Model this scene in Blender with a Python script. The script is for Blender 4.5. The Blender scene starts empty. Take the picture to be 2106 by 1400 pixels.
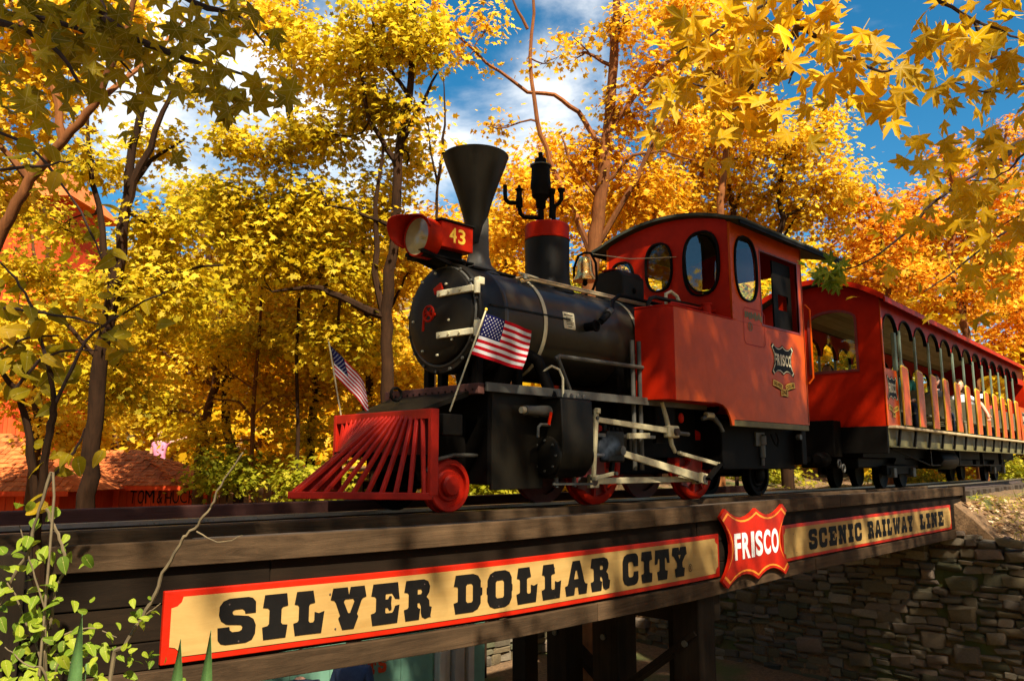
import bpy, bmesh, math, random
import numpy as np
from mathutils import Vector, Matrix, Euler
R = math.radians
random.seed(7); rng = np.random.default_rng(7)
C = bpy.context.scene.collection
SC = bpy.context.scene

# ------------------------------------------------------------------ camera
F = 1650.0
PITCH = math.atan(255 / F)
cam_d = bpy.data.cameras.new('camera'); cam = bpy.data.objects.new('camera', cam_d); C.objects.link(cam)
cam.location = (0, 0, 0.35)
cam.rotation_euler = (R(90) + PITCH, 0, R(-45))
cam_d.sensor_width = 36; cam_d.lens = F / 2106 * 36
cam_d.clip_start = 0.05; cam_d.clip_end = 600
SC.camera = cam

# ------------------------------------------------------------------ sun and sky
SUN_AZ_VEC = Vector((-0.38, -0.80, 0.0)).normalized()
SUN_EL = R(50)
s_dir = Vector((SUN_AZ_VEC.x * math.cos(SUN_EL), SUN_AZ_VEC.y * math.cos(SUN_EL), math.sin(SUN_EL)))
sl = bpy.data.lights.new('sun', 'SUN'); sun = bpy.data.objects.new('sun', sl); C.objects.link(sun)
sl.energy = 4.3; sl.angle = R(1.0); sl.color = (1.0, 0.90, 0.74)
sun.rotation_euler = s_dir.to_track_quat('Z', 'Y').to_euler()
W = bpy.data.worlds.new('World'); SC.world = W; W.use_nodes = True
wn, wl = W.node_tree.nodes, W.node_tree.links
bg = wn['Background']; bg.inputs['Strength'].default_value = 0.062
sky = wn.new('ShaderNodeTexSky'); sky.sky_type = 'NISHITA'; sky.sun_disc = False
sky.sun_elevation = SUN_EL; sky.sun_rotation = math.atan2(SUN_AZ_VEC.x, SUN_AZ_VEC.y)
sky.altitude = 300; sky.air_density = 1.0; sky.dust_density = 0.4; sky.ozone_density = 2.5
hs = wn.new('ShaderNodeHueSaturation'); hs.inputs['Saturation'].default_value = 1.38; hs.inputs['Value'].default_value = 0.85
hs.inputs['Hue'].default_value = 0.485
wl.new(sky.outputs[0], hs.inputs['Color'])
tc = wn.new('ShaderNodeTexCoord')
mp = wn.new('ShaderNodeMapping'); mp.inputs['Scale'].default_value = (1, 1, 2.2)
wl.new(tc.outputs['Generated'], mp.inputs[0])
nz = wn.new('ShaderNodeTexNoise'); nz.inputs['Scale'].default_value = 3.1; nz.inputs['Detail'].default_value = 9; nz.inputs['Roughness'].default_value = 0.58
nz.inputs['Distortion'].default_value = 0.35
wl.new(mp.outputs[0], nz.inputs['Vector'])


def pix_dir(x, y):
    h = Vector((math.cos(R(45)), math.sin(R(45)), 0)); up = Vector((0, 0, 1)); r = Vector((math.sin(R(45)), -math.cos(R(45)), 0))
    fw = h * math.cos(PITCH) + up * math.sin(PITCH); u = r.cross(fw)
    return fw + r * ((x - 1053) / F) - u * ((y - 700) / F)


acc = nz.outputs['Fac']
for (dx, dy, pw, amt) in ((1150, 110, 140, 0.22), (200, 230, 120, 0.17), (840, 330, 200, 0.14), (470, 270, 150, 0.05), (1800, 60, 160, 0.12),
                          (1850, 260, 40, -0.2), (60, 480, 90, -0.16), (930, 130, 300, -0.12), (2060, 420, 500, 0.22)):
    dv = pix_dir(dx, dy).normalized()
    vn = wn.new('ShaderNodeVectorMath'); vn.operation = 'NORMALIZE'; wl.new(tc.outputs['Generated'], vn.inputs[0])
    dp = wn.new('ShaderNodeVectorMath'); dp.operation = 'DOT_PRODUCT'; dp.inputs[1].default_value = dv; wl.new(vn.outputs[0], dp.inputs[0])
    m0 = wn.new('ShaderNodeMath'); m0.operation = 'MAXIMUM'; m0.inputs[1].default_value = 0.0; wl.new(dp.outputs['Value'], m0.inputs[0])
    m1 = wn.new('ShaderNodeMath'); m1.operation = 'POWER'; m1.inputs[1].default_value = pw; wl.new(m0.outputs[0], m1.inputs[0])
    m2 = wn.new('ShaderNodeMath'); m2.operation = 'MULTIPLY_ADD'; m2.inputs[1].default_value = amt
    wl.new(m1.outputs[0], m2.inputs[0]); wl.new(acc, m2.inputs[2]); acc = m2.outputs[0]
rp = wn.new('ShaderNodeValToRGB'); rp.color_ramp.elements[0].position = 0.50; rp.color_ramp.elements[1].position = 0.80
rp.color_ramp.interpolation = 'EASE'
wl.new(acc, rp.inputs[0])
mx = wn.new('ShaderNodeMixRGB'); mx.inputs['Color2'].default_value = (9.5, 9.2, 8.6, 1)
wl.new(rp.outputs['Color'], mx.inputs['Fac']); wl.new(hs.outputs[0], mx.inputs['Color1']); wl.new(mx.outputs[0], bg.inputs['Color'])
SC.view_settings.view_transform = 'Standard'; SC.view_settings.look = 'None'
SC.view_settings.exposure = 1.55; SC.view_settings.gamma = 1.0; SC.view_settings.use_curve_mapping = False
SC.render.engine = 'CYCLES'
SC.cycles.max_bounces = 8; SC.cycles.diffuse_bounces = 4; SC.cycles.transmission_bounces = 6; SC.cycles.transparent_max_bounces = 8
SC.cycles.caustics_reflective = False; SC.cycles.caustics_refractive = False
SC.cycles.use_denoising = True
SC.cycles.sample_clamp_indirect = 6.0

# ------------------------------------------------------------------ helpers
CAM = Vector((0, 0, 0.35))


def at(x, y, d):
    """world point seen at photo pixel (x, y), d metres ahead of the viewpoint"""
    return CAM + pix_dir(x, y) * d


ORG = {}


class MB:
    def __init__(s): s.v = []; s.f = []; s.m = []; s.cur = 0
    def add(s, vs, fs):
        n = len(s.v); s.v.extend([tuple(v) for v in vs]); s.f.extend([tuple(i + n for i in f) for f in fs]); s.m.extend([s.cur] * len(fs)); return s
    def box(s, x0, x1, y0, y1, z0, z1):
        vs = [(x, y, z) for x in (x0, x1) for y in (y0, y1) for z in (z0, z1)]
        return s.add(vs, [(0, 1, 3, 2), (4, 6, 7, 5), (0, 4, 5, 1), (2, 3, 7, 6), (0, 2, 6, 4), (1, 5, 7, 3)])
    def bar(s, p0, p1, w, h, up=(0, 0, 1)):
        p0, p1 = Vector(p0), Vector(p1); d = (p1 - p0).normalized(); up = Vector(up)
        a = d.cross(up)
        if a.length < 1e-4: a = d.cross(Vector((0, 1, 0)))
        a.normalize(); b = a.cross(d)
        vs = [p + a * i * w / 2 + b * j * h / 2 for p in (p0, p1) for (i, j) in ((-1, -1), (1, -1), (1, 1), (-1, 1))]
        return s.add(vs, [(3, 2, 1, 0), (4, 5, 6, 7), (0, 1, 5, 4), (1, 2, 6, 5), (2, 3, 7, 6), (3, 0, 4, 7)])
    def tube(s, pts, r, n=8, caps=True):
        pts = [Vector(p) for p in pts]; k = len(pts)
        rs = r if isinstance(r, (list, tuple)) else [r] * k
        prev = None; vs = []
        for i, p in enumerate(pts):
            d = (pts[min(i + 1, k - 1)] - pts[max(i - 1, 0)]).normalized()
            if prev is None:
                a = d.cross(Vector((0, 0, 1)))
                if a.length < 0.05: a = d.cross(Vector((1, 0, 0)))
            else: a = prev - d * prev.dot(d)
            a.normalize(); prev = a; b = d.cross(a)
            for j in range(n):
                t = 2 * math.pi * j / n; vs.append(p + (a * math.cos(t) + b * math.sin(t)) * rs[i])
        fs = [(i * n + j, i * n + (j + 1) % n, (i + 1) * n + (j + 1) % n, (i + 1) * n + j) for i in range(k - 1) for j in range(n)]
        if caps: fs += [tuple(range(n - 1, -1, -1)), tuple(range((k - 1) * n, k * n))]
        return s.add(vs, fs)
    def lathe(s, prof, o, ax='z', n=32, caps=True):
        """prof: (radius, position along axis)"""
        o = Vector(o); vs = []
        for (r, t) in prof:
            for j in range(n):
                a = 2 * math.pi * j / n; c, q = math.cos(a) * r, math.sin(a) * r
                vs.append(o + (Vector((c, q, t)) if ax == 'z' else Vector((t, c, q)) if ax == 'x' else Vector((q, t, c))))
        k = len(prof)
        fs = [(i * n + j, i * n + (j + 1) % n, (i + 1) * n + (j + 1) % n, (i + 1) * n + j) for i in range(k - 1) for j in range(n)]
        if caps: fs += [tuple(range(n - 1, -1, -1)), tuple(range((k - 1) * n, k * n))]
        return s.add(vs, fs)
    def prism(s, poly, fn, t):
        """poly in (u, v); fn(u, v, w) -> world; w in 0..t"""
        n = len(poly)
        vs = [fn(u, v, 0) for u, v in poly] + [fn(u, v, t) for u, v in poly]
        return s.add(vs, [tuple(range(n - 1, -1, -1)), tuple(range(n, 2 * n))] + [(i, (i + 1) % n, n + (i + 1) % n, n + i) for i in range(n)])
    def torus(s, c, Rr, r, ax='x', n=28, m=8, sy=1.0):
        c = Vector(c); vs = []
        for i in range(n):
            a = 2 * math.pi * i / n
            for j in range(m):
                b = 2 * math.pi * j / m; q = Rr + r * math.cos(b); w = r * math.sin(b)
                p, z = q * math.cos(a), q * math.sin(a) * sy
                vs.append(c + (Vector((w, p, z)) if ax == 'x' else Vector((p, w, z)) if ax == 'y' else Vector((p, z, w))))
        fs = [(i * m + j, ((i + 1) % n) * m + j, ((i + 1) % n) * m + (j + 1) % m, i * m + (j + 1) % m) for i in range(n) for j in range(m)]
        return s.add(vs, fs)
    def ball(s, c, rx, ry, rz, n=12, m=8):
        c = Vector(c); pr = []
        vs = []
        for i in range(m + 1):
            t = math.pi * i / m
            for j in range(n):
                a = 2 * math.pi * j / n
                vs.append(c + Vector((rx * math.sin(t) * math.cos(a), ry * math.sin(t) * math.sin(a), -rz * math.cos(t))))
        fs = [(i * n + j, i * n + (j + 1) % n, (i + 1) * n + (j + 1) % n, (i + 1) * n + j) for i in range(m) for j in range(n)]
        return s.add(vs, fs)
    def mesh(s, name, org=(0, 0, 0)):
        me = bpy.data.meshes.new(name)
        ox, oy, oz = org
        me.from_pydata([(x - ox, y - oy, z - oz) for x, y, z in s.v], [], s.f)
        if s.m and max(s.m): me.polygons.foreach_set('material_index', s.m)
        bm = bmesh.new(); bm.from_mesh(me); bmesh.ops.recalc_face_normals(bm, faces=bm.faces); bm.to_mesh(me); bm.free()
        return me


def finish(me, smooth):
    if smooth:
        me.polygons.foreach_set('use_smooth', [True] * len(me.polygons))
        me.set_sharp_from_angle(angle=R(38))


def mk(name, mb, mat, parent=None, smooth=True, bevel=0, label=None, kind=None):
    org = ORG.get(parent.name, (0, 0, 0)) if parent else (0, 0, 0)
    me = mb.mesh(name, org) if isinstance(mb, MB) else mb
    for m in (mat if isinstance(mat, (list, tuple)) else [mat]): me.materials.append(m)
    if isinstance(mb, MB): finish(me, smooth)
    o = bpy.data.objects.new(name, me); C.objects.link(o)
    if parent: o.parent = parent; ORG[o.name] = org
    if bevel:
        b = o.modifiers.new('bevel', 'BEVEL'); b.width = bevel; b.segments = 2; b.limit_method = 'ANGLE'; b.angle_limit = R(40)
    if label: o['label'] = label
    if kind: o['kind'] = kind
    return o


def tag(o, label, cat, group=None, kind=None):
    if label: o['label'] = label
    if cat: o['category'] = cat
    if group: o['group'] = group
    if kind: o['kind'] = kind
    return o


def thing(name, label, cat, loc=(0, 0, 0), rz=0, group=None, local=False):
    o = bpy.data.objects.new(name, None); C.objects.link(o); o.location = loc; o.rotation_euler = (0, 0, rz)
    o.empty_display_size = 0.2
    ORG[o.name] = (0, 0, 0) if local else tuple(loc)
    return tag(o, label, cat, group)


# ------------------------------------------------------------------ materials
def mat_new(name):
    m = bpy.data.materials.new(name); m.use_nodes = True
    return m, m.node_tree.nodes, m.node_tree.links, m.node_tree.nodes['Principled BSDF']


def nn(N, L, t, **k):
    n = N.new(t)
    for a, b in k.items():
        if a in n.inputs: n.inputs[a].default_value = b
        else: setattr(n, a, b)
    return n


def paint(name, col, rough=0.45, var=0.25, metal=0.0, bump=0.15, scale=6.0, dirt=(0.05, 0.04, 0.03), dirt_amt=0.35, coat=0.0, spec=0.5):
    m, N, L, B = mat_new(name)
    t = N.new('ShaderNodeTexCoord')
    n1 = nn(N, L, 'ShaderNodeTexNoise', Scale=scale, Detail=8.0, Roughness=0.65); L.new(t.outputs['Object'], n1.inputs['Vector'])
    n2 = nn(N, L, 'ShaderNodeTexNoise', Scale=scale * 9, Detail=4.0, Roughness=0.7); L.new(t.outputs['Object'], n2.inputs['Vector'])
    r1 = N.new('ShaderNodeValToRGB'); r1.color_ramp.elements[0].position = 0.3; r1.color_ramp.elements[1].position = 0.72
    c = Vector(col[:3])
    r1.color_ramp.elements[0].color = (*(c * (1 - var)), 1); r1.color_ramp.elements[1].color = (*[min(1, q * (1 + var * 0.6)) for q in c], 1)
    L.new(n1.outputs['Fac'], r1.inputs[0])
    r2 = N.new('ShaderNodeValToRGB'); r2.color_ramp.elements[0].position = 0.56; r2.color_ramp.elements[1].position = 0.78
    r2.color_ramp.elements[0].color = (0, 0, 0, 1); r2.color_ramp.elements[1].color = (dirt_amt,) * 3 + (1,)
    nm = nn(N, L, 'ShaderNodeTexNoise', Scale=scale * 0.7, Detail=10.0, Roughness=0.75)
    mpp = N.new('ShaderNodeMapping'); mpp.inputs['Scale'].default_value = (1.6, 1.6, 0.5); mpp.inputs['Location'].default_value = (3, 1, 7)
    L.new(t.outputs['Object'], mpp.inputs[0]); L.new(mpp.outputs[0], nm.inputs['Vector']); L.new(nm.outputs['Fac'], r2.inputs[0])
    mxx = N.new('ShaderNodeMixRGB'); mxx.inputs['Color2'].default_value = (*dirt, 1)
    L.new(r2.outputs[0], mxx.inputs['Fac']); L.new(r1.outputs[0], mxx.inputs['Color1']); L.new(mxx.outputs[0], B.inputs['Base Color'])
    mr = nn(N, L, 'ShaderNodeMapRange'); mr.inputs['To Min'].default_value = max(0.05, rough - 0.12); mr.inputs['To Max'].default_value = min(1, rough + 0.2)
    L.new(n2.outputs['Fac'], mr.inputs['Value']); L.new(mr.outputs[0], B.inputs['Roughness'])
    B.inputs['Metallic'].default_value = metal; B.inputs['Specular IOR Level'].default_value = spec
    if coat: B.inputs['Coat Weight'].default_value = coat; B.inputs['Coat Roughness'].default_value = 0.15
    bp = nn(N, L, 'ShaderNodeBump', Strength=bump, Distance=0.004); L.new(n2.outputs['Fac'], bp.inputs['Height']); L.new(bp.outputs[0], B.inputs['Normal'])
    return m


def wood(name, c1, c2, axis=0, rough=0.8, bump=0.5, sc=1.0):
    m, N, L, B = mat_new(name)
    t = N.new('ShaderNodeTexCoord'); oi = N.new('ShaderNodeObjectInfo')
    ad = N.new('ShaderNodeVectorMath'); ad.operation = 'MULTIPLY_ADD'; ad.inputs[1].default_value = (7, 13, 5)
    L.new(oi.outputs['Random'], ad.inputs[0]); L.new(t.outputs['Object'], ad.inputs[2])
    mpp = N.new('ShaderNodeMapping'); s = [22 * sc] * 3; s[axis] = 0.9 * sc; mpp.inputs['Scale'].default_value = s
    L.new(ad.outputs[0], mpp.inputs[0])
    n1 = nn(N, L, 'ShaderNodeTexNoise', Scale=1.0, Detail=9.0, Roughness=0.7, Distortion=0.6); L.new(mpp.outputs[0], n1.inputs['Vector'])
    n2 = nn(N, L, 'ShaderNodeTexNoise', Scale=2.2, Detail=5.0, Roughness=0.6); L.new(ad.outputs[0], n2.inputs['Vector'])
    r = N.new('ShaderNodeValToRGB'); r.color_ramp.elements[0].position = 0.32; r.color_ramp.elements[1].position = 0.72
    r.color_ramp.elements[0].color = (*c1, 1); r.color_ramp.elements[1].color = (*c2, 1)
    mm = nn(N, L, 'ShaderNodeMath', operation='MULTIPLY_ADD'); mm.inputs[1].default_value = 0.5
    m3 = nn(N, L, 'ShaderNodeMath', operation='MULTIPLY'); m3.inputs[1].default_value = 0.5; L.new(n1.outputs['Fac'], m3.inputs[0])
    L.new(n2.outputs['Fac'], mm.inputs[0]); L.new(m3.outputs[0], mm.inputs[2])
    L.new(mm.outputs[0], r.inputs[0])
    hv = N.new('ShaderNodeHueSaturation'); mr = nn(N, L, 'ShaderNodeMapRange'); mr.inputs['To Min'].default_value = 0.75; mr.inputs['To Max'].default_value = 1.25
    L.new(oi.outputs['Random'], mr.inputs['Value']); L.new(mr.outputs[0], hv.inputs['Value']); L.new(r.outputs[0], hv.inputs['Color'])
    L.new(hv.outputs[0], B.inputs['Base Color']); B.inputs['Roughness'].default_value = rough; B.inputs['Specular IOR Level'].default_value = 0.12
    bp = nn(N, L, 'ShaderNodeBump', Strength=bump, Distance=0.006); L.new(n1.outputs['Fac'], bp.inputs['Height']); L.new(bp.outputs[0], B.inputs['Normal'])
    return m


def leafmat(name, cols, trans=0.58, objrand=False):
    m, N, L, B = mat_new(name); N.remove(B); out = N['Material Output']
    r = N.new('ShaderNodeValToRGB'); els = r.color_ramp.elements
    els[0].color = (*cols[0], 1); els[-1].color = (*cols[-1], 1)
    for i, c in enumerate(cols[1:-1]):
        e = els.new((i + 1) / (len(cols) - 1)); e.color = (*c, 1)
    if objrand: a = N.new('ShaderNodeObjectInfo'); L.new(a.outputs['Random'], r.inputs[0])
    else: a = N.new('ShaderNodeAttribute'); a.attribute_name = 'tint'; L.new(a.outputs['Fac'], r.inputs[0])
    t = N.new('ShaderNodeTexCoord'); n1 = nn(N, L, 'ShaderNodeTexNoise', Scale=30.0, Detail=4.0); L.new(t.outputs['Object'], n1.inputs['Vector'])
    hv = N.new('ShaderNodeHueSaturation'); mr = nn(N, L, 'ShaderNodeMapRange'); mr.inputs['To Min'].default_value = 0.7; mr.inputs['To Max'].default_value = 1.3
    L.new(n1.outputs['Fac'], mr.inputs['Value']); L.new(mr.outputs[0], hv.inputs['Value']); L.new(r.outputs[0], hv.inputs['Color'])
    if objrand:
        va = N.new('ShaderNodeAttribute'); va.attribute_name = 'vein'; vr = N.new('ShaderNodeValToRGB'); vr.color_ramp.elements[0].position = 0.86; vr.color_ramp.elements[1].position = 0.97
        vr.color_ramp.elements[1].color = (0.55, 0.55, 0.55, 1); L.new(va.outputs['Fac'], vr.inputs[0])
        vm = N.new('ShaderNodeMixRGB'); vm.inputs['Color2'].default_value = (0.75, 0.60, 0.20, 1); L.new(vr.outputs[0], vm.inputs['Fac']); L.new(hv.outputs[0], vm.inputs['Color1'])
        ns = nn(N, L, 'ShaderNodeTexNoise', Scale=7.0, Detail=6.0, Roughness=0.8); L.new(t.outputs['Object'], ns.inputs['Vector'])
        oi2 = N.new('ShaderNodeObjectInfo'); av = N.new('ShaderNodeVectorMath'); av.operation = 'MULTIPLY_ADD'; av.inputs[1].default_value = (31, 17, 5); L.new(oi2.outputs['Random'], av.inputs[0]); L.new(t.outputs['Object'], av.inputs[2]); L.new(av.outputs[0], ns.inputs['Vector'])
        nr_ = N.new('ShaderNodeValToRGB'); nr_.color_ramp.elements[0].position = 0.60; nr_.color_ramp.elements[1].position = 0.70; L.new(ns.outputs['Fac'], nr_.inputs[0])
        nm_ = N.new('ShaderNodeMixRGB'); nm_.inputs['Color2'].default_value = (0.16, 0.07, 0.015, 1); nf = nn(N, L, 'ShaderNodeMath', operation='MULTIPLY'); nf.inputs[1].default_value = 0.6
        L.new(nr_.outputs[0], nf.inputs[0]); L.new(nf.outputs[0], nm_.inputs['Fac']); L.new(vm.outputs[0], nm_.inputs['Color1']); hv = nm_
    d = N.new('ShaderNodeBsdfPrincipled'); d.inputs['Roughness'].default_value = 0.55; d.inputs['Specular IOR Level'].default_value = 0.16
    tr = N.new('ShaderNodeBsdfTranslucent'); L.new(hv.outputs[0], d.inputs['Base Color']); L.new(hv.outputs[0], tr.inputs['Color'])
    mxx = N.new('ShaderNodeMixShader'); mxx.inputs[0].default_value = trans
    L.new(d.outputs[0], mxx.inputs[1]); L.new(tr.outputs[0], mxx.inputs[2]); L.new(mxx.outputs[0], out.inputs['Surface'])
    return m


def glassmat(name, tint=(0.9, 0.95, 0.9), rough=0.02, alpha=0.25):
    m, N, L, B = mat_new(name); N.remove(B); out = N['Material Output']
    g = N.new('ShaderNodeBsdfGlossy'); g.inputs['Roughness'].default_value = rough
    tt = N.new('ShaderNodeBsdfTransparent'); tt.inputs['Color'].default_value = (*tint, 1)
    fr = N.new('ShaderNodeLayerWeight'); pw_ = nn(N, L, 'ShaderNodeMath', operation='POWER'); pw_.inputs[1].default_value = 5.0; L.new(fr.outputs['Facing'], pw_.inputs[0])
    ma = nn(N, L, 'ShaderNodeMath', operation='ADD'); ma.inputs[1].default_value = 0.04 + alpha; L.new(pw_.outputs[0], ma.inputs[0])
    mxx = N.new('ShaderNodeMixShader'); L.new(ma.outputs[0], mxx.inputs[0]); L.new(tt.outputs[0], mxx.inputs[1]); L.new(g.outputs[0], mxx.inputs[2])
    L.new(mxx.outputs[0], out.inputs['Surface'])
    return m


M = {}
M['red'] = paint('red_paint', (0.38, 0.012, 0.001), 0.42, 0.3, scale=3, dirt=(0.14, 0.022, 0.002), dirt_amt=0.5, spec=0.08)
M['orange_red'] = paint('orange_red_paint', (0.52, 0.066, 0.001), 0.34, 0.26, scale=2.5, dirt=(0.24, 0.052, 0.002), dirt_amt=0.5, spec=0.10)
M['pilot_red'] = paint('pilot_red_paint', (0.44, 0.014, 0.004), 0.4, 0.3, scale=8, dirt=(0.16, 0.02, 0.006), dirt_amt=0.5, spec=0.2, bump=0.5)
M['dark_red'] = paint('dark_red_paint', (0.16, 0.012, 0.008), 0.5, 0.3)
M['black'] = paint('black_metal', (0.009, 0.007, 0.004), 0.42, 0.4, scale=5, dirt=(0.035, 0.026, 0.013), dirt_amt=0.5, spec=0.14)
M['boiler'] = paint('boiler_black', (0.022, 0.017, 0.011), 0.30, 0.35, scale=4, dirt=(0.055, 0.04, 0.022), dirt_amt=0.5, spec=0.4)
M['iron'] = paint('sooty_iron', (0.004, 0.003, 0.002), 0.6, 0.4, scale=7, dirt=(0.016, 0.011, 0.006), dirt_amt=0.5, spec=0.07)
M['grey'] = paint('grey_iron', (0.07, 0.065, 0.05), 0.5, 0.4, scale=9, dirt=(0.12, 0.10, 0.08), dirt_amt=0.5)
M['cream'] = paint('cream_enamel', (0.62, 0.55, 0.34), 0.5, 0.2, scale=12, dirt=(0.2, 0.14, 0.07), dirt_amt=0.6)
M['rod'] = paint('cream_rods', (0.50, 0.43, 0.24), 0.5, 0.3, scale=14, dirt=(0.12, 0.08, 0.04), dirt_amt=0.75)
M['brass'] = paint('brass', (0.88, 0.58, 0.20), 0.24, 0.15, metal=1.0, scale=4, dirt=(0.5, 0.3, 0.1), dirt_amt=0.25, bump=0.02)
M['brasspipe'] = paint('dull_brass_pipe', (0.6, 0.50, 0.30), 0.35, 0.25, metal=0.8, scale=14)
M['yellow'] = paint('yellow_paint', (0.78, 0.46, 0.03), 0.5, 0.15, dirt_amt=0.2)
M['white'] = paint('white_paint', (0.78, 0.76, 0.70), 0.5, 0.12, dirt=(0.4, 0.36, 0.3), dirt_amt=0.4)
M['ink'] = paint('black_lettering', (0.006, 0.005, 0.004), 0.6, 0.4, dirt_amt=0.1, spec=0.12)
M['sign_cream'] = wood('sign_cream_boards', (0.29, 0.165, 0.045), (0.46, 0.30, 0.10), 0, 0.65, 0.12, 0.8)
M['sign_red'] = paint('sign_red_paint', (0.42, 0.012, 0.002), 0.38, 0.25, scale=4, spec=0.2, bump=0.3)
M['sign_orange'] = paint('sign_orange_paint', (0.75, 0.25, 0.02), 0.4, 0.2)
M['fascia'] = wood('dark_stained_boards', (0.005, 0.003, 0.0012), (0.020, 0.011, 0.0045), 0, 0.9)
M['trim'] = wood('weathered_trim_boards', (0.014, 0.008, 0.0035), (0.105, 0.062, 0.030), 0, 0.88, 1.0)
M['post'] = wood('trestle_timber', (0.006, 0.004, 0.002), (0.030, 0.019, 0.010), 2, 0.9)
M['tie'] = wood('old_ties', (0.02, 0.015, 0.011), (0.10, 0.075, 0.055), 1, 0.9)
M['redwood'] = wood('dark_red_beam', (0.035, 0.014, 0.011), (0.12, 0.05, 0.038), 0, 0.8)
M['rail'] = paint('rail_steel', (0.36, 0.33, 0.30), 0.28, 0.2, metal=0.9, dirt=(0.1, 0.05, 0.03), dirt_amt=0.5)
M['railweb'] = paint('rusty_rail_web', (0.05, 0.03, 0.022), 0.8, 0.3)
M['green'] = paint('grey_green_paint', (0.13, 0.17, 0.11), 0.55, 0.2, dirt_amt=0.3)
M['olive'] = paint('olive_sill', (0.13, 0.11, 0.035), 0.6, 0.3, dirt_amt=0.5)
M['floorboard'] = wood('footboard_wood', (0.30, 0.22, 0.11), (0.55, 0.42, 0.24), 0, 0.7)
M['ceil'] = wood('coach_ceiling_boards', (0.28, 0.25, 0.16), (0.50, 0.46, 0.31), 0, 0.6, 0.4, 0.6)
M['roof'] = paint('mossy_roof_felt', (0.030, 0.034, 0.018), 0.85, 0.4, dirt=(0.10, 0.09, 0.03), dirt_amt=0.6)
M['seat'] = wood('bench_wood', (0.10, 0.09, 0.05), (0.2, 0.18, 0.11), 1)
M['glass'] = glassmat('window_glass', (0.85, 0.92, 0.82), 0.03, 0.08)
M['cabglass'] = glassmat('cab_glass', (0.85, 0.9, 0.85), 0.03, 0.06)
M['lens'] = glassmat('headlight_glass', (0.75, 0.70, 0.55), 0.12, 0.04)
M['mirror'] = paint('reflector', (0.66, 0.62, 0.48), 0.35, 0.3, metal=0.1)
M['teal'] = paint('teal_boards', (0.16, 0.33, 0.22), 0.6, 0.15, dirt_amt=0.3)
M['creamboard'] = wood('cream_boards', (0.36, 0.30, 0.21), (0.62, 0.54, 0.40), 2, 0.7)
M['shed_red'] = wood('red_barn_boards', (0.50, 0.035, 0.010), (0.74, 0.10, 0.020), 2, 0.8)
M['shingle'] = wood('brown_shingles', (0.30, 0.060, 0.018), (0.72, 0.22, 0.055), 2, 0.9)
M['greywood'] = wood('grey_brown_fence', (0.12, 0.06, 0.025), (0.34, 0.19, 0.08), 2, 0.9)
M['denim'] = paint('denim', (0.04, 0.065, 0.13), 0.9, 0.3, scale=20)
M['dark_denim'] = paint('dark_denim', (0.015, 0.022, 0.05), 0.9, 0.3, scale=20)


def stonemat():
    m, N, L, B = mat_new('field_stone')
    t = N.new('ShaderNodeTexCoord'); oi = N.new('ShaderNodeObjectInfo'); a = N.new('ShaderNodeAttribute'); a.attribute_name = 'tint'
    n1 = nn(N, L, 'ShaderNodeTexNoise', Scale=9.0, Detail=10.0, Roughness=0.7)
    ad = N.new('ShaderNodeVectorMath'); ad.operation = 'MULTIPLY_ADD'; ad.inputs[1].default_value = (17, 23, 9)
    L.new(oi.outputs['Random'], ad.inputs[0]); L.new(t.outputs['Object'], ad.inputs[2]); L.new(ad.outputs[0], n1.inputs['Vector'])
    sm = nn(N, L, 'ShaderNodeMath', operation='ADD'); L.new(oi.outputs['Random'], sm.inputs[0]); L.new(a.outputs['Fac'], sm.inputs[1])
    fr = nn(N, L, 'ShaderNodeMath', operation='FRACT'); L.new(sm.outputs[0], fr.inputs[0])
    r = N.new('ShaderNodeValToRGB'); e = r.color_ramp.elements
    e[0].color = (0.07, 0.055, 0.030, 1); e[1].color = (0.34, 0.27, 0.17, 1)
    for p, c in ((0.2, (0.20, 0.145, 0.07)), (0.4, (0.085, 0.085, 0.036)), (0.6, (0.22, 0.155, 0.10)), (0.8, (0.12, 0.10, 0.065))):
        q = e.new(p); q.color = (*c, 1)
    L.new(fr.outputs[0], r.inputs[0])
    mr = nn(N, L, 'ShaderNodeMapRange'); mr.inputs['To Min'].default_value = 0.25; mr.inputs['To Max'].default_value = 1.15
    L.new(n1.outputs['Fac'], mr.inputs['Value']); hv = N.new('ShaderNodeHueSaturation'); L.new(mr.outputs[0], hv.inputs['Value']); L.new(r.outputs[0], hv.inputs['Color'])
    L.new(hv.outputs[0], B.inputs['Base Color']); B.inputs['Roughness'].default_value = 0.9
    n2 = nn(N, L, 'ShaderNodeTexNoise', Scale=28.0, Detail=8.0, Roughness=0.75); L.new(ad.outputs[0], n2.inputs['Vector'])
    bp = nn(N, L, 'ShaderNodeBump', Strength=0.9, Distance=0.02); L.new(n2.outputs['Fac'], bp.inputs['Height']); L.new(bp.outputs[0], B.inputs['Normal'])
    return m


M['stone'] = stonemat()


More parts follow.
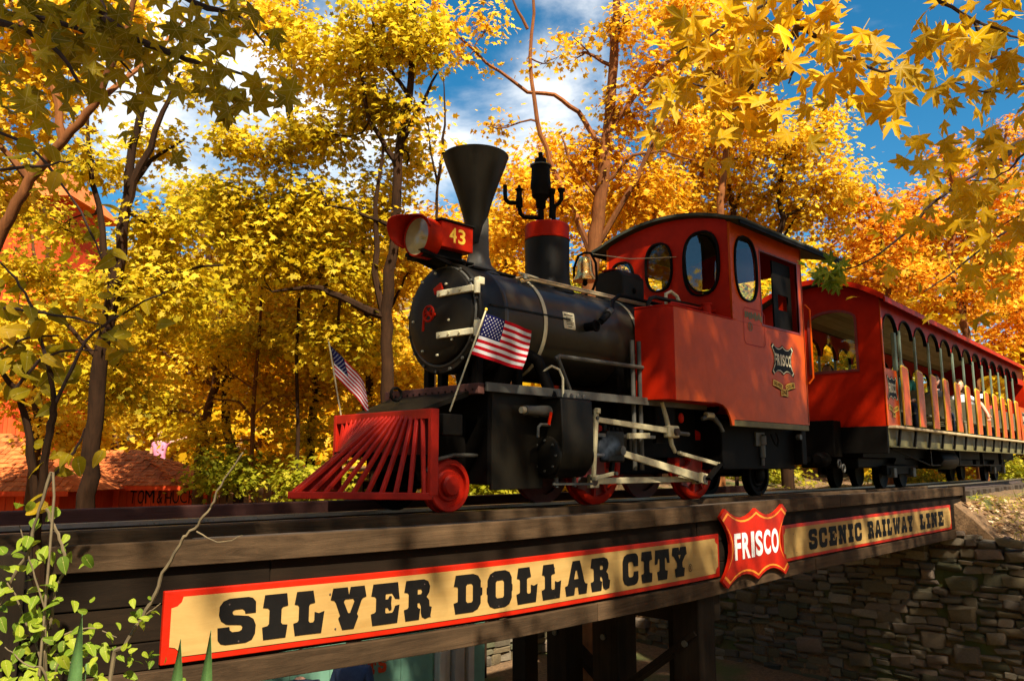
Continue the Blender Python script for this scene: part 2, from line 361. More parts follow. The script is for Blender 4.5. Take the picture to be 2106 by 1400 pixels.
def groundmat():
    m, N, L, B = mat_new('leaf_litter_ground')
    t = N.new('ShaderNodeTexCoord')
    n1 = nn(N, L, 'ShaderNodeTexNoise', Scale=0.7, Detail=6.0); n2 = nn(N, L, 'ShaderNodeTexNoise', Scale=18.0, Detail=10.0, Roughness=0.8)
    for n in (n1, n2): L.new(t.outputs['Object'], n.inputs['Vector'])
    r = N.new('ShaderNodeValToRGB'); e = r.color_ramp.elements; e[0].position = 0.35; e[1].position = 0.7
    e[0].color = (0.06, 0.035, 0.015, 1); e[1].color = (0.34, 0.19, 0.08, 1); L.new(n2.outputs['Fac'], r.inputs[0])
    r2 = N.new('ShaderNodeValToRGB'); r2.color_ramp.elements[0].position = 0.5; r2.color_ramp.elements[1].position = 0.6; L.new(n1.outputs['Fac'], r2.inputs[0])
    mxx = N.new('ShaderNodeMixRGB'); mxx.inputs['Color2'].default_value = (0.09, 0.10, 0.02, 1); L.new(r2.outputs[0], mxx.inputs['Fac']); L.new(r.outputs[0], mxx.inputs['Color1'])
    L.new(mxx.outputs[0], B.inputs['Base Color']); B.inputs['Roughness'].default_value = 1
    bp = nn(N, L, 'ShaderNodeBump', Strength=1.0, Distance=0.05); L.new(n2.outputs['Fac'], bp.inputs['Height']); L.new(bp.outputs[0], B.inputs['Normal'])
    return m


M['ground'] = groundmat()
M['bark'] = wood('brown_bark', (0.025, 0.011, 0.005), (0.15, 0.062, 0.022), 2, 0.95, 1.0, 1.3)
M['bark_dark'] = wood('dark_bark', (0.010, 0.005, 0.002), (0.052, 0.023, 0.009), 2, 0.95, 1.0, 1.3)
M['bark_orange'] = wood('orange_brown_bark', (0.06, 0.020, 0.007), (0.30, 0.11, 0.032), 2, 0.9, 1.0, 1.0)
M['twig'] = paint('dark_twig', (0.035, 0.014, 0.008), 0.8, 0.4, scale=12)
M['vine'] = paint('grey_vine_stem', (0.14, 0.10, 0.045), 0.8, 0.4, scale=14)
GOLD = [(0.40, 0.23, 0.010), (0.68, 0.42, 0.012), (0.84, 0.54, 0.018), (0.92, 0.66, 0.06)]
M['leaf_gold'] = leafmat('gold_leaves', GOLD)
M['leaf_yg'] = leafmat('yellow_green_leaves', [(0.26, 0.21, 0.010), (0.54, 0.40, 0.012), (0.72, 0.51, 0.016), (0.90, 0.66, 0.05)], 0.62)
M['leaf_orange'] = leafmat('golden_orange_leaves', [(0.48, 0.22, 0.010), (0.78, 0.41, 0.013), (0.90, 0.50, 0.018), (0.95, 0.68, 0.06)], 0.6)
M['leaf_rust'] = leafmat('orange_leaves', [(0.32, 0.09, 0.008), (0.72, 0.28, 0.010), (0.90, 0.42, 0.016), (0.95, 0.60, 0.05)], 0.6)
M['leaf_green'] = leafmat('lime_green_leaves', [(0.14, 0.15, 0.006), (0.34, 0.33, 0.014), (0.62, 0.52, 0.04)])
M['fg_left'] = leafmat('olive_star_leaves', [(0.22, 0.17, 0.006), (0.38, 0.28, 0.008), (0.62, 0.44, 0.014)], 0.55, True)
M['fg_right'] = leafmat('golden_maple_leaves', [(0.48, 0.30, 0.006), (0.78, 0.46, 0.008), (0.95, 0.58, 0.02)], 0.6, True)
M['fg_green'] = leafmat('fresh_green_leaves', [(0.09, 0.15, 0.010), (0.19, 0.27, 0.016), (0.34, 0.38, 0.025)], 0.45, True)
M['fg_oval'] = leafmat('olive_oval_leaves', [(0.24, 0.19, 0.006), (0.40, 0.29, 0.008), (0.66, 0.40, 0.012)], 0.55, True)
M['litter'] = leafmat('dry_leaf_litter', [(0.14, 0.06, 0.02), (0.42, 0.24, 0.10), (0.75, 0.54, 0.34)], 0.2)
M['blade'] = paint('iris_blade_green', (0.07, 0.15, 0.035), 0.5, 0.3, scale=20)
#@@STRUCT

# ------------------------------------------------------------------ terrain
def lerp(x, xs, ys): return float(np.interp(x, xs, ys))


def smst(x, a, b):
    t = min(1, max(0, (x - a) / (b - a))); return t * t * (3 - 2 * t)


def ground_z(x, y):
    near = 1 - smst((x + y) / 1.414, 3.4, 5.6)
    z = -3.2 + near * 1.9
    z += smst(y, 13, 30) * 3.4 * (1 if x < 40 else 1)
    z += smst(y, 30, 62) * 13
    if x > 13.85:
        e = -0.2 - max(0.0, 4.15 - y) * 1.0 * math.exp(-(x - 13.85) / 5.0)
        e += smst(y, 8, 22) * 3.0 + smst(y, 22, 60) * 13
        b = smst(y, 10, 16)
        z = e * (1 - b) + b * (z + (e - z) * smst(x, 13.85, 24))
    z += 0.05 * math.sin(x * 1.7 + y) * math.sin(y * 1.3)
    if x > 13.85 and 3.9 < y < 7: z = min(z, -0.17)
    return z


def terrain():
    xs = sorted(set([round(v, 2) for v in list(np.arange(-60, 13.5, 1.6)) + [13.8, 13.9] + list(np.arange(14.1, 26, 0.3)) + list(np.arange(26, 130, 4))]))
    ys = sorted(set([round(v, 2) for v in list(np.arange(-40, 0, 2)) + list(np.arange(0, 8, 0.3)) + list(np.arange(8, 40, 1.2)) + list(np.arange(40, 140, 6))]))
    mb = MB(); mb.v = [(x, y, ground_z(x, y)) for x in xs for y in ys]
    ny = len(ys)
    mb.f = [(i * ny + j, (i + 1) * ny + j, (i + 1) * ny + j + 1, i * ny + j + 1) for i in range(len(xs) - 1) for j in range(ny - 1)]
    o = mk('ground', mb, M['ground']); tag(o, None, None, kind='structure')


terrain()

# ------------------------------------------------------------------ railway bridge
YFX = [0.4, 1.02, 1.71, 2.43, 3.47, 5.09, 8.35, 14.5]
YFY = [4.09, 3.97, 3.83, 3.73, 3.69, 3.78, 4.0, 4.17]


def yf(x):
    return lerp(x, YFX, YFY)


_k = np.linspace(0.4, 14.6, 143); _y = np.interp(_k, YFX, YFY)
for _ in range(14): _y[1:-1] = (_y[:-2] + _y[1:-1] * 2 + _y[2:]) / 4


def yf(x): return float(np.interp(x, _k, _y))


def zs(x, z): return z * lerp(x, [2.2, 6.0], [0.95, 1.06])


def yt(x):
    """centre line of the track"""
    return 4.97 + (0.010 * (x - 5) ** 2 if x < 5 else 0.0) + (0.0040 * (x - 8.5) ** 2 if x > 8.5 else 0.0)


def sweep(mb, x0, x1, yo, prof, base=yf, zfn=None, step=0.35):
    """prof: closed outline of (dy, z); swept along the bridge curve"""
    n = max(1, int(math.ceil((x1 - x0) / step))); k = len(prof); vs = []
    for i in range(n + 1):
        x = x0 + (x1 - x0) * i / n
        for (dy, z) in prof: vs.append((x, base(x) + yo + dy, zfn(x, z) if zfn else z))
    fs = [(i * k + j, i * k + (j + 1) % k, (i + 1) * k + (j + 1) % k, (i + 1) * k + j) for i in range(n) for j in range(k)]
    fs += [tuple(range(k)), tuple(range(n * k + k - 1, n * k - 1, -1))]
    return mb.add(vs, fs)


def rect(y0, y1, z0, z1): return [(y0, z0), (y1, z0), (y1, z1), (y0, z1)]


bridge = thing('railway_bridge', 'dark timber trestle bridge with boarded side carrying the train over the walkway', 'bridge', (8, 5, -3.2))
X0, X1 = 1.04, 14.3
# boards of the near side: (z top, z bottom, y offset, thickness, material)
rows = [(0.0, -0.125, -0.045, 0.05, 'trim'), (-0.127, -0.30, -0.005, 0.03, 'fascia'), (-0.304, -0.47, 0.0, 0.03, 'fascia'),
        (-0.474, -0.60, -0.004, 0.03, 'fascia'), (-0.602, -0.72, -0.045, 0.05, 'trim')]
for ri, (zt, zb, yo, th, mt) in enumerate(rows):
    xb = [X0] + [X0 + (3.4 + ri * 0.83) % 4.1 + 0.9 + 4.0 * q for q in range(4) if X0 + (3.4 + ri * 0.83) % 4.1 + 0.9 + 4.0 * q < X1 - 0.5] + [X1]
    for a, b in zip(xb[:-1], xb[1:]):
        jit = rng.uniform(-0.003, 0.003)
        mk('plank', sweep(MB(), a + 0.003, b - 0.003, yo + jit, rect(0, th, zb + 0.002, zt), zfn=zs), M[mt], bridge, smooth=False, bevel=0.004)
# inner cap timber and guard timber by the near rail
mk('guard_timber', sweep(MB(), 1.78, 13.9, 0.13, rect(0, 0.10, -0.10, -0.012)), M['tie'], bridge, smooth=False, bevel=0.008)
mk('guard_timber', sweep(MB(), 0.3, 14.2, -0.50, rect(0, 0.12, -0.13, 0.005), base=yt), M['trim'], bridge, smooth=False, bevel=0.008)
mk('guard_beam', sweep(MB(), 0.3, 10.9, 0.72, rect(0, 0.14, -0.04, 0.06), base=yt), M['redwood'], bridge, smooth=False, bevel=0.008, label='dark red beam along the far edge')
for i in range(15):
    x = 0.6 + i * 0.72
    mb = MB().box(x, x + 0.09, yt(x) + 0.74, yt(x) + 0.85, -0.17, -0.042); mk('beam_block', mb, M['creamboard'], bridge, smooth=False)
for yo in (-0.58, -0.2, 0.2, 0.58):
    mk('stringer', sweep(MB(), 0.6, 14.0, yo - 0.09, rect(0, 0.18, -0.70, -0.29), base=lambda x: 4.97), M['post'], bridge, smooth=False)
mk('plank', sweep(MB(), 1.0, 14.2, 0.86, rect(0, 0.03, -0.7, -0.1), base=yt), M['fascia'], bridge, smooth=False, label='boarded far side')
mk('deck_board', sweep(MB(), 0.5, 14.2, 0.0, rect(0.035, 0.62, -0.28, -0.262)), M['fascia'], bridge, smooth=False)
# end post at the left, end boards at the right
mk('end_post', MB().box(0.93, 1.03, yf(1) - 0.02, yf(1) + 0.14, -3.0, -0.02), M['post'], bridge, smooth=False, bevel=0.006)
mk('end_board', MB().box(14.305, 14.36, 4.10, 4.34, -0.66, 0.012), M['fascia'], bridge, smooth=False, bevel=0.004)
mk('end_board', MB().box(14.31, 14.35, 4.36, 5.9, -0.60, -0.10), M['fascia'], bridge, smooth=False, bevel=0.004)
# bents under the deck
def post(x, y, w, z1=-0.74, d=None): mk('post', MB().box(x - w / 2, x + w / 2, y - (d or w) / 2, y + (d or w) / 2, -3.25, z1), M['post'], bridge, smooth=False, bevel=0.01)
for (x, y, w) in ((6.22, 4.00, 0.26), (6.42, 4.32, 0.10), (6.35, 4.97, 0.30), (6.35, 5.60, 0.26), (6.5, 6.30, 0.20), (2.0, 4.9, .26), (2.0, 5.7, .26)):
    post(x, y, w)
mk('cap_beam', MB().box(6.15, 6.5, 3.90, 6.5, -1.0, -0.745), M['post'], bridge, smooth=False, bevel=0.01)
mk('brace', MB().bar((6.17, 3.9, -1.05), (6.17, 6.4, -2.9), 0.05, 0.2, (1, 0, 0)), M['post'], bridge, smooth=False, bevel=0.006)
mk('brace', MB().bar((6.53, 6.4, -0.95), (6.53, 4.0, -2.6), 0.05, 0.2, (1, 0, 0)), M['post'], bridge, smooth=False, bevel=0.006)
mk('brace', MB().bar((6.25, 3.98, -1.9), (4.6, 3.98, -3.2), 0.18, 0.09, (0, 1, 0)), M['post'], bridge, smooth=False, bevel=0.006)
for (x, y, z) in ((6.08, 4.0, -1.15), (6.08, 4.0, -1.6), (6.19, 4.97, -1.25), (6.21, 5.6, -1.3), (6.12, 5.0, -1.9)):
    mk('bolt', MB().lathe([(0.028, -0.02), (0.028, 0.0), (0.012, 0.005)], (x, y, z), 'x', 8), M['grey'], bridge)

# ------------------------------------------------------------------ track
track = thing('railway_track', 'narrow gauge track with shiny rails on old timber ties', 'track', (8, 4.97, -0.2))
RP = [(-0.045, -0.11), (0.045, -0.11), (0.045, -0.098), (0.010, -0.088), (0.010, -0.035), (0.026, -0.028), (0.026, -0.002), (0.02, 0.0), (-0.02, 0.0), (-0.026, -0.002), (-0.026, -0.028), (-0.010, -0.035), (-0.010, -0.088), (-0.045, -0.098)]
for s in (-0.305, 0.305):
    r = mk('rail', sweep(MB(), -2.0, 34, s, RP, base=yt, step=0.5), [M['rail'], M['railweb']], track, smooth=False)
    for p in r.data.polygons:
        if p.center.z + (-0.2) < -0.03: p.material_index = 1
tie_me = None
for i in range(62):
    x = 0.2 + i * 0.46
    if tie_me is None:
        t = mk('tie', MB().box(-0.10, 0.10, -0.62, 0.62, -0.25, -0.112), M['tie'], None, smooth=False, bevel=0.01); t.parent = track; tie_me = t.data
    else:
        t = bpy.data.objects.new('tie', tie_me); C.objects.link(t); t.parent = track
        b = t.modifiers.new('bevel', 'BEVEL'); b.width = 0.01; b.segments = 1
    t.location = (x - 8, yt(x) - 4.97 + rng.uniform(-.03, .03), 0.2); t.rotation_euler = (0, 0, rng.uniform(-.02, .02) + (0.008 * (x - 8.5) if x > 8.5 else 0))

# ------------------------------------------------------------------ lettering
def rr(x0, y0, x1, y1, c=0.05):
    return [(x0 + c, y0), (x1 - c, y0), (x1, y0 + c), (x1, y1 - c), (x1 - c, y1), (x0 + c, y1), (x0, y1 - c), (x0, y0 + c)]


GL = {
 'I': (0.56, [[(.06, 1), (.94, 1), (1, .72), (.80, .70), (.74, .66), (.74, .34), (.80, .30), (1, .28), (.94, 0), (.06, 0), (0, .28), (.20, .30), (.26, .34), (.26, .66), (.20, .70), (0, .72)]]),
 'L': (0.74, [[(.08, 1), (.60, 1), (.67, .72), (.52, .70), (.48, .66), (.48, .30), (.52, .26), (.62, .26), (.66, .31), (.66, .50), (.80, .46), (.98, .50), (.90, 0), (.06, 0), (0, .28), (.12, .30), (.16, .34), (.16, .66), (.12, .70), (.02, .72)]]),
 'V': (0.92, [[(.06, 1), (.46, 1), (.50, .82), (.54, 1), (.94, 1), (1, .74), (.90, .71), (.86, .66), (.74, .34), (.78, .28), (.66, 0), (.34, 0), (.22, .28), (.27, .34), (.14, .66), (.10, .71), (0, .74)], [(.40, .72), (.62, .72), (.66, .66), (.54, .38), (.49, .38), (.36, .66)]]),
 'E': (0.80, [[(.06, 1), (.93, 1), (1, .58), (.84, .60), (.76, .70), (.72, .74), (.52, .74), (.50, .72), (.50, .60), (.58, .60), (.64, .68), (.72, .66), (.70, .50), (.72, .34), (.64, .32), (.58, .40), (.50, .40), (.50, .28), (.52, .26), (.74, .26), (.78, .30), (.84, .42), (1, .44), (.93, 0), (.06, 0), (0, .28), (.12, .30), (.17, .34), (.17, .66), (.12, .70), (0, .72)]]),
 'R': (0.84, [[(.06, 1), (.70, 1), (.86, .94), (.93, .80), (.90, .66), (.80, .55), (.90, .46), (.92, .30), (1.0, .28), (.95, .04), (.76, 0), (.64, .06), (.60, .18), (.60, .34), (.55, .42), (.48, .42), (.48, .32), (.52, .28), (.58, .27), (.54, 0), (.06, 0), (0, .28), (.12, .30), (.16, .34), (.16, .66), (.12, .70), (0, .72)], [(.48, .76), (.60, .76), (.64, .70), (.60, .63), (.48, .63)]]),
 'D': (0.80, [[(.06, 1), (.66, 1), (.84, .94), (.94, .80), (.94, .62), (1, .60), (1, .42), (.94, .40), (.94, .20), (.84, .06), (.66, 0), (.06, 0), (0, .28), (.12, .30), (.14, .34), (.14, .66), (.12, .70), (0, .72)], rr(.42, .25, .66, .75)]),
 'O': (0.80, [[(.30, 1), (.70, 1), (.88, .93), (.97, .78), (.97, .60), (1, .58), (1, .42), (.97, .40), (.97, .22), (.88, .07), (.70, 0), (.30, 0), (.12, .07), (.03, .22), (.03, .40), (0, .42), (0, .58), (.03, .60), (.03, .78), (.12, .93)], rr(.34, .26, .66, .74)]),
 'S': (0.80, [[(.98, .64), (.97, .88), (.88, .97), (.76, 1), (.28, 1), (.12, .95), (.03, .84), (.02, .66), (.08, .53), (.22, .44), (.60, .40), (.64, .35), (.62, .29), (.56, .26), (.38, .26), (.32, .30), (.30, .38), (0, .38), (.02, .12), (.10, .03), (.22, 0), (.74, 0), (.90, .05), (.98, .18), (.99, .36), (.92, .50), (.78, .58), (.40, .63), (.36, .68), (.38, .73), (.44, .75), (.62, .75), (.68, .71), (.70, .64)]]),
 'C': (0.78, [[(.98, .58), (.98, .88), (.90, .97), (.78, 1), (.30, 1), (.12, .93), (.03, .78), (.03, .22), (.12, .07), (.30, 0), (.74, 0), (.90, .05), (.98, .18), (.98, .42), (.70, .42), (.67, .30), (.60, .26), (.42, .26), (.37, .31), (.37, .69), (.42, .74), (.60, .74), (.67, .70), (.70, .58)]]),
 'A': (0.90, [[(.34, 1), (.66, 1), (.70, .90), (.86, .36), (.90, .30), (1, .28), (.95, 0), (.60, 0), (.56, .22), (.44, .22), (.40, 0), (.05, 0), (0, .28), (.10, .30), (.14, .36), (.30, .90)], [(.47, .72), (.53, .72), (.60, .46), (.40, .46)]]),
 'T': (0.80, [[(.04, 1), (.96, 1), (1, .52), (.82, .54), (.78, .68), (.72, .72), (.68, .68), (.68, .34), (.72, .30), (.86, .28), (.80, 0), (.20, 0), (.14, .28), (.28, .30), (.32, .34), (.32, .68), (.28, .72), (.22, .68), (.18, .54), (0, .52)]]),
 'Y': (0.86, [[(.05, 1), (.46, 1), (.50, .86), (.54, 1), (.95, 1), (1, .74), (.88, .70), (.68, .48), (.68, .34), (.72, .30), (.84, .28), (.78, 0), (.22, 0), (.16, .28), (.28, .30), (.32, .34), (.32, .48), (.12, .70), (0, .74)], [(.42, .74), (.58, .74), (.50, .60)]]),
 'N': (0.86, [[(.05, 1), (.40, 1), (.64, .50), (.64, .70), (.54, .72), (.58, 1), (.95, 1), (1, .74), (.90, .72), (.88, .68), (.88, 0), (.64, 0), (.36, .52), (.36, .30), (.46, .28), (.42, 0), (.05, 0), (0, .28), (.10, .30), (.13, .34), (.13, .68), (.10, .72), (0, .74)]]),
 'W': (1.15, [[(.03, 1), (.33, 1), (.36, .74), (.30, .72), (.35, .42), (.44, .80), (.44, 1), (.56, 1), (.64, .42), (.69, .72), (.63, .74), (.66, 1), (.97, 1), (1, .74), (.92, .72), (.80, 0), (.57, 0), (.50, .36), (.43, 0), (.20, 0), (.08, .72), (0, .74)]]),
}


def fill_mesh(name, polys, fn, thick=0.0):
    """flat filled shape (with holes) from outlines, mapped through fn(u, v, w)"""
    cu = bpy.data.curves.new(name, 'CURVE'); cu.dimensions = '2D'; cu.fill_mode = 'BOTH'
    if thick: cu.extrude = 0.5
    for pl in polys:
        sp = cu.splines.new('POLY'); sp.points.add(len(pl) - 1); sp.use_cyclic_u = True
        for i, (x, y) in enumerate(pl): sp.points[i].co = (x, y, 0, 1)
    o = bpy.data.objects.new(name, cu); me = bpy.data.meshes.new_from_object(o)
    bpy.data.objects.remove(o); bpy.data.curves.remove(cu)
    for v in me.vertices: v.co = Vector(fn(v.co.x, v.co.y, (v.co.z + 0.5) * thick if thick else 0))
    me.name = name
    return me


def text_mesh(name, s, fn, w=None, h=None, off=0.0, thick=0.0, cx=False):
    """built-in sans lettering fitted to w x h, mapped through fn"""
    cu = bpy.data.curves.new(name, 'FONT'); cu.body = s; cu.offset = off; cu.size = 1
    if thick: cu.extrude = 0.5
    o = bpy.data.objects.new(name, cu); me = bpy.data.meshes.new_from_object(o)
    bpy.data.objects.remove(o); bpy.data.curves.remove(cu)
    co = np.array([v.co[:] for v in me.vertices]); mn, mxv = co.min(0), co.max(0)
    for v in me.vertices:
        u = (v.co.x - mn[0]) / (mxv[0] - mn[0]) * w; q = (v.co.y - mn[1]) / (mxv[1] - mn[1]) * h
        v.co = Vector(fn(u, q, (v.co.z + 0.5) * thick if thick else 0))
    me.name = name
    return me


def local(me, parent):
    o = Vector(ORG.get(parent.name, (0, 0, 0)))
    for v in me.vertices: v.co -= o
    return me


# ------------------------------------------------------------------ signs on the bridge
def scal(a, b, c, d, ins, notch):
    """sign outline with scooped corners"""
    x0, x1, z0, z1 = a + ins, b - ins, c + ins, d - ins; n = notch; pts = []
    for (cx, cz, a0) in ((x0, z0, 90), (x1, z0, 180), (x1, z1, 270), (x0, z1, 0)):
        for k in range(6):
            t = R(a0 - 90 * k / 5) if False else R({90: 90 - 18 * k, 180: 180 - 18 * k, 270: 270 - 18 * k, 0: 0 - 18 * k}[a0])
            pts.append((cx + n * math.cos(t), cz + n * math.sin(t)))
    return pts


def subdiv_poly(p, st=0.35):
    out = []
    for i in range(len(p)):
        a, b = p[i], p[(i + 1) % len(p)]; n = max(1, int(abs(b[0] - a[0]) / st))
        out += [(a[0] + (b[0] - a[0]) * k / n, a[1] + (b[1] - a[1]) * k / n) for k in range(n)]
    return out


def signboard(name, label, x0, x1, zt, zb, text, lh, gaps, x_text, xr_text, zc):
    t = thing(name, label, 'sign', ((x0 + x1) / 2, yf((x0 + x1) / 2) - 0.03, zb))
    bo = 0.026
    mk('board', sweep(MB(), x0, x1, -bo, rect(0, 0.022, zb, zt), zfn=zs), M['sign_red'], t, smooth=False, bevel=0.004)
    f = lambda u, v, w: (u, yf(u) - bo - 0.003 - w, zs(u, v))
    # cream face in strips so that it follows the bend of the bridge
    ins = 0.032; nt = 0.05
    mb = MB(); n = int((x1 - x0) / 0.2); vs = []
    xs = np.linspace(x0 + ins + nt, x1 - ins - nt, n + 1)
    for x in xs: vs += [f(x, zb + ins, 0), f(x, zt - ins, 0)]
    mb.add(vs, [(2 * i, 2 * i + 2, 2 * i + 3, 2 * i + 1) for i in range(n)])
    for (xa, sg) in ((x0 + ins, 1), (x1 - ins, -1)):
        xb = xa + sg * nt
        arc1 = [(xa + sg * nt * math.sin(R(a)), zb + ins + nt * math.cos(R(a))) for a in (0, 30, 60, 90)]
        arc2 = [(xa + sg * nt * math.sin(R(a)), zt - ins - nt * math.cos(R(a))) for a in (90, 60, 30, 0)]
        pl = arc1 + arc2; mb.add([f(u, v, 0) for u, v in pl], [tuple(range(len(pl)))])
    face = mk('painted_face', mb, M['sign_cream'], t, smooth=False)
    # letters
    for word, (xa_, xb_) in zip(text.split(' '), gaps):
        ws = [GL[c][0] for c in word]; gp = 0.13; k = (xb_ - xa_) / (sum(ws) + gp * (len(word) - 1)); x = xa_
        for c, w in zip(word, ws):
            ww = w * k; xx = x
            me = fill_mesh('letter', GL[c][1], lambda u, v, w_: (xx + u * ww, yf(xx + u * ww) - bo - 0.0065, zs(xx + u * ww, zc + (v - 0.5) * lh)))
            mk('letter', local(me, t), M['ink'], t)
            x += (w + gp) * k
    for i in range(int((x1 - x0) / 0.55)):
        for zz in (zt - 0.09, zb + 0.07):
            xx = x0 + 0.3 + i * 0.55 + rng.uniform(-.05, .05)
            mk('nail', MB().lathe([(0.006, 0), (0.004, -0.003)], (xx, yf(xx) - bo - 0.004, zs(xx, zz)), 'y', 6), M['railweb'], t)
    return t


sg1 = signboard('name_sign', 'long cream signboard with red border and black western letters, left of the shield', 1.575, 6.42, -0.238, -0.582, 'SILVER DOLLAR CITY', 0.222, ((1.815, 3.03), (3.19, 4.73), (4.885, 5.84)), 0, 0, -0.410)
f1 = lambda u, v, w: (5.86 + u, yf(5.86 + u) - 0.034, zs(5.9, -0.497 + v))
ring = [[(0.03 + 0.03 * math.cos(R(a)), 0.03 + 0.03 * math.sin(R(a))) for a in range(0, 360, 20)], [(0.03 + 0.025 * math.cos(R(a)), 0.03 + 0.025 * math.sin(R(a))) for a in range(0, 360, 20)]]
mk('registered_mark', local(fill_mesh('registered_mark', ring, f1), sg1), M['ink'], sg1)
mk('letter', local(text_mesh('letter', 'R', lambda u, v, w: f1(u + 0.018, v + 0.013, 0), 0.024, 0.034, 0.01), sg1), M['ink'], sg1)
sg2 = signboard('line_sign', 'shorter cream signboard with red border and small black letters, right of the shield', 7.78, 13.62, -0.245, -0.585, 'SCENIC RAILWAY LINE', 0.20, ((8.44, 9.96), (10.15, 11.83), (12.12, 13.22)), 0, 0, -0.415)


def shield_outline(w, h, tip=0.07, dip=0.12, side=0.13, n=7):
    """scalloped hide-shaped shield, centred on (0, 0)"""
    p = []
    def arc(a, b, d, nx, ny):
        for k in range(n):
            t = k / n; s = 4 * t * (1 - t) * d
            p.append((a[0] + (b[0] - a[0]) * t + nx * s, a[1] + (b[1] - a[1]) * t + ny * s))
    W2, H2 = w / 2, h / 2
    BL, BR = (-W2 * 0.86, -H2), (W2 * 0.86, -H2); RL, RU = (W2, -H2 * 0.80), (W2, H2 * 0.80)
    TR, TL = (W2 * 0.86, H2), (-W2 * 0.86, H2); LU, LL = (-W2, H2 * 0.80), (-W2, -H2 * 0.80)
    bm, tm = (0, -H2 * 0.95), (0, H2 * 0.95)
    arc(BL, bm, dip * h, 0, 1); arc(bm, BR, dip * h, 0, 1); p.append(BR)
    arc(RL, RU, side * w, -1, 0); p.append(RU)
    arc(TR, tm, dip * h, 0, -1); arc(tm, TL, dip * h, 0, -1); p.append(TL)
    arc(LU, LL, side * w, 1, 0); p.append(LL)
    return p


def shield(parent, fn, w, h, m_edge, m_line, m_face, m_text, thick, txt=0.36, inset=0.05, line=0.035):
    """shield emblem: fn(u, v, depth towards the viewer)"""
    out = shield_outline(w, h)
    if thick:
        me = fill_mesh('shield_board', [out], lambda u, v, q: fn(u, v, q), thick); mk('shield_board', local(me, parent), m_edge, parent)
    else:
        me = fill_mesh('shield_edge', [out], lambda u, v, q: fn(u, v, 0.003)); mk('shield_edge', local(me, parent), m_edge, parent)
        thick = 0.003
    a = shield_outline(w - inset * w, h - inset * w); b = shield_outline(w - (inset + line) * w, h - (inset + line) * w)
    mk('shield_line', local(fill_mesh('shield_line', [a, b], lambda u, v, q: fn(u, v, thick + 0.002)), parent), m_line, parent)
    mk('shield_face', local(fill_mesh('shield_face', [b], lambda u, v, q: fn(u, v, thick + 0.0015)), parent), m_face, parent)
    tw, th = w * 0.66, h * txt
    x = -tw / 2; ww = {'F': .8, 'R': 1, 'I': .42, 'S': .95, 'C': .95, 'O': 1.0}
    tot = sum(ww[c] for c in 'FRISCO') + 0.16 * 5
    for c in 'FRISCO':
        cw = ww[c] * tw / tot
        mk('letter', local(text_mesh('letter', c, lambda u, v, q: fn(x + u, v - th / 2, thick + 0.0045), cw, th, 0.035), parent), m_text, parent)
        x += (ww[c] + 0.16) * tw / tot


sh = thing('shield_sign', 'large red scalloped shield sign with orange line and white letters on the bridge', 'sign', (7.1, yf(7.1) - 0.09, -0.75))
SX = 7.08
shield(sh, lambda u, v, q: (SX + u * 1.0, yf(SX + u) - 0.052 - q, -0.378 + v), 1.44, 0.68, M['sign_red'], M['sign_orange'], M['sign_red'], M['white'], 0.03, 0.34, 0.045, 0.03)
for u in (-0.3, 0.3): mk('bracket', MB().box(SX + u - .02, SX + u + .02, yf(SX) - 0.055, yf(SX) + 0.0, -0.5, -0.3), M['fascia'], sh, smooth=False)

# ------------------------------------------------------------------ stone abutment
wall = thing('stone_wall', 'dark dry-stacked fieldstone abutment under the right end of the bridge', 'wall', (14.2, 8, -3.2))
WX = 13.88


def wall_top(y):
    if y < 3.35: return -0.93
    if y < 3.75: return -0.84
    if y < 4.2: return -0.70
    if y < 6.2: return -0.60
    return lerp(y, [6.2, 9, 16], [-0.35, -0.8, -1.6])


mb = MB()
for y in np.arange(-3, 16.5, 0.5): mb.box(WX + 0.03, WX + 0.42, y, y + 0.5, -3.4, wall_top(y + 0.25) - 0.05)
mk('wall_core', mb, M['railweb'], wall, smooth=False)


def stone_mesh(seed):
    rg = np.random.default_rng(seed); bm = bmesh.new()
    bmesh.ops.create_cube(bm, size=1.0)
    bmesh.ops.bevel(bm, geom=bm.edges[:], offset=0.13, segments=1, affect='EDGES')
    for v in bm.verts:
        v.co += Vector(rg.uniform(-0.09, 0.09, 3)); v.co.x *= 1.0 + rg.uniform(-.1, .1)
    me = bpy.data.meshes.new('stone'); bm.to_mesh(me); bm.free(); me.materials.append(M['stone'])
    me.polygons.foreach_set('use_smooth', [True] * len(me.polygons)); me.set_sharp_from_angle(angle=R(50))
    return me


stones = []; protos = [stone_mesh(i) for i in range(14)]
z = -3.3
while z < -0.32:
    h = rng.uniform(0.08, 0.18); y = -2.5 + rng.uniform(0, .3)
    while y < 15.5:
        w = rng.uniform(0.13, 0.36) * (0.8 + h * 3)
        hh = h * rng.uniform(0.72, 1.12)
        if z + hh * 0.5 < wall_top(y + w / 2) + 0.02:
            if rng.random() < 0.16 and h > 0.11:
                stones.append((y + w / 2, z + hh * .25, w, hh * .5)); stones.append((y + w / 2, z + hh * .75, w * .96, hh * .5))
            else: stones.append((y + w / 2, z + hh / 2, w, hh))
        y += w
    z += h
big = []
for _ in range(600):
    y, z = rng.uniform(2.3, 12), rng.uniform(-3.0, -0.95); w, h = rng.uniform(.30, .52), rng.uniform(.17, .30)
    if z + h / 2 < wall_top(y) - .05 and all(abs(y - b[0]) > (w + b[2]) * .62 or abs(z - b[1]) > (h + b[3]) * .8 for b in big): big.append((y, z, w, h))
    if len(big) > 46: break
stones = [q for q in stones if all(abs(q[0] - b[0]) > b[2] * .5 or abs(q[1] - b[1]) > b[3] * .5 for b in big)] + big
bigset = set(big)
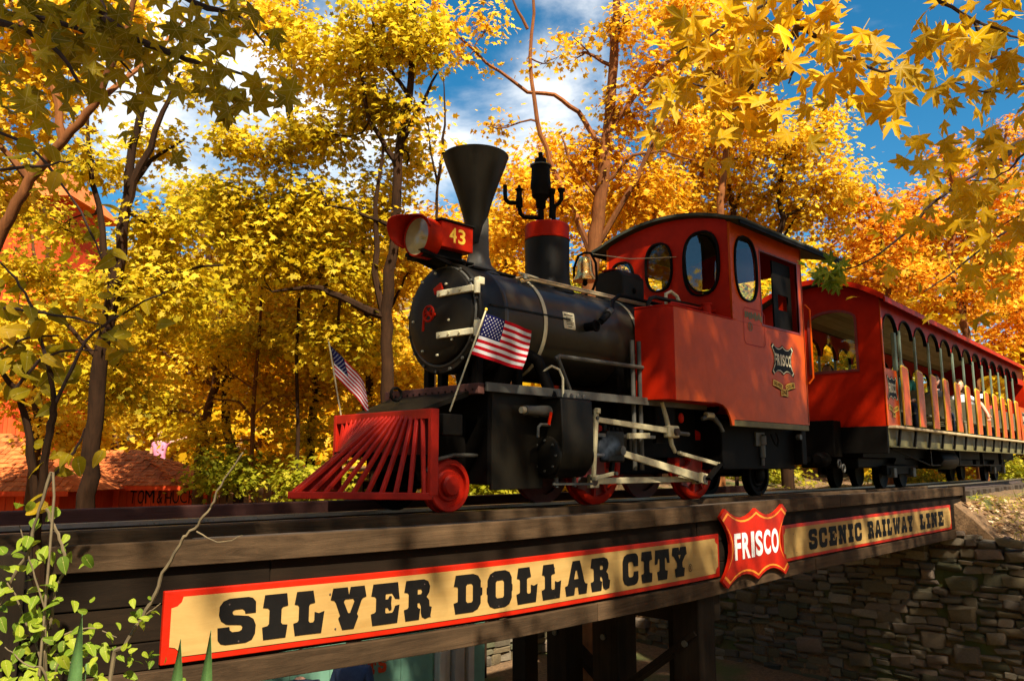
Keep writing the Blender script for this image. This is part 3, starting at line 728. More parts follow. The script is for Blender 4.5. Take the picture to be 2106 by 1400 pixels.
def px_of(p):
    d = Vector(p) - CAM; h = Vector((math.cos(R(45)), math.sin(R(45)), 0)); up = Vector((0, 0, 1)); r = Vector((math.sin(R(45)), -math.cos(R(45)), 0))
    fw = h * math.cos(PITCH) + up * math.sin(PITCH); u = r.cross(fw); q = d.dot(fw)
    return 1053 + F * d.dot(r) / q, 700 - F * d.dot(u) / q, q
def seen(s):
    x, y, q = px_of((WX, s[0], s[1]))
    ok = (0 if (x > 1380 and x < 2140 and y < 1430 and s[1] < -0.62) else 1)
    return (ok, -(s[2] * s[3]) / (q * q))
stones.sort(key=seen)
rest = MB()
for i, (y, z, w, h) in enumerate(stones):
    me = protos[i % 14]; dx = WX + rng.uniform(-0.045, 0.035) - (0.035 if (y, z, w, h) in bigset else 0); z += rng.uniform(-.02, .02)
    ro = (rng.uniform(-.11, .11), rng.uniform(-.15, .15), rng.uniform(-.08, .08))
    if i < 300:
        o = bpy.data.objects.new('stone', me); C.objects.link(o); o.parent = wall
        o.location = (dx - 14.2, y - 8, z + 3.2); o.rotation_euler = ro; o.scale = (0.24, w * 0.96, h * 0.93)
    else:
        mt = Matrix.Translation((dx, y, z)) @ Euler(ro).to_matrix().to_4x4() @ Matrix.Diagonal((0.24, w * 0.96, h * 0.93, 1))
        rest.add([mt @ v.co for v in me.vertices], [tuple(p.vertices) for p in me.polygons])
# wing wall running left from the abutment, behind the trestle
wmb = MB().box(8.6, 13.9, 11.05, 11.4, -3.4, -1.0)
mk('wall_core', wmb, M['railweb'], wall, smooth=False)
z = -3.3
while z < -1.05:
    h = rng.uniform(.09, .2); x = 8.6
    while x < 13.8:
        w = rng.uniform(.16, .45); mt = Matrix.Translation((x + w / 2, 11.02 + rng.uniform(-.03, .03), z + h / 2)) @ Euler((rng.uniform(-.08, .08), rng.uniform(-.1, .1), math.pi / 2)).to_matrix().to_4x4() @ Matrix.Diagonal((.24, w * .95, h * .93, 1))
        me = protos[int(rng.integers(0, 14))]; rest.add([mt @ v.co for v in me.vertices], [tuple(p.vertices) for p in me.polygons]); x += w
    z += h
ro_ = mk('stones_beyond', rest, M['stone'], wall, kind='stuff')
at_ = ro_.data.attributes.new('tint', 'FLOAT', 'FACE')
at_.data.foreach_set('value', np.repeat(rng.random(len(ro_.data.polygons) // 26 + 1), 26)[:len(ro_.data.polygons)].astype(np.float32))
#@@TRAIN

# ------------------------------------------------------------------ locomotive
YC = 4.97
loco = thing('steam_locomotive', 'black and red narrow gauge steam locomotive with flared chimney, number 43 and red cowcatcher', 'locomotive', (6.2, YC, 0))
P_ = lambda *a, **k: mk(*a, **k)


def V(*a): return Vector(a)


def arc_pts(c, r, a0, a1, n):
    return [(c[0] + r * math.cos(R(a0 + (a1 - a0) * i / n)), c[1] + r * math.sin(R(a0 + (a1 - a0) * i / n))) for i in range(n + 1)]


BZ = 1.53
# boiler and smokebox
bo = P_('boiler', MB().lathe([(0.445, 4.26), (0.45, 4.28), (0.45, 6.6), (0.47, 6.8), (0.47, 7.45)], (0, YC, BZ), 'x', 56), M['boiler'], loco)
P_('seam_strip', MB().lathe([(0.452, 4.44), (0.456, 4.45), (0.456, 4.47), (0.452, 4.48)], (0, YC, BZ), 'x', 56, caps=False), M['boiler'], bo)
sb = P_('smokebox', MB().lathe([(0.2, 4.16), (0.448, 4.165), (0.462, 4.18), (0.462, 4.235), (0.452, 4.25), (0.452, 4.46), (0.2, 4.46)], (0, YC, BZ), 'x', 56), M['black'], loco)
door = P_('smokebox_door', MB().lathe([(0.0, 4.095), (0.25, 4.100), (0.36, 4.115), (0.392, 4.135), (0.40, 4.165)], (0, YC, BZ + 0.02), 'x', 48), M['black'], loco)
P_('door_ring', MB().torus((4.165, YC, BZ + 0.015), 0.408, 0.012, 'x', 48), M['grey'], door)
for k in range(16):
    a = R(k * 22.5 + 8); P_('bolt', MB().lathe([(0.013, -0.016), (0.013, 0.0)], (4.165, YC + 0.436 * math.cos(a), BZ + 0.436 * math.sin(a)), 'x', 6), M['grey'], sb)
for (yy, zz) in ((0.18, 0.30), (0.30, -0.02), (0.17, -0.28), (-0.12, 0.24), (-0.16, -0.06), (-0.02, -0.33), (-0.2, -0.22), (0.02, 0.35)):
    P_('rivet', MB().lathe([(0.009, -0.008), (0.011, 0.006)], (4.098, YC + yy, BZ + 0.02 + zz), 'x', 8), M['cream'], door)
for zz in (1.712, 1.372):
    st = P_('hinge_strap', MB().bar((4.078, YC - 0.04, zz), (4.118, YC - 0.43, zz), 0.03, 0.052), M['cream'], loco, bevel=0.006)
    P_('hinge_knuckle', MB().lathe([(0.026, -0.05), (0.026, 0.05)], (4.14, YC - 0.445, zz + 0.01), 'z', 12), M['cream'], st)
    P_('hinge_lug', MB().box(4.14, 4.20, YC - 0.47, YC - 0.41, zz + 0.03, zz + 0.09), M['cream'], st, bevel=0.005)
    for q in (-0.08, -0.18, -0.30): P_('stud', MB().lathe([(0.010, -0.012), (0.010, 0.0)], (4.066 - q * 0.07, YC + q, zz), 'x', 8), M['rod'], st)
hw = P_('door_handwheel', MB().torus((4.035, YC + 0.02, 1.555), 0.062, 0.010, 'x', 24), M['red'], loco)
mb = MB()
for k in range(4):
    a = R(45 + 90 * k); mb.tube([(4.035, YC + 0.02, 1.555), (4.035, YC + 0.02 + 0.06 * math.cos(a), 1.555 + 0.06 * math.sin(a))], 0.007, 6)
mb.lathe([(0.018, 4.03), (0.018, 4.11)], (0, YC + 0.02, 1.555), 'x', 10)
P_('wheel_spokes', mb, M['red'], hw)
P_('locking_handle', MB().tube([(4.05, YC + 0.02, 1.57), (4.045, YC + 0.09, 1.555), (4.045, YC + 0.10, 1.42)], 0.011, 8), M['red'], loco)
P_('diamond_plate', MB().bar((4.080, YC - 0.09, 1.775), (4.080, YC + 0.0, 1.735), 0.02, 0.06), M['red'], loco, bevel=0.003)
for x in (4.92, 6.22):
    rr_ = 0.455
    P_('boiler_band', MB().lathe([(rr_, x - 0.021), (rr_ + 0.004, x - 0.02), (rr_ + 0.004, x + 0.02), (rr_, x + 0.021)], (0, YC, BZ), 'x', 64, caps=False), M['cream'], loco)
P_('boiler_seam', MB().bar((4.28, YC - 0.452, 1.60), (5.24, YC - 0.452, 1.60), 0.008, 0.014), M['black'], loco)
# saddle struts below the smokebox, deck
for (x, y) in ((4.28, -0.30), (4.28, -0.12), (4.28, 0.12), (4.28, 0.30), (4.75, -0.28), (4.75, 0.28), (4.75, 0.0)):
    P_('saddle_strut', MB().box(x - 0.035, x + 0.035, YC + y - 0.035, YC + y + 0.035, 0.96, 1.20), M['iron'], loco, bevel=0.01)
P_('saddle', MB().prism([(-0.22, 0.95), (0.22, 0.95), (0.30, 1.18), (-0.30, 1.18)], lambda u, v, w: V(4.55 + w, YC + u, v), 0.16), M['iron'], loco)
P_('deck_plate', MB().box(4.12, 6.32, YC - 0.56, YC + 0.56, 0.925, 0.955), M['iron'], loco, smooth=False, bevel=0.004)
P_('running_board_edge', MB().box(4.12, 7.2, YC - 0.585, YC - 0.562, 0.895, 0.965), M['grey'], loco, smooth=False, bevel=0.004)
P_('running_board_edge', MB().box(4.12, 7.2, YC + 0.562, YC + 0.585, 0.895, 0.965), M['iron'], loco, smooth=False, bevel=0.004)
P_('front_deck_beam', MB().box(4.055, 4.118, YC - 0.56, YC + 0.62, 0.875, 0.958), M['redwood'], loco, smooth=False, bevel=0.006)
for i in range(14): P_('rivet', MB().lathe([(0.008, -0.006), (0.008, 0)], (4.054, YC - 0.5 + i * 0.08, 0.91), 'x', 6), M['iron'], loco)
P_('sloped_front_plate', MB().add([(3.60, YC - 0.40, 0.735), (3.60, YC + 0.42, 0.735), (4.055, YC + 0.50, 0.90), (4.055, YC - 0.45, 0.90), (3.60, YC - 0.40, 0.70), (3.60, YC + 0.42, 0.70), (4.055, YC + 0.50, 0.86), (4.055, YC - 0.45, 0.86)],
                                  [(0, 1, 2, 3), (7, 6, 5, 4), (0, 4, 5, 1), (1, 5, 6, 2), (2, 6, 7, 3), (3, 7, 4, 0)]), M['black'], loco, smooth=False)
P_('lifting_eye', MB().torus((3.84, YC + 0.17, 0.90), 0.05, 0.012, 'y', 20), M['iron'], loco)
P_('front_frame', MB().box(3.64, 4.30, YC - 0.27, YC + 0.27, 0.30, 0.70), M['iron'], loco, smooth=False, bevel=0.01)
P_('front_skirt', MB().box(4.19, 4.23, YC - 0.52, YC + 0.52, 0.20, 0.925), M['iron'], loco, smooth=False, bevel=0.006)
P_('side_skirt', MB().box(4.232, 4.80, YC - 0.52, YC - 0.49, 0.16, 0.924), M['black'], loco, smooth=False, bevel=0.006)
P_('side_skirt', MB().box(4.232, 4.80, YC + 0.49, YC + 0.52, 0.16, 0.924), M['black'], loco, smooth=False, bevel=0.006)
P_('tool_box', MB().box(3.74, 3.93, YC - 0.53, YC - 0.36, 0.56, 0.715), M['black'], loco, smooth=False, bevel=0.008)
P_('main_frame', MB().box(4.22, 9.0, YC - 0.24, YC + 0.24, 0.26, 0.90), M['iron'], loco, smooth=False, bevel=0.01)
P_('firebox', MB().box(6.0, 7.3, YC - 0.38, YC + 0.38, 0.45, 1.5), M['iron'], loco, smooth=False, bevel=0.02)
P_('ash_pan', MB().box(4.24, 8.9, YC - 0.40, YC + 0.40, 0.42, 0.60), M['iron'], loco, smooth=False)

# chimney
ch = P_('chimney', MB().lathe([(0.070, 2.22), (0.073, 2.28), (0.085, 2.38), (0.108, 2.47), (0.150, 2.62), (0.205, 2.78), (0.262, 2.93), (0.285, 3.00), (0.290, 3.012), (0.283, 3.018), (0.255, 2.96), (0.14, 2.65), (0.05, 2.3)], (4.52, YC, 0), 'z', 48), M['black'], loco)
P_('chimney_base', MB().lathe([(0.20, 1.94), (0.165, 1.99), (0.115, 2.04), (0.093, 2.12), (0.088, 2.3), (0.088, 2.46)], (4.56, YC - 0.0, 0), 'z', 36), M['grey'], ch)
P_('chimney_flange', MB().bar((4.34, YC - 0.14, 1.965), (4.84, YC - 0.14, 1.965), 0.08, 0.022), M['black'], ch, bevel=0.004)
# dome and safety valves
dm = P_('steam_dome', MB().lathe([(0.27, 1.90), (0.235, 1.97), (0.215, 2.03), (0.210, 2.06), (0.210, 2.43), (0.214, 2.435), (0.214, 2.445)], (5.44, YC, 0), 'z', 48), M['black'], loco)
P_('dome_cap', MB().lathe([(0.214, 2.435), (0.216, 2.44), (0.216, 2.452), (0.210, 2.456), (0.2105, 2.575), (0.200, 2.588), (0.0, 2.592)], (5.44, YC, 0), 'z', 48), M['red'], loco)
e1 = V(1, -1, 0).normalized()
def dp(a, z): return V(5.40, YC, z) + e1 * a
pv = P_('safety_valve', MB().lathe([(0.028, 2.58), (0.028, 2.74), (0.045, 2.76), (0.05, 2.83), (0.085, 2.87), (0.088, 2.93), (0.098, 2.95), (0.098, 3.0), (0.092, 3.04), (0.088, 3.15), (0.092, 3.17), (0.06, 3.18), (0.055, 3.24), (0.022, 3.25), (0.022, 3.30), (0.012, 3.31)], dp(-0.03, 0), 'z', 24), M['iron'], loco)
P_('valve_collar', MB().torus(dp(-0.03, 3.17), 0.095, 0.008, 'z', 24), M['grey'], pv)
P_('valve_lever', MB().bar(dp(-0.13, 3.185), dp(0.07, 3.155), 0.02, 0.012), M['iron'], pv)
wp = P_('whistle_pipe', MB().tube([dp(-0.03, 2.66), dp(-0.1, 2.66), dp(-0.19, 2.665), dp(-0.225, 2.70), dp(-0.235, 2.76), dp(-0.235, 2.80), dp(-0.27, 2.805), dp(-0.34, 2.81), dp(-0.365, 2.84), dp(-0.37, 2.90), dp(-0.37, 2.98)], 0.021, 10), M['iron'], loco)
P_('pipe_tee', MB().lathe([(0.034, 2.76), (0.034, 2.85), (0.026, 2.86), (0.026, 2.93), (0.045, 2.935), (0.02, 2.95), (0.012, 2.98)], dp(-0.235, 0), 'z', 14), M['iron'], wp)
P_('pipe_collar', MB().lathe([(0.03, 2.62), (0.03, 2.70)], dp(-0.03, 0), 'z', 14), M['iron'], wp)
P_('relief_pipe', MB().tube([dp(0.09, 2.57), dp(0.09, 2.70), dp(0.10, 2.77), dp(0.14, 2.80), dp(0.165, 2.84), dp(0.165, 2.92)], 0.021, 10), M['iron'], loco)
P_('relief_valve', MB().lathe([(0.03, 2.66), (0.03, 2.72), (0.024, 2.74), (0.024, 2.89), (0.034, 2.90), (0.034, 2.94), (0.01, 2.95)], dp(0.075, 0), 'z', 14), M['iron'], loco)
P_('pipe_cup', MB().lathe([(0.022, 2.90), (0.036, 2.935), (0.036, 2.945)], dp(0.165, 0), 'z', 14), M['iron'], loco)
# bell
bx, bz = 5.99, 2.14
bell = P_('bell', MB().lathe([(0.122, bz), (0.120, bz + 0.015), (0.098, bz + 0.05), (0.083, bz + 0.09), (0.078, bz + 0.16), (0.072, bz + 0.20), (0.05, bz + 0.235), (0.0, bz + 0.245)], (bx, YC, 0), 'z', 36), M['brass'], loco)
P_('clapper', MB().ball((bx, YC, bz - 0.02), 0.026, 0.026, 0.03), M['iron'], bell)
P_('bell_yoke', MB().tube([(bx, YC + 0.14, bz + 0.02), (bx, YC + 0.14, bz + 0.16), (bx, YC + 0.08, bz + 0.27), (bx, YC, bz + 0.29), (bx, YC - 0.08, bz + 0.27), (bx, YC - 0.14, bz + 0.16), (bx, YC - 0.15, bz + 0.0), (bx, YC - 0.10, bz - 0.10), (bx, YC, bz - 0.14)], 0.013, 8), M['iron'], loco)
P_('bell_stand', MB().tube([(bx, YC, 1.98), (bx, YC, bz - 0.13)], 0.02, 10), M['iron'], loco)
P_('bell_cord', MB().tube([(bx, YC - 0.06, bz + 0.27), (6.6, YC - 0.1, 2.46), (7.4, YC - 0.15, 2.62)], 0.005, 5), M['rod'], loco)
# black box behind the bell
bxx = P_('sand_box', MB().prism([(-0.18, 1.90), (0.18, 1.90), (0.18, 2.24), (0.12, 2.31), (-0.12, 2.31), (-0.18, 2.24)], lambda u, v, w: V(6.37 + w, YC + u, v), 0.36), M['black'], loco, bevel=0.012)
P_('box_lid', MB().box(6.36, 6.6, YC - 0.08, YC + 0.08, 2.311, 2.325), M['red'], bxx, bevel=0.004)
P_('box_knob', MB().ball((6.55, YC - 0.19, 2.10), 0.02, 0.02, 0.03), M['iron'], bxx)
# headlight
hl = P_('headlight', MB().lathe([(0.150, 3.885), (0.158, 3.875), (0.166, 3.885), (0.168, 3.92), (0.168, 4.02), (0.10, 4.05), (0.0, 4.05)], (0, YC, 2.165), 'x', 40, caps=False), M['red'], loco)
P_('headlight_reflector', MB().lathe([(0.150, 3.888), (0.13, 3.93), (0.09, 3.965), (0.04, 3.985), (0.0, 3.99)], (0, YC, 2.165), 'x', 36, caps=False), M['mirror'], hl)
P_('headlight_glass', MB().lathe([(0.149, 3.884), (0.12, 3.874), (0.06, 3.867), (0.0, 3.865)], (0, YC, 2.165), 'x', 36, caps=False), M['lens'], hl)
P_('bulb', MB().ball((3.94, YC, 2.165), 0.018, 0.014, 0.014), M['cream'], hl)
vs = []; n = 18
for i in range(n + 1):
    a = R(-24 + 186 * i / n); ext = 0.20 * math.sin(math.pi * i / n) ** 0.55 * (1 - 0.93 * smst(i / n, 0.38, 0.72))
    vs += [(3.90, YC + 0.172 * math.cos(a), 2.165 + 0.172 * math.sin(a)), (3.88 - ext * 0.5, YC + 0.182 * math.cos(a), 2.172 + 0.178 * math.sin(a)), (3.88 - ext, YC + 0.188 * math.cos(a), 2.172 + 0.176 * math.sin(a) - 0.01)]
hd = P_('headlight_hood', MB().add(vs, [(3 * i + j, 3 * i + 3 + j, 3 * i + 4 + j, 3 * i + 1 + j) for i in range(n) for j in (0, 1)]), M['pilot_red'], hl)
md = hd.modifiers.new('thick', 'SOLIDIFY'); md.thickness = 0.006
nb = P_('number_box', MB().box(4.02, 4.36, YC - 0.15, YC + 0.15, 2.085, 2.30), M['red'], loco, smooth=False, bevel=0.006)
P_('number_box_lid', MB().box(4.00, 4.38, YC - 0.165, YC + 0.165, 2.302, 2.318), M['black'], nb, smooth=False, bevel=0.003)
for ci, c in enumerate('43'):
    me = text_mesh('numeral', c, lambda u, v, w: (4.10 + ci * 0.095 + u, YC - 0.1525, 2.135 + v), 0.078, 0.125, 0.022)
    P_('numeral', local(me, nb), M['yellow'], nb)
P_('headlight_shelf', MB().box(3.90, 4.40, YC - 0.12, YC + 0.15, 2.0, 2.018), M['iron'], loco, smooth=False, bevel=0.004)
for (a, b) in (((3.86, YC - 0.1, 2.03), (4.2, YC - 0.1, 1.96)), ((3.86, YC + 0.1, 2.03), (4.2, YC + 0.1, 1.96)), ((4.3, YC - 0.1, 2.03), (4.3, YC - 0.1, 1.95)), ((4.3, YC + 0.1, 2.03), (4.3, YC + 0.1, 1.95))):
    P_('headlight_bracket', MB().bar(a, b, 0.03, 0.03), M['iron'], loco)
P_('headlight_foot', MB().box(3.95, 4.30, YC - 0.08, YC + 0.08, 2.018, 2.084), M['iron'], loco)
# hand rails on the boiler top, pipes, plate, valve
for (oy, oz) in ((0.24, 0.425), (0.30, 0.385)):
    P_('brass_pipe', MB().tube([(4.80, YC - oy + 0.03, BZ + oz - 0.02), (4.9, YC - oy, BZ + oz + 0.01), (7.38, YC - oy - 0.005, BZ + oz + 0.02)], 0.012, 8), M['brasspipe'], loco)
P_('pipe_bend', MB().tube([(5.06, YC - 0.12, BZ + 0.47), (4.93, YC - 0.13, BZ + 0.49), (4.86, YC - 0.22, BZ + 0.46), (5.02, YC - 0.27, BZ + 0.43)], 0.013, 8), M['brasspipe'], loco)
P_('oil_cup', MB().lathe([(0.02, 0), (0.022, 0.03), (0.01, 0.05)], (4.86, YC - 0.27, BZ + 0.40), 'z', 10), M['brasspipe'], loco)


def on_boiler(x, z, off=0.003, r=0.45):
    """near side of the boiler surface at height z"""
    dz = z - BZ; return V(x, YC - math.sqrt(max(0.0, (r + off) ** 2 - dz * dz)), z)


bp = P_('builder_plate', local(fill_mesh('builder_plate', [rr(5.155, 1.515, 5.305, 1.665, 0.008)], lambda u, v, w: on_boiler(u, v, 0.006 - 0.008 * w), 1.0), loco), M['cream'], loco)
for (z, w) in ((1.64, 0.09), (1.615, 0.10), (1.592, 0.08), (1.575, 0.10), (1.558, 0.09), (1.535, 0.05)):
    P_('plate_line', local(fill_mesh('plate_line', [rr(5.23 - w / 2, z - 0.004, 5.23 + w / 2, z + 0.003, 0.001)], lambda u, v, q: on_boiler(u, v, 0.009)), bp), M['railweb'], bp)
P_('plate_stamp', local(fill_mesh('plate_stamp', [[(5.175 + 0.009 * math.cos(R(a)), 1.64 + 0.009 * math.sin(R(a))) for a in range(0, 360, 45)]], lambda u, v, q: on_boiler(u, v, 0.0095)), bp), M['ink'], bp)
cv = P_('check_valve', MB().tube([on_boiler(5.46, 1.56, -0.02), on_boiler(5.46, 1.56, 0.10)], 0.04, 12), M['iron'], loco)
P_('valve_wheel', MB().torus(on_boiler(5.46, 1.56, 0.11), 0.045, 0.010, 'y', 18), M['iron'], cv)
P_('feed_pipe', MB().tube([on_boiler(5.46, 1.56, 0.07), on_boiler(5.56, 1.61, 0.075), on_boiler(5.68, 1.68, 0.08), on_boiler(5.80, 1.77, 0.085), (5.95, 4.60, 1.88), (6.05, 4.60, 1.95), (6.18, 4.62, 1.96), (7.1, 4.62, 1.96)], [0.026, 0.022, 0.026, 0.02, 0.02, 0.02, 0.018, 0.018], 10), M['iron'], loco)
for t, (x, z) in enumerate(((5.6, 1.635), (5.74, 1.73))): P_('pipe_union', MB().tube([on_boiler(x - .03, z - .02, 0.08), on_boiler(x + .03, z + .02, 0.085)], 0.032, 8), M['grey'] if t else M['iron'], loco)
P_('tank_pipe', MB().tube([(6.38, 4.50, 1.80), (6.38, 4.50, 1.90), (6.42, 4.50, 1.96), (6.50, 4.50, 1.985), (7.3, 4.50, 2.0)], 0.021, 10), M['black'], loco)
P_('tank_pipe', MB().tube([(6.50, 4.36, 1.80), (6.50, 4.36, 1.87), (6.58, 4.36, 1.92), (7.38, 4.36, 1.94)], 0.016, 10), M['red'], loco)
P_('tank_filler', MB().lathe([(0.05, 1.81), (0.05, 1.97), (0.06, 1.975), (0.06, 1.99), (0.0, 1.995)], (7.16, 4.33, 0), 'z', 18), M['red'], loco)
P_('steam_nozzle', MB().tube([(6.78, 4.56, 1.96), (6.78, 4.56, 2.07), (6.84, 4.54, 2.10), (6.92, 4.52, 2.06), (6.95, 4.50, 1.97)], 0.018, 8), M['cream'], loco)
# side grab frame below the boiler
P_('side_rail', MB().tube([(4.95, 4.44, 1.22), (4.99, 4.43, 1.245), (6.22, 4.43, 1.25)], 0.020, 8), M['grey'], loco)
P_('side_rail_stay', MB().tube([(4.97, 4.43, 1.23), (5.12, 4.43, 0.97)], 0.018, 8), M['grey'], loco)
for x in (6.05, 6.16): P_('support_post', MB().tube([(x, 4.46, 0.3), (x, 4.46, 1.5)], 0.022, 8), M['grey'], loco)
P_('cylinder_oil_pipe', MB().tube([(4.93, 4.34, 0.86), (4.93, 4.34, 1.05), (4.91, 4.36, 1.12), (4.86, 4.40, 1.15), (4.80, 4.45, 1.10)], 0.010, 8), M['cream'], loco)

# side tank and cab
CY = 4.158; CF = 2 * YC - CY
side = [(6.30, 0.94), (7.02, 0.955)] + arc_pts((7.02, 0.70), 0.25, 88, 8, 7)[1:] + [(7.30, 0.72), (7.33, 0.80), (9.03, 0.80)]


def lowside(y, nm, lab=None):
    pl = [(6.30, 0.94), (7.00, 0.955), (7.12, 0.94), (7.20, 0.90), (7.26, 0.82), (7.29, 0.74), (7.33, 0.74), (7.335, 0.80), (9.03, 0.80), (9.03, 1.83), (6.30, 1.83)]
    sgn = 1 if y < YC else -1
    return mk(nm, MB().prism(pl, lambda u, v, w: V(u, y + sgn * w, v), 0.02), M['orange_red'], loco, smooth=False)


lowside(CY, 'side_sheet'); lowside(CF, 'side_sheet')
for sg, y0 in ((1, CY), (-1, CF)):
    pl = [(6.30, y0), (6.245, y0 + sg * 0.012), (6.205, y0 + sg * 0.05), (6.19, y0 + sg * 0.10), (6.15, y0 + sg * 0.34), (7.40, y0 + sg * 0.34), (7.40, y0 + sg * 0.021), (6.30, y0 + sg * 0.021)]
    tk = mk('side_tank', MB().prism(pl, lambda u, v, w: V(u, v, 0.945 + w), 0.875), M['red'], loco)
    tk.location = (0, 0, 0)
    mk('tank_rim', MB().tube([(6.15, y0 + sg * 0.34, 1.822), (6.19, y0 + sg * 0.10, 1.822), (6.205, y0 + sg * 0.05, 1.822), (6.245, y0 + sg * 0.012, 1.822), (6.30, y0 + sg * 0.0, 1.828), (7.38, y0 + sg * 0.0, 1.832)], 0.009, 6), M['red'], tk)


def oval(cx, cz, rx, rz, n=36, p=2.6):
    return [(cx + rx * math.copysign(abs(math.cos(t)) ** (2 / p), math.cos(t)), cz + rz * math.copysign(abs(math.sin(t)) ** (2 / p), math.sin(t))) for t in [2 * math.pi * i / n for i in range(n)]]


def roofz(y): return 2.885 + 0.155 * (1 - ((y - YC) / 0.83) ** 2)


def cabwin(f, ov, ov_out, ov_in, panel, glass=True, name='window'):
    """window ring proud of a panel plus its pane; f(u, v, w), w towards outside"""
    fr = mk(name, local(fill_mesh(name, [ov_out, ov_in], lambda u, v, w: f(u, v, -0.006 + w), 0.034), loco), M['iron'], panel)
    if glass: mk('pane', local(fill_mesh('pane', [ov], lambda u, v, w: f(u, v, 0.0)), loco), M['cabglass'], fr)
    return fr


# cab front
front_out = [(CY + .022, 1.20)] + [(CY + .022, 2.885)] + [(y, roofz(y)) for y in np.linspace(CY + .05, CF - .05, 17)] + [(CF - .022, 2.885), (CF - .022, 1.20)]
wins_f = [(4.50, 2.485, 0.215, 0.345), (5.045, 2.535, 0.17, 0.27), (5.56, 2.47, 0.16, 0.21)]
fm = lambda u, v, w: V(7.385 + w * 1.0, u, v)
cf = mk('cab_front', local(fill_mesh('cab_front', [front_out] + [oval(*w) for w in wins_f], fm, 0.02), loco), M['red'], loco)
for i, w in enumerate(wins_f):
    cabwin(lambda u, v, q: V(7.385 - q, u, v), oval(*w), oval(w[0], w[1], w[2] + 0.012, w[3] + 0.012), oval(w[0], w[1], w[2] - 0.008, w[3] - 0.008), cf, glass=(i != 0))
# the swung-open pane of the near window
wr = mk('hinged_pane', local(fill_mesh('hinged_pane', [oval(4.50, 2.485, 0.195, 0.325), oval(4.50, 2.485, 0.175, 0.305)], lambda u, v, w: V(7.375 - (u - 4.50) * 0.0 + (u - 4.5) * -0.85 + w, 4.50 + (u - 4.5) * 0.55, v), 0.02), loco), M['iron'], loco)
mk('pane', local(fill_mesh('pane', [oval(4.50, 2.485, 0.18, 0.31)], lambda u, v, w: V(7.38 + (u - 4.5) * -0.85, 4.50 + (u - 4.5) * 0.55, v)), wr), M['cabglass'], wr)
for (y, z) in [(CY + 0.035, 1.95 + 0.11 * k) for k in range(9)]: P_('rivet', MB().lathe([(0.007, -0.005), (0.008, 0)], (7.384, y, z), 'x', 6), M['red'], cf)
# cab sides
for sg, y0 in ((1, CY), (-1, CF)):
    so = [(7.384, 1.832), (9.03, 1.832), (9.03, 2.88), (7.384, 2.88)]
    ov = oval(7.70, 2.42, 0.235, 0.35); do = [(8.02, 1.86), (8.90, 1.86), (8.90, 2.68), (8.02, 2.68)]
    g = lambda u, v, w: V(u, y0 + sg * w, v)
    cs = mk('cab_side', local(fill_mesh('cab_side', [so, ov, do], g, 0.02), loco), M['orange_red'], loco)
    cabwin(lambda u, v, q: V(u, y0 - sg * q * 0.8 + sg * 0.004, v), ov, oval(7.70, 2.42, 0.245, 0.36), oval(7.70, 2.42, 0.225, 0.34), cs)
    mk('corner_angle', MB().box(7.382, 7.43, min(y0, y0 - sg * .004), max(y0, y0 - sg * .004), 1.84, 2.88), M['orange_red'], cs, smooth=False)
    for k in range(9): P_('rivet', MB().lathe([(0.008, 0.0), (0.007, -0.005 * sg)], (7.405, y0 - sg * 0.004, 1.9 + 0.115 * k), 'y', 6), M['orange_red'], cs)
    fr = mk('opening_frame', local(fill_mesh('opening_frame', [[(8.00, 1.84), (8.92, 1.84), (8.92, 2.70), (8.00, 2.70)], do], lambda u, v, w: V(u, y0 - sg * 0.004 + sg * w, v), 0.03), loco), M['dark_red'], cs)
    # dark sliding shutter half drawn in the opening
    sp_ = mk('sliding_shutter', local(fill_mesh('sliding_shutter', [[(8.42, 1.86), (8.86, 1.86), (8.86, 2.66), (8.42, 2.66)], [(8.53, 2.10), (8.78, 2.10), (8.78, 2.28), (8.53, 2.28)]], lambda u, v, w: V(u, y0 + sg * (0.06 + w), v), 0.02), loco), M['iron'], cs)
rear_out = [(CY, 0.82), (CY, 2.885)] + [(y, roofz(y)) for y in np.linspace(CY + .02, CF - .02, 13)] + [(CF, 2.885), (CF, 0.82)]
mk('cab_rear', local(fill_mesh('cab_rear', [rear_out, [(4.45, 1.9), (5.5, 1.9), (5.5, 2.6), (4.45, 2.6)]], lambda u, v, w: V(9.0 + w, u, v), 0.02), loco), M['red'], loco)
P_('cab_floor', MB().box(7.41, 8.99, CY + 0.03, CF - 0.03, 0.83, 0.86), M['iron'], loco, smooth=False)
P_('backhead', MB().box(7.42, 7.75, YC - 0.42, YC + 0.42, 0.9, 2.0), M['iron'], loco, bevel=0.05)
# cab roof
rf = MB(); vs = []; n = 16
for x in (7.30, 9.95):
    for k in range(n + 1):
        y = CY - 0.17 + (CF - CY + 0.34) * k / n; z = roofz(min(max(y, CY), CF)) if CY <= y <= CF else 2.885 - 0.045 * (CY - y if y < CY else y - CF) / 0.17
        vs += [(x, y, z + 0.045), (x, y, z + 0.012)]
K = 2 * (n + 1)
fs = []
for k in range(n):
    a = 2 * k; fs += [(a, a + 2, K + a + 2, K + a), (a + 1, K + a + 1, K + a + 3, a + 3), (a, a + 1, a + 3, a + 2), (K + a, K + a + 2, K + a + 3, K + a + 1)]
fs += [(0, K, K + 1, 1), (2 * n, 2 * n + 1, K + 2 * n + 1, K + 2 * n)]
rf.add(vs, fs); P_('cab_roof', rf, M['roof'], loco)
for yy in (CY - 0.158, CF + 0.158): P_('roof_trim', MB().box(7.32, 9.93, yy - 0.012, yy + 0.012, 2.815, 2.86), M['iron'], loco, smooth=False)
P_('sill_angle', MB().box(7.34, 9.02, CY + 0.004, CY + 0.06, 0.735, 0.797), M['olive'], loco, smooth=False, bevel=0.004)
P_('rear_frame', MB().box(7.4, 9.0, 4.35, 5.6, 0.30, 0.80), M['iron'], loco, smooth=False, bevel=0.01)
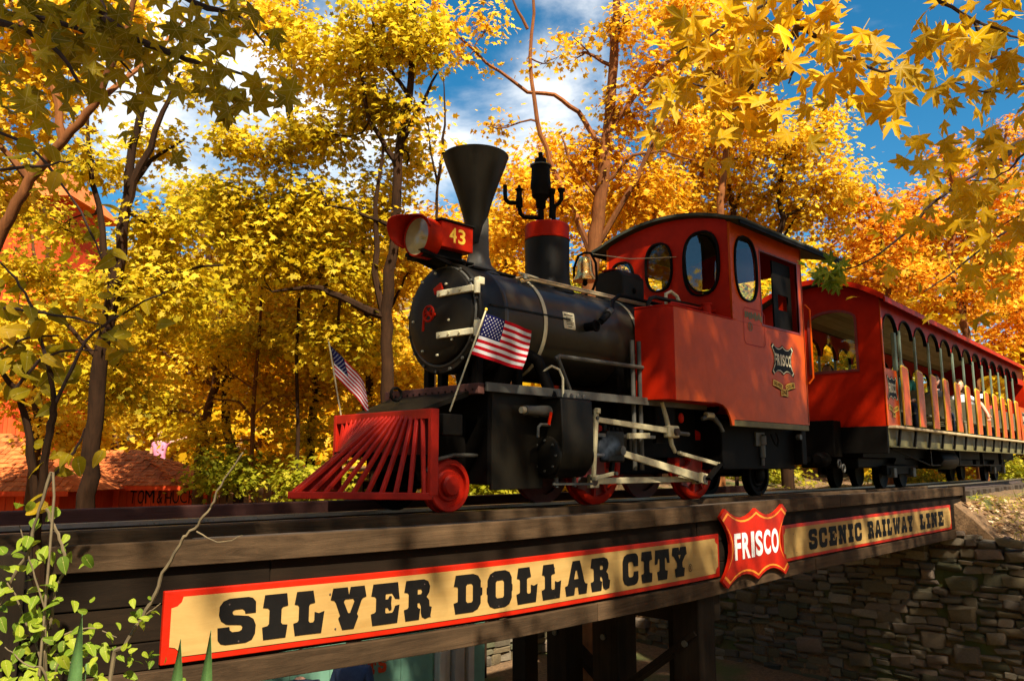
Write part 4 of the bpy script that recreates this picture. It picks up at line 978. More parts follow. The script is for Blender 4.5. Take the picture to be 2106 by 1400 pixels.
P_('rear_buffer', MB().box(9.0, 9.12, 4.25, 5.7, 0.35, 0.75), M['iron'], loco, smooth=False, bevel=0.01)
P_('grab_rail', MB().tube([(9.05, CY - 0.01, 2.22), (9.09, CY - 0.05, 2.16), (9.09, CY - 0.05, 1.35), (9.05, CY - 0.01, 1.28)], 0.011, 8), M['orange_red'], loco)
# faded company decal below the side window
dc = mk('faded_decal', local(fill_mesh('faded_decal', [rr(7.60, 1.60, 8.06, 2.0, 0.04), rr(7.608, 1.608, 8.052, 1.992, 0.036)], lambda u, v, w: V(u, CY - 0.0035, v)), loco), M['red'], loco)
mk('decal_lettering', local(fill_mesh('decal_lettering', [rr(7.63 + 0.042 * k, 1.885 + 0.012 * math.sin(k * 2.1), 7.665 + 0.042 * k, 1.955 + 0.012 * math.sin(k * 2.9), 0.008) for k in range(9)], lambda u, v, w: V(u, CY - 0.004, v)), dc), M['olive'], dc)
mk('decal_ring', local(fill_mesh('decal_ring', [[(7.74 + .05 * math.cos(R(a)), 1.80 + .05 * math.sin(R(a))) for a in range(0, 360, 20)], [(7.74 + .038 * math.cos(R(a)), 1.80 + .038 * math.sin(R(a))) for a in range(0, 360, 20)]], lambda u, v, w: V(u, CY - 0.004, v)), dc), M['olive'], dc)
mk('decal_ring', local(fill_mesh('decal_ring', [[(7.735, 1.775), (7.76, 1.775), (7.745, 1.80), (7.76, 1.82), (7.735, 1.825), (7.72, 1.80)]], lambda u, v, w: V(u, CY - 0.004, v)), dc), M['olive'], dc)


def emblem(parent, fn, w, h, small=1.0):
    shield(parent, fn, w, h, M['white'], M['ink'], M['ink'], M['white'], 0, 0.34, 0.0, 0.0) if False else None
    out = shield_outline(w, h); a = shield_outline(w * 0.93, h * 0.93); b = shield_outline(w * 0.86, h * 0.86)
    e = mk('emblem', local(fill_mesh('emblem', [out], lambda u, v, q: fn(u, v, 0.004)), parent), M['ink'], parent, label='black shield emblem with white outline and lettering')
    mk('emblem_line', local(fill_mesh('emblem_line', [a, b], lambda u, v, q: fn(u, v, 0.0055)), e), M['cream'], e)
    tw, th = w * 0.72, h * 0.36; x = -tw / 2; ww = {'F': .8, 'R': 1, 'I': .42, 'S': .95, 'C': .95, 'O': 1.0}; tot = sum(ww[c] for c in 'FRISCO') + 0.8
    for c in 'FRISCO':
        cw = ww[c] * tw / tot
        mk('letter', local(text_mesh('letter', c, lambda u, v, q: fn(x + u, v - th / 2, 0.0055), cw, th, 0.04), e), M['cream'], e)
        x += (ww[c] + 0.16) * tw / tot
    # ribbon scrolls
    for (cx, cz, rot, txt) in ((-0.27 * w, -0.80 * h, -12, 'SILVER'), (0.27 * w, -0.80 * h, 12, 'DOLLAR'), (0, -1.02 * h, 0, 'LINE')):
        rw, rh = (0.44 * w, 0.22 * h) if txt != 'LINE' else (0.32 * w, 0.24 * h)
        ca, sa = math.cos(R(rot)), math.sin(R(rot))
        # the ribbons arch a little
        g = lambda u, v, q: fn(cx + u * ca - v * sa, cz + u * sa + v * ca + 0.18 * (rw * rw / 4 - u * u) / rw, q)
        pl = [(-rw / 2 + rw * k / 8, -rh / 2) for k in range(9)] + [(rw / 2 - rw * k / 8, rh / 2) for k in range(9)]
        pi_ = [(u * 0.95, v * 0.84) for u, v in pl]
        rb = mk('ribbon', local(fill_mesh('ribbon', [pl], lambda u, v, q: g(u, v, 0.004)), parent), M['red'], parent)
        mk('ribbon_face', local(fill_mesh('ribbon_face', [pi_], lambda u, v, q: g(u, v, 0.0055)), rb), M['yellow'], rb)
        mk('ribbon_text', local(text_mesh('ribbon_text', txt, lambda u, v, q: g(u - rw * 0.38, v - rh * 0.27, 0.007), rw * 0.76, rh * 0.54, 0.02), rb), M['ink'], rb)


emblem(loco, lambda u, v, q: V(8.44 + u, CY - q, 1.50 + v), 0.54, 0.36)

# wheels, rods
def wheel(name, x, z, r, y0, y1, mat, spokes=0, hub=0.3):
    """disc wheel between y0 (outer face) and y1, tread on the rail"""
    s = 1 if y1 > y0 else -1; w = abs(y1 - y0)
    pr = [(r * 0.80, 0), (r * 0.96, 0), (r, 0.008), (r, w - 0.03), (r * 1.045, w - 0.025), (r * 1.045, w), (r * 0.80, w)]
    tyre = MB().lathe([(a, b * s) for a, b in pr] + [(r * 0.80, 0)], (x, y0, z), 'y', 48, caps=False)
    wo = mk(name, tyre, mat, loco)
    if spokes:
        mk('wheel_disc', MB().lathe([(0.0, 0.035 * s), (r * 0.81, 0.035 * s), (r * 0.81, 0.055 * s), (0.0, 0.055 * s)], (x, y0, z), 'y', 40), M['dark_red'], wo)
        mb = MB()
        for k in range(spokes):
            a = 2 * math.pi * k / spokes + 0.2
            mb.bar((x + r * hub * 0.7 * math.cos(a), y0 + 0.022 * s, z + r * hub * 0.7 * math.sin(a)), (x + r * 0.82 * math.cos(a), y0 + 0.022 * s, z + r * 0.82 * math.sin(a)), 0.030, 0.045, (0, 1, 0))
        mk('spokes', mb, mat, wo)
    else:
        mk('wheel_disc', MB().lathe([(0.0, 0.012 * s), (r * 0.55, 0.012 * s), (r * 0.62, 0.028 * s), (r * 0.81, 0.030 * s), (r * 0.81, 0.055 * s), (0, 0.055 * s)], (x, y0, z), 'y', 40), mat, wo)
    mk('hub', MB().lathe([(0.0, -0.03 * s), (r * hub * 0.8, -0.028 * s), (r * hub, -0.012 * s), (r * hub * 1.05, 0.05 * s)], (x, y0, z), 'y', 28), mat, wo)
    return wo


for x in (5.67, 7.275):
    w_ = wheel('driving_wheel', x, 0.355, 0.355, 4.60, 4.69, M['red'], spokes=10, hub=0.34)
    mk('counterweight', MB().prism(arc_pts((x, 0.355), 0.29, -10, 95, 10) + arc_pts((x, 0.355), 0.19, 95, -10, 10), lambda u, v, q: V(u, 4.605 + q, v), 0.03), M['red'], w_)
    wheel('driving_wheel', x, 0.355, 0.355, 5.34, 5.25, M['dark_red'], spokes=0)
    P_('axle', MB().lathe([(0.05, 0), (0.05, 0.62)], (x, 4.66, 0.355), 'y', 14), M['iron'], loco)
    P_('crank_boss', MB().tube([(x - 0.26, 4.60, 0.21), (x - 0.26, 4.42, 0.21)], 0.035, 14), M['grey'], loco)
    P_('crank_web', MB().prism([(x - 0.30, 0.15), (x - 0.20, 0.13), (x + 0.08, 0.28), (x + 0.06, 0.44), (x - 0.04, 0.44), (x - 0.32, 0.24)], lambda u, v, q: V(u, 4.57 + q, v), 0.03), M['dark_red'], loco)
for (x, r) in ((3.955, 0.195), (8.62, 0.24), (9.0 - 0.9, 0.0)):
    if r:
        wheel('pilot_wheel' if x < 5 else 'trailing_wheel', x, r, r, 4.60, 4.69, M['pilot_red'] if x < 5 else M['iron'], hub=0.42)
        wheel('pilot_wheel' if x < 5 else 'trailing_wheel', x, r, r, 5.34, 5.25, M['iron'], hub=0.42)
        P_('axle', MB().lathe([(0.03, 0), (0.03, 0.62)], (x, 4.66, r), 'y', 14), M['iron'], loco)
P_('wheel_frame', MB().tube([(3.70, 4.57, 0.30), (3.76, 4.57, 0.38), (3.95, 4.57, 0.42), (4.2, 4.57, 0.42)], 0.015, 8), M['grey'], loco)
# cylinder block
P_('cylinder_block', MB().prism([(4.22, 0.87), (4.52, 0.87), (4.52, 0.26), (4.40, 0.24), (4.30, 0.26), (4.235, 0.33), (4.21, 0.45), (4.205, 0.60)], lambda u, v, q: V(4.77 + q, u, v), 0.385), M['black'], loco, bevel=0.01)
P_('cylinder_cover', MB().lathe([(0.14, -0.03), (0.155, -0.02), (0.155, 0.0)], (4.77, 4.37, 0.42), 'x', 32), M['black'], loco)
P_('cylinder_cover', MB().lathe([(0.155, 0.0), (0.14, 0.03), (0.05, 0.035), (0.05, 0.09)], (5.155, 4.37, 0.42), 'x', 32), M['black'], loco)
for k in range(8): P_('cover_bolt', MB().lathe([(0.010, -0.012), (0.010, 0)], (4.742, 4.37 + 0.12 * math.cos(k * .785), 0.42 + 0.12 * math.sin(k * .785)), 'x', 6), M['grey'], loco)
P_('steam_chest', MB().box(4.74, 5.15, 4.235, 4.50, 0.871, 0.885), M['black'], loco, bevel=0.004)
for k in range(5): P_('chest_bolt', MB().lathe([(0.016, 0), (0.016, 0.02), (0.008, 0.035)], (4.79 + 0.08 * k, 4.265, 0.886), 'z', 6), M['grey'], loco)
P_('valve_spindle_guide', MB().tube([(4.50, 4.36, 0.77), (4.60, 4.36, 0.77), (4.77, 4.36, 0.77)], [0.038, 0.04, 0.05], 14), M['grey'], loco)
P_('spindle_cap', MB().tube([(4.46, 4.36, 0.77), (4.50, 4.36, 0.77)], 0.026, 12), M['cream'], loco)
P_('drain_pipe', MB().tube([(4.72, 4.30, 0.66), (4.62, 4.30, 0.66), (4.59, 4.30, 0.64), (4.585, 4.30, 0.56)], 0.012, 8), M['grey'], loco)
P_('drain_handle', MB().bar((4.70, 4.29, 0.66), (4.73, 4.29, 0.76), 0.012, 0.02), M['red'], loco)
P_('cylinder_drain', MB().bar((4.8, 4.34, 0.20), (5.3, 4.34, 0.19), 0.012, 0.02), M['grey'], loco)
for x in (4.86, 5.08): P_('drain_cock', MB().lathe([(0.018, 0.17), (0.018, 0.26)], (x, 4.36, 0), 'z', 8), M['grey'], loco)
P_('valve_rod', MB().bar((5.15, 4.36, 0.775), (5.32, 4.36, 0.76), 0.02, 0.025), M['grey'], loco)
P_('piston_rod', MB().tube([(5.15, 4.37, 0.43), (5.56, 4.37, 0.43)], 0.018, 10), M['rail'], loco)
P_('slide_bar', MB().box(5.17, 6.22, 4.34, 4.40, 0.585, 0.615), M['grey'], loco, bevel=0.004)
P_('slide_bar_end', MB().bar((5.78, 4.33, 0.60), (6.10, 4.33, 0.61), 0.03, 0.05), M['rod'], loco, bevel=0.005)
xh = P_('crosshead', MB().box(5.48, 5.72, 4.32, 4.42, 0.37, 0.64), M['black'], loco, bevel=0.015)
P_('crosshead_pin', MB().tube([(5.62, 4.42, 0.47), (5.62, 4.26, 0.47)], 0.04, 12), M['grey'], xh)
for k in range(4): P_('crosshead_bolt', MB().lathe([(0.012, 0), (0.012, 0.03)], (5.51 + 0.06 * k, 4.33, 0.641), 'z', 6), M['iron'], xh)
P_('oil_pot', MB().lathe([(0.02, 0.64), (0.02, 0.69), (0.008, 0.72)], (5.50, 4.37, 0), 'z', 10), M['black'], xh)


def rod(name, a, b, w0, w1, y, mat='rod', th=0.028, e0=0.0, e1=0.0):
    a, b = V(a[0], y, a[1]), V(b[0], y, b[1]); d = (b - a).normalized(); nrm = V(-d.z, 0, d.x)
    p = [a + nrm * w0 / 2, a - nrm * w0 / 2, b - nrm * w1 / 2, b + nrm * w1 / 2]
    mb = MB().prism([(q.x, q.z) for q in p], lambda u, v, w: V(u, y + w, v), th)
    if e0: mb.bar(a - d * e0 * 0.8, a + d * e0 * 0.8, th + 0.012, e0 * 1.5, nrm)
    if e1: mb.bar(b - d * e1 * 0.8, b + d * e1 * 0.8, th + 0.012, e1 * 1.5, nrm)
    return mk(name, mb, M[mat], loco, smooth=False, bevel=0.006)


rod('coupling_rod', (5.41, 0.21), (7.015, 0.21), 0.055, 0.055, 4.43, e0=0.075, e1=0.065)
for x in (5.41, 7.015): P_('rod_bearing', MB().tube([(x, 4.46, 0.21), (x, 4.405, 0.21)], 0.038, 16), M['railweb'], loco)
rod('connecting_rod', (5.64, 0.465), (7.015, 0.215), 0.055, 0.085, 4.345, e0=0.03, e1=0.07)
P_('rod_bearing', MB().tube([(7.015, 4.42, 0.21), (7.015, 4.32, 0.21)], 0.04, 16), M['grey'], loco)
rod('combination_lever', (5.325, 0.80), (5.275, 0.235), 0.045, 0.034, 4.30, e0=0.028, e1=0.022)
for (x, z) in ((5.325, 0.80), (5.315, 0.74), (5.275, 0.235), (5.56, 0.275)): P_('lever_pin', MB().tube([(x, 4.34, z), (x, 4.285, z)], 0.016, 10), M['grey'], loco)
rod('union_link', (5.275, 0.235), (5.56, 0.275), 0.03, 0.034, 4.31)
P_('crosshead_arm', MB().bar((5.57, 4.36, 0.27), (5.60, 4.36, 0.40), 0.03, 0.04), M['iron'], loco)
rod('radius_rod', (5.325, 0.73), (6.42, 0.665), 0.045, 0.055, 4.32)
P_('radius_rod_end', MB().box(6.38, 6.56, 4.30, 4.37, 0.60, 0.715), M['rod'], loco, bevel=0.015)
P_('link_trunnion', MB().tube([(6.49, 4.38, 0.655), (6.49, 4.27, 0.655)], 0.034, 14), M['railweb'], loco)
P_('reach_rod_end', MB().tube([(6.55, 4.33, 0.65), (6.75, 4.33, 0.64)], 0.02, 8), M['grey'], loco)
P_('expansion_link', MB().tube([(6.34, 4.345, 0.93), (6.40, 4.345, 0.80), (6.455, 4.345, 0.64), (6.48, 4.345, 0.54), (6.54, 4.345, 0.465)], [0.018, 0.022, 0.024, 0.022, 0.018], 8), M['rod'], loco)
rod('eccentric_rod', (6.545, 0.46), (7.24, 0.355), 0.035, 0.04, 4.30, e0=0.02, e1=0.022)
P_('return_crank', MB().bar((7.015, 4.29, 0.21), (7.25, 4.29, 0.36), 0.03, 0.05, (0, 1, 0)), M['iron'], loco)
P_('link_hanger', MB().box(6.3, 6.62, 4.39, 4.43, 0.55, 0.93), M['iron'], loco)
P_('lamp_bracket', MB().ball((6.74, 4.40, 0.80), 0.045, 0.02, 0.05), M['red'], loco)
P_('injector', MB().tube([(7.02, 4.34, 0.80), (7.10, 4.32, 0.83), (7.18, 4.30, 0.82), (7.26, 4.28, 0.74), (7.29, 4.27, 0.68)], [0.02, 0.035, 0.03, 0.022, 0.02], 10), M['grey'], loco)
P_('injector_body', MB().tube([(7.06, 4.32, 0.84), (7.16, 4.30, 0.835)], 0.032, 10), M['rod'], loco)
P_('brake_cylinder', MB().lathe([(0.02, 0.34), (0.02, 0.42), (0.036, 0.43), (0.036, 0.56), (0.05, 0.57), (0.05, 0.66), (0.02, 0.68)], (8.22, 4.34, 0), 'z', 16), M['grey'], loco)
P_('brake_bracket', MB().box(8.08, 8.28, 4.33, 4.36, 0.55, 0.70), M['grey'], loco, bevel=0.005)
P_('air_hose', MB().tube([(8.3, 4.27, 0.68), (8.36, 4.26, 0.58), (8.42, 4.26, 0.55), (8.45, 4.26, 0.62), (8.42, 4.27, 0.70)], 0.010, 6), M['iron'], loco)
P_('tail_lamp', MB().tube([(8.82, 4.22, 0.66), (8.82, 4.17, 0.66)], 0.032, 14), M['grey'], loco)
P_('steam_pipe', MB().tube([(4.75, YC - 0.3, 1.3), (4.8, YC - 0.47, 1.2), (4.86, YC - 0.52, 1.0), (4.88, YC - 0.55, 0.89)], 0.05, 12), M['iron'], loco)
P_('coupler_drawbar', MB().box(9.1, 11.0, YC - 0.05, YC + 0.05, 0.38, 0.46), M['iron'], loco, bevel=0.01)
for (x, z) in ((9.32, 0.42), (9.45, 0.36)): P_('coupler_link', MB().torus((x, YC - 0.35, z), 0.06, 0.014, 'y', 16), M['grey'], loco)

# cowcatcher
tip = V(2.86, YC + 0.02, 0.145); nc = V(3.56, 4.33, 0.135); fc = V(3.56, 5.52, 0.135)
cow = P_('cowcatcher', MB().bar(nc, tip, 0.045, 0.05), M['pilot_red'], loco, bevel=0.006)
P_('bottom_rail', MB().bar(fc, tip, 0.045, 0.05), M['pilot_red'], cow, bevel=0.006)
P_('top_beam', MB().box(3.53, 3.57, 4.35, 5.50, 0.665, 0.735), M['pilot_red'], cow, smooth=False, bevel=0.005)
P_('pilot_plate', MB().box(3.575, 3.60, 4.40, 5.50, 0.42, 0.73), M['dark_red'], cow, smooth=False)
P_('corner_post', MB().box(3.53, 3.60, 4.315, 4.352, 0.14, 0.735), M['pilot_red'], cow, smooth=False, bevel=0.005)
P_('corner_post', MB().box(3.53, 3.60, 5.50, 5.54, 0.14, 0.735), M['pilot_red'], cow, smooth=False, bevel=0.005)
nb_ = 10
for side_ in (0, 1):
    for k in range(nb_):
        t = (k + 0.6) / nb_
        b = (nc if side_ == 0 else fc).lerp(tip, t)
        tp = V(3.55, (4.40 if side_ == 0 else 5.46) + (0.50 if side_ == 0 else -0.58) * t ** 0.9, 0.70)
        P_('cowcatcher_bar', MB().bar(tp, b + V(0, 0, 0.015), 0.030, 0.030), M['pilot_red'], cow, bevel=0.006)
P_('draw_bar', MB().bar((3.2, YC, 0.42), (3.6, YC, 0.42), 0.06, 0.04), M['iron'], loco)

# ------------------------------------------------------------------ flags
def flag(name, label, base, top, fly, w, h, amp, phase, droop=0.0, fold=1.0):
    base, top, fly = V(*base), V(*top), V(*fly).normalized(); up = (top - base).normalized()
    t = thing(name, label, 'flag', base)
    pole = mk('pole', MB().tube([base, top], 0.0065, 8), M['rod'], t)
    mk('pole_tip', MB().ball(top, 0.011, 0.011, 0.014, 8, 6), M['yellow'], pole)
    nrm = fly.cross(up).normalized(); a0 = top - up * 0.03

    def S(u, v, off=0.0):   # u along the fly 0..1, v down the hoist 0..1
        wv = amp * u ** 0.7 * (math.sin(u * 5.2 + phase + v * 1.0) + 0.45 * math.sin(u * 11 + v * 2 + phase))
        return a0 + fly * (u * w * fold) - up * (v * h) + nrm * (wv + off) - V(0, 0, 1) * droop * u * w + fly * (0.02 * math.sin(v * 3))
    NX, NY = 30, 26; mb = MB()
    mb.v = [tuple(S(i / NX, j / NY)) for i in range(NX + 1) for j in range(NY + 1)]
    for i in range(NX):
        for j in range(NY):
            a = i * (NY + 1) + j; mb.f.append((a, a + NY + 1, a + NY + 2, a + 1))
            mb.m.append(2 if (i < 12 and j < 14) else (0 if (j // 2) % 2 == 0 else 1))
    cl = mk('cloth', mb, [M['flag_red'], M['flag_white'], M['flag_blue']], t)
    st = MB()
    for r_ in range(9):
        for c_ in range(6 if r_ % 2 == 0 else 5):
            u = (0.4 / 12) * (1 + 2 * c_ + (0 if r_ % 2 == 0 else 1)); v = (14 / 26) / 10 * (r_ + 1)
            for off in (0.0018, -0.0018):
                p = []
                for k in range(10):
                    rr2 = 0.034 * (1 if k % 2 == 0 else 0.45); a = R(90 + 36 * k)
                    p.append(S(max(0.0, u + rr2 * 0.62 * h / w * math.cos(a) * 0.9), v - rr2 * 0.62 * math.sin(a), off))
                st.add(p, [tuple(range(10))])
    mk('stars', st, M['flag_white'], cl, smooth=False)
    return t


def cloth(name, col):
    m, N, L, B = mat_new(name); N.remove(B); d = N.new('ShaderNodeBsdfDiffuse'); tr = N.new('ShaderNodeBsdfTranslucent'); x = N.new('ShaderNodeMixShader')
    t = N.new('ShaderNodeTexCoord'); n1 = nn(N, L, 'ShaderNodeTexNoise', Scale=14.0, Detail=5.0); L.new(t.outputs['Object'], n1.inputs['Vector'])
    hv = N.new('ShaderNodeHueSaturation'); hv.inputs['Color'].default_value = (*col, 1); mr = nn(N, L, 'ShaderNodeMapRange'); mr.inputs['To Min'].default_value = 0.85; mr.inputs['To Max'].default_value = 1.1
    L.new(n1.outputs['Fac'], mr.inputs['Value']); L.new(mr.outputs[0], hv.inputs['Value'])
    for q in (d, tr): L.new(hv.outputs[0], q.inputs['Color'])
    x.inputs[0].default_value = 0.35; L.new(d.outputs[0], x.inputs[1]); L.new(tr.outputs[0], x.inputs[2]); L.new(x.outputs[0], N['Material Output'].inputs['Surface'])
    return m


M['flag_red'] = cloth('flag_red_cloth', (0.55, 0.012, 0.02)); M['flag_white'] = cloth('flag_white_cloth', (0.80, 0.78, 0.76)); M['flag_blue'] = cloth('flag_blue_cloth', (0.016, 0.016, 0.075))
flag('small_flag', 'stars and stripes flag on a slanting stick at the near side of the boiler', (3.69, 4.31, 0.72), (3.98, 4.25, 1.48), (0.93, -0.05, -0.14), 0.50, 0.335, 0.022, 0.4)
flag('small_flag', 'limp stars and stripes flag on the far front corner of the locomotive', (3.62, 5.56, 0.70), (3.47, 5.56, 1.34), (0.50, -0.50, -0.66), 0.46, 0.26, 0.03, 1.9, 0.05, 0.88)
#@@COACH

# ------------------------------------------------------------------ coach (built in its own frame: x along, y across, near side at -0.85)
CO = V(11.22, 4.955, 0); CA = R(4.0)
coach = thing('open_coach', 'red open-sided passenger coach with green posts and orange bench ends behind the locomotive', 'train coach', CO, CA, local=True)
HW = 0.85; LN = 10.9; PX0 = 1.52 - 0.0; PP = 0.78
c2w = Matrix.Translation(CO) @ Matrix.Rotation(CA, 4, 'Z')
wy0, wy1 = -0.50, 0.12
FX = lambda u, v, w: V(-w, u, v)
def archp(x0, x1, zb, zsp, zt, n=10):
    c = (x0 + x1) / 2; r = (x1 - x0) / 2
    return [(x0, zb), (x1, zb)] + [(c + r * math.cos(math.pi * k / n), zsp + (zt - zsp) * math.sin(math.pi * k / n)) for k in range(n + 1)]
def croof(y): return 2.62 + 0.30 * (1 - (y / 0.92) ** 2)
ew = [(-HW, 0.86), (HW, 0.86)] + [(y, croof(y) - 0.02) for y in np.linspace(HW, -HW, 15)]
for xx, sg in ((0.0, 1), (LN, -1)):
    f = (lambda u, v, w: V(xx + sg * w, u, v))
    e = mk('end_wall', fill_mesh('end_wall', [ew, archp(wy0, wy1, 1.665, 2.38, 2.50)], f, 0.04), M['red'], coach)
    fr = mk('window_frame', fill_mesh('window_frame', [archp(wy0 - .035, wy1 + .035, 1.63, 2.38, 2.535), archp(wy0, wy1, 1.665, 2.38, 2.50)], lambda u, v, w: V(xx - sg * 0.012 + sg * w, u, v), 0.02), M['dark_red'], e)
    mk('pane', fill_mesh('pane', [archp(wy0, wy1, 1.665, 2.38, 2.50)], lambda u, v, w: V(xx + sg * 0.02, u, v)), M['glass'], fr)
    mk('corner_strip', MB().box(xx - 0.01 if sg > 0 else xx - .03, xx + 0.03 if sg > 0 else xx + .01, -HW - 0.012, -HW + 0.0, 0.87, 2.60), M['orange_red'], e, smooth=False)
npost = 12
pxs = [0.78 + PP * k for k in range(npost)]
px_all = [0.03] + pxs + [pxs[-1] + PP]
for sg in (-1, 1):
    y0 = sg * HW; S_ = lambda u, v, w: V(u, y0 - sg * w, v)
    # header with arches
    pl = [(0.041, 2.62), (0.041, 2.20)]
    for a, b in zip(px_all[:-1], px_all[1:]):
        a2, b2 = a + 0.03, b - 0.03; c = (a2 + b2) / 2; r = (b2 - a2) / 2
        pl += [(a2, 2.20)] + [(c - r * math.cos(math.pi * k / 12), 2.20 + 0.26 * math.sin(math.pi * k / 12)) for k in range(1, 12)] + [(b2, 2.20)]
    pl += [(LN - 0.041, 2.20), (LN - 0.041, 2.62)]
    q = [pl[0]]
    for p in pl[1:]:
        if (p[0] - q[-1][0]) ** 2 + (p[1] - q[-1][1]) ** 2 > 1e-6: q.append(p)
    h = mk('arched_header', fill_mesh('arched_header', [q], S_, 0.03), M['red'], coach)
    for a, b in zip(px_all[:-1], px_all[1:]):
        a2, b2 = a + 0.03, b - 0.03; c = (a2 + b2) / 2; r = (b2 - a2) / 2
        mb = MB(); o1 = [(c - r * math.cos(math.pi * k / 10), 2.20 + 0.26 * math.sin(math.pi * k / 10)) for k in range(11)]; o2 = [(c - (r - .022) * math.cos(math.pi * k / 10), 2.20 + 0.24 * math.sin(math.pi * k / 10)) for k in range(11)]
        mb.prism(o1 + o2[::-1], lambda u, v, w: V(u, y0 + sg * 0.012 - sg * w, v), 0.05); mk('arch_trim', mb, M['iron'], h)
    for k, x in enumerate(pxs):
        mk('post', MB().box(x - 0.03, x + 0.03, y0 - 0.002 if sg > 0 else y0 - 0.03, y0 + 0.03 if sg > 0 else y0 + 0.002, 0.88, 2.26), M['green'], coach, smooth=False, bevel=0.006)
        # bench end board, orange with a yellow edge
        bx0, bx1 = x - 0.17, x + 0.17
        pt = [(bx0, 0.90), (bx1, 0.90)] + [(bx1 - 0.06 + 0.06 * math.cos(R(a)), 1.67 + 0.06 * math.sin(R(a))) for a in (0, 30, 60, 90)] + [(bx0 + 0.06 + 0.06 * math.cos(R(a)), 1.69 + 0.06 * math.sin(R(a))) for a in (90, 120, 150, 180)]
        yy = y0 + sg * 0.062
        be = mk('bench_end', fill_mesh('bench_end', [pt], lambda u, v, w: V(u, yy - sg * w, v), 0.018), M['yellow'], coach)
        cx_ = (bx0 + bx1) / 2
        mk('painted_face', fill_mesh('painted_face', [[(cx_ + (u - cx_) * 0.90, 0.9 + (v - 0.9) * 0.975 + 0.004) for u, v in pt]], lambda u, v, w: V(u, yy + sg * 0.0025, v)), M['orange_red'], be)
    mk('side_panel', fill_mesh('side_panel', [[(0.041, 0.88), (0.60, 0.88), (0.60, 1.66), (0.041, 1.66)]], S_, 0.03), M['orange_red'], coach)
    mk('wide_post', MB().box(0.60, 0.70, min(y0, y0 - sg * .05), max(y0, y0 - sg * .05), 0.88, 2.22), M['green'], coach, smooth=False, bevel=0.005)
    mk('side_panel', fill_mesh('side_panel', [[(LN - 0.8, 0.88), (LN - 0.041, 0.88), (LN - .041, 1.66), (LN - 0.8, 1.66)]], S_, 0.03), M['orange_red'], coach)
    # footboard, sill with brackets
    mk('footboard', MB().box(0.02, LN - 0.02, min(y0 - sg * .02, y0 + sg * 0.11), max(y0 - sg * .02, y0 + sg * 0.11), 0.835, 0.872), M['floorboard'], coach, smooth=False, bevel=0.006)
    si = mk('steel_sill', MB().box(0.0, LN, min(y0, y0 - sg * 0.06), max(y0, y0 - sg * .06), 0.60, 0.832), M['olive'], coach, smooth=False, bevel=0.006)
    mk('sill_flange', MB().box(0.0, LN, min(y0 + sg * .03, y0 - sg * 0.06), max(y0 + sg * .03, y0 - sg * .06), 0.585, 0.598), M['olive'], si, smooth=False)
    for k in range(14): mk('sill_bracket', MB().bar((0.35 + k * 0.78, y0 + sg * 0.025, 0.60), (0.35 + k * 0.78, y0 + sg * 0.06, 0.83), 0.05, 0.03, (0, 1, 0)), M['iron'], si, smooth=False)
    tr_ = mk('truss_rod', MB().tube([(0.6, sg * 0.7, 0.58), (2.6, sg * 0.7, 0.34), (8.2, sg * 0.7, 0.34), (10.2, sg * 0.7, 0.58)], 0.014, 8), M['iron'], coach)
    for x in (2.6, 4.5, 6.4, 8.2): mk('queen_post', MB().box(x - .03, x + .03, sg * .7 - .03, sg * .7 + .03, 0.34, 0.60), M['iron'], tr_, smooth=False)
mk('floor', MB().box(0.04, LN - 0.04, -HW + .06, HW - .06, 0.80, 0.86), M['seat'], coach, smooth=False)
mk('under_frame', MB().box(0.02, LN, -0.5, 0.5, 0.45, 0.78), M['iron'], coach, smooth=False)
for (a, b, z0, w) in ((0.1, 3.1, 0.30, 0.40), (3.6, 5.0, 0.28, 0.55), (7.4, 10.4, 0.30, 0.40), (5.4, 6.6, 0.34, 0.5)):
    mk('underfloor_gear', MB().box(a, b, -w, w, z0, 0.449), M['iron'], coach, smooth=False, bevel=0.02)
mk('air_tank', MB().lathe([(0.0, 3.2), (0.13, 3.22), (0.15, 3.26), (0.15, 4.24), (0.13, 4.28), (0, 4.3)], (0, -0.62, 0.42), 'x', 20), M['iron'], coach)
mk('end_sill', MB().box(-0.05, 0.02, -HW, HW, 0.50, 0.865), M['iron'], coach, smooth=False, bevel=0.006)
mk('coupling_step', MB().box(-0.35, -0.052, -0.25, 0.55, 0.45, 0.95), M['iron'], coach, smooth=False, bevel=0.01)
# benches
for k in range(13):
    x = 0.78 + PP * k + 0.20
    if x > LN - 0.5: continue
    b = mk('bench', MB().box(x - 0.02, x + 0.34, -HW + .10, HW - .10, 1.11, 1.14), M['seat'], coach, smooth=False, bevel=0.006)
    mk('bench_back', MB().box(x + 0.34, x + 0.37, -HW + .10, HW - .10, 1.11, 1.50), M['seat'], b, smooth=False, bevel=0.006)
# ceiling boards and roof
nbd = 15
for k in range(nbd):
    ya, yb = -HW + 0.04 + (2 * HW - .08) * k / nbd, -HW + 0.04 + (2 * HW - .08) * (k + 1) / nbd - 0.008
    za, zb_ = croof(ya) - 0.055, croof(yb) - 0.055
    mb = MB().add([(0.05, ya, za), (LN - .05, ya, za), (LN - .05, yb, zb_), (0.05, yb, zb_), (0.05, ya, za + .015), (LN - .05, ya, za + .015), (LN - .05, yb, zb_ + .015), (0.05, yb, zb_ + .015)],
                  [(3, 2, 1, 0), (4, 5, 6, 7), (0, 1, 5, 4), (1, 2, 6, 5), (2, 3, 7, 6), (3, 0, 4, 7)])
    mk('ceiling_board', mb, M['ceil'], coach, smooth=False)
mb = MB(); vs = []; n = 16
for x in (-0.22, LN + 0.15):
    for k in range(n + 1):
        y = -0.98 + 1.96 * k / n; vs += [(x, y, croof(y) + 0.035), (x, y, croof(y) - 0.005)]
K = 2 * (n + 1); fs = []
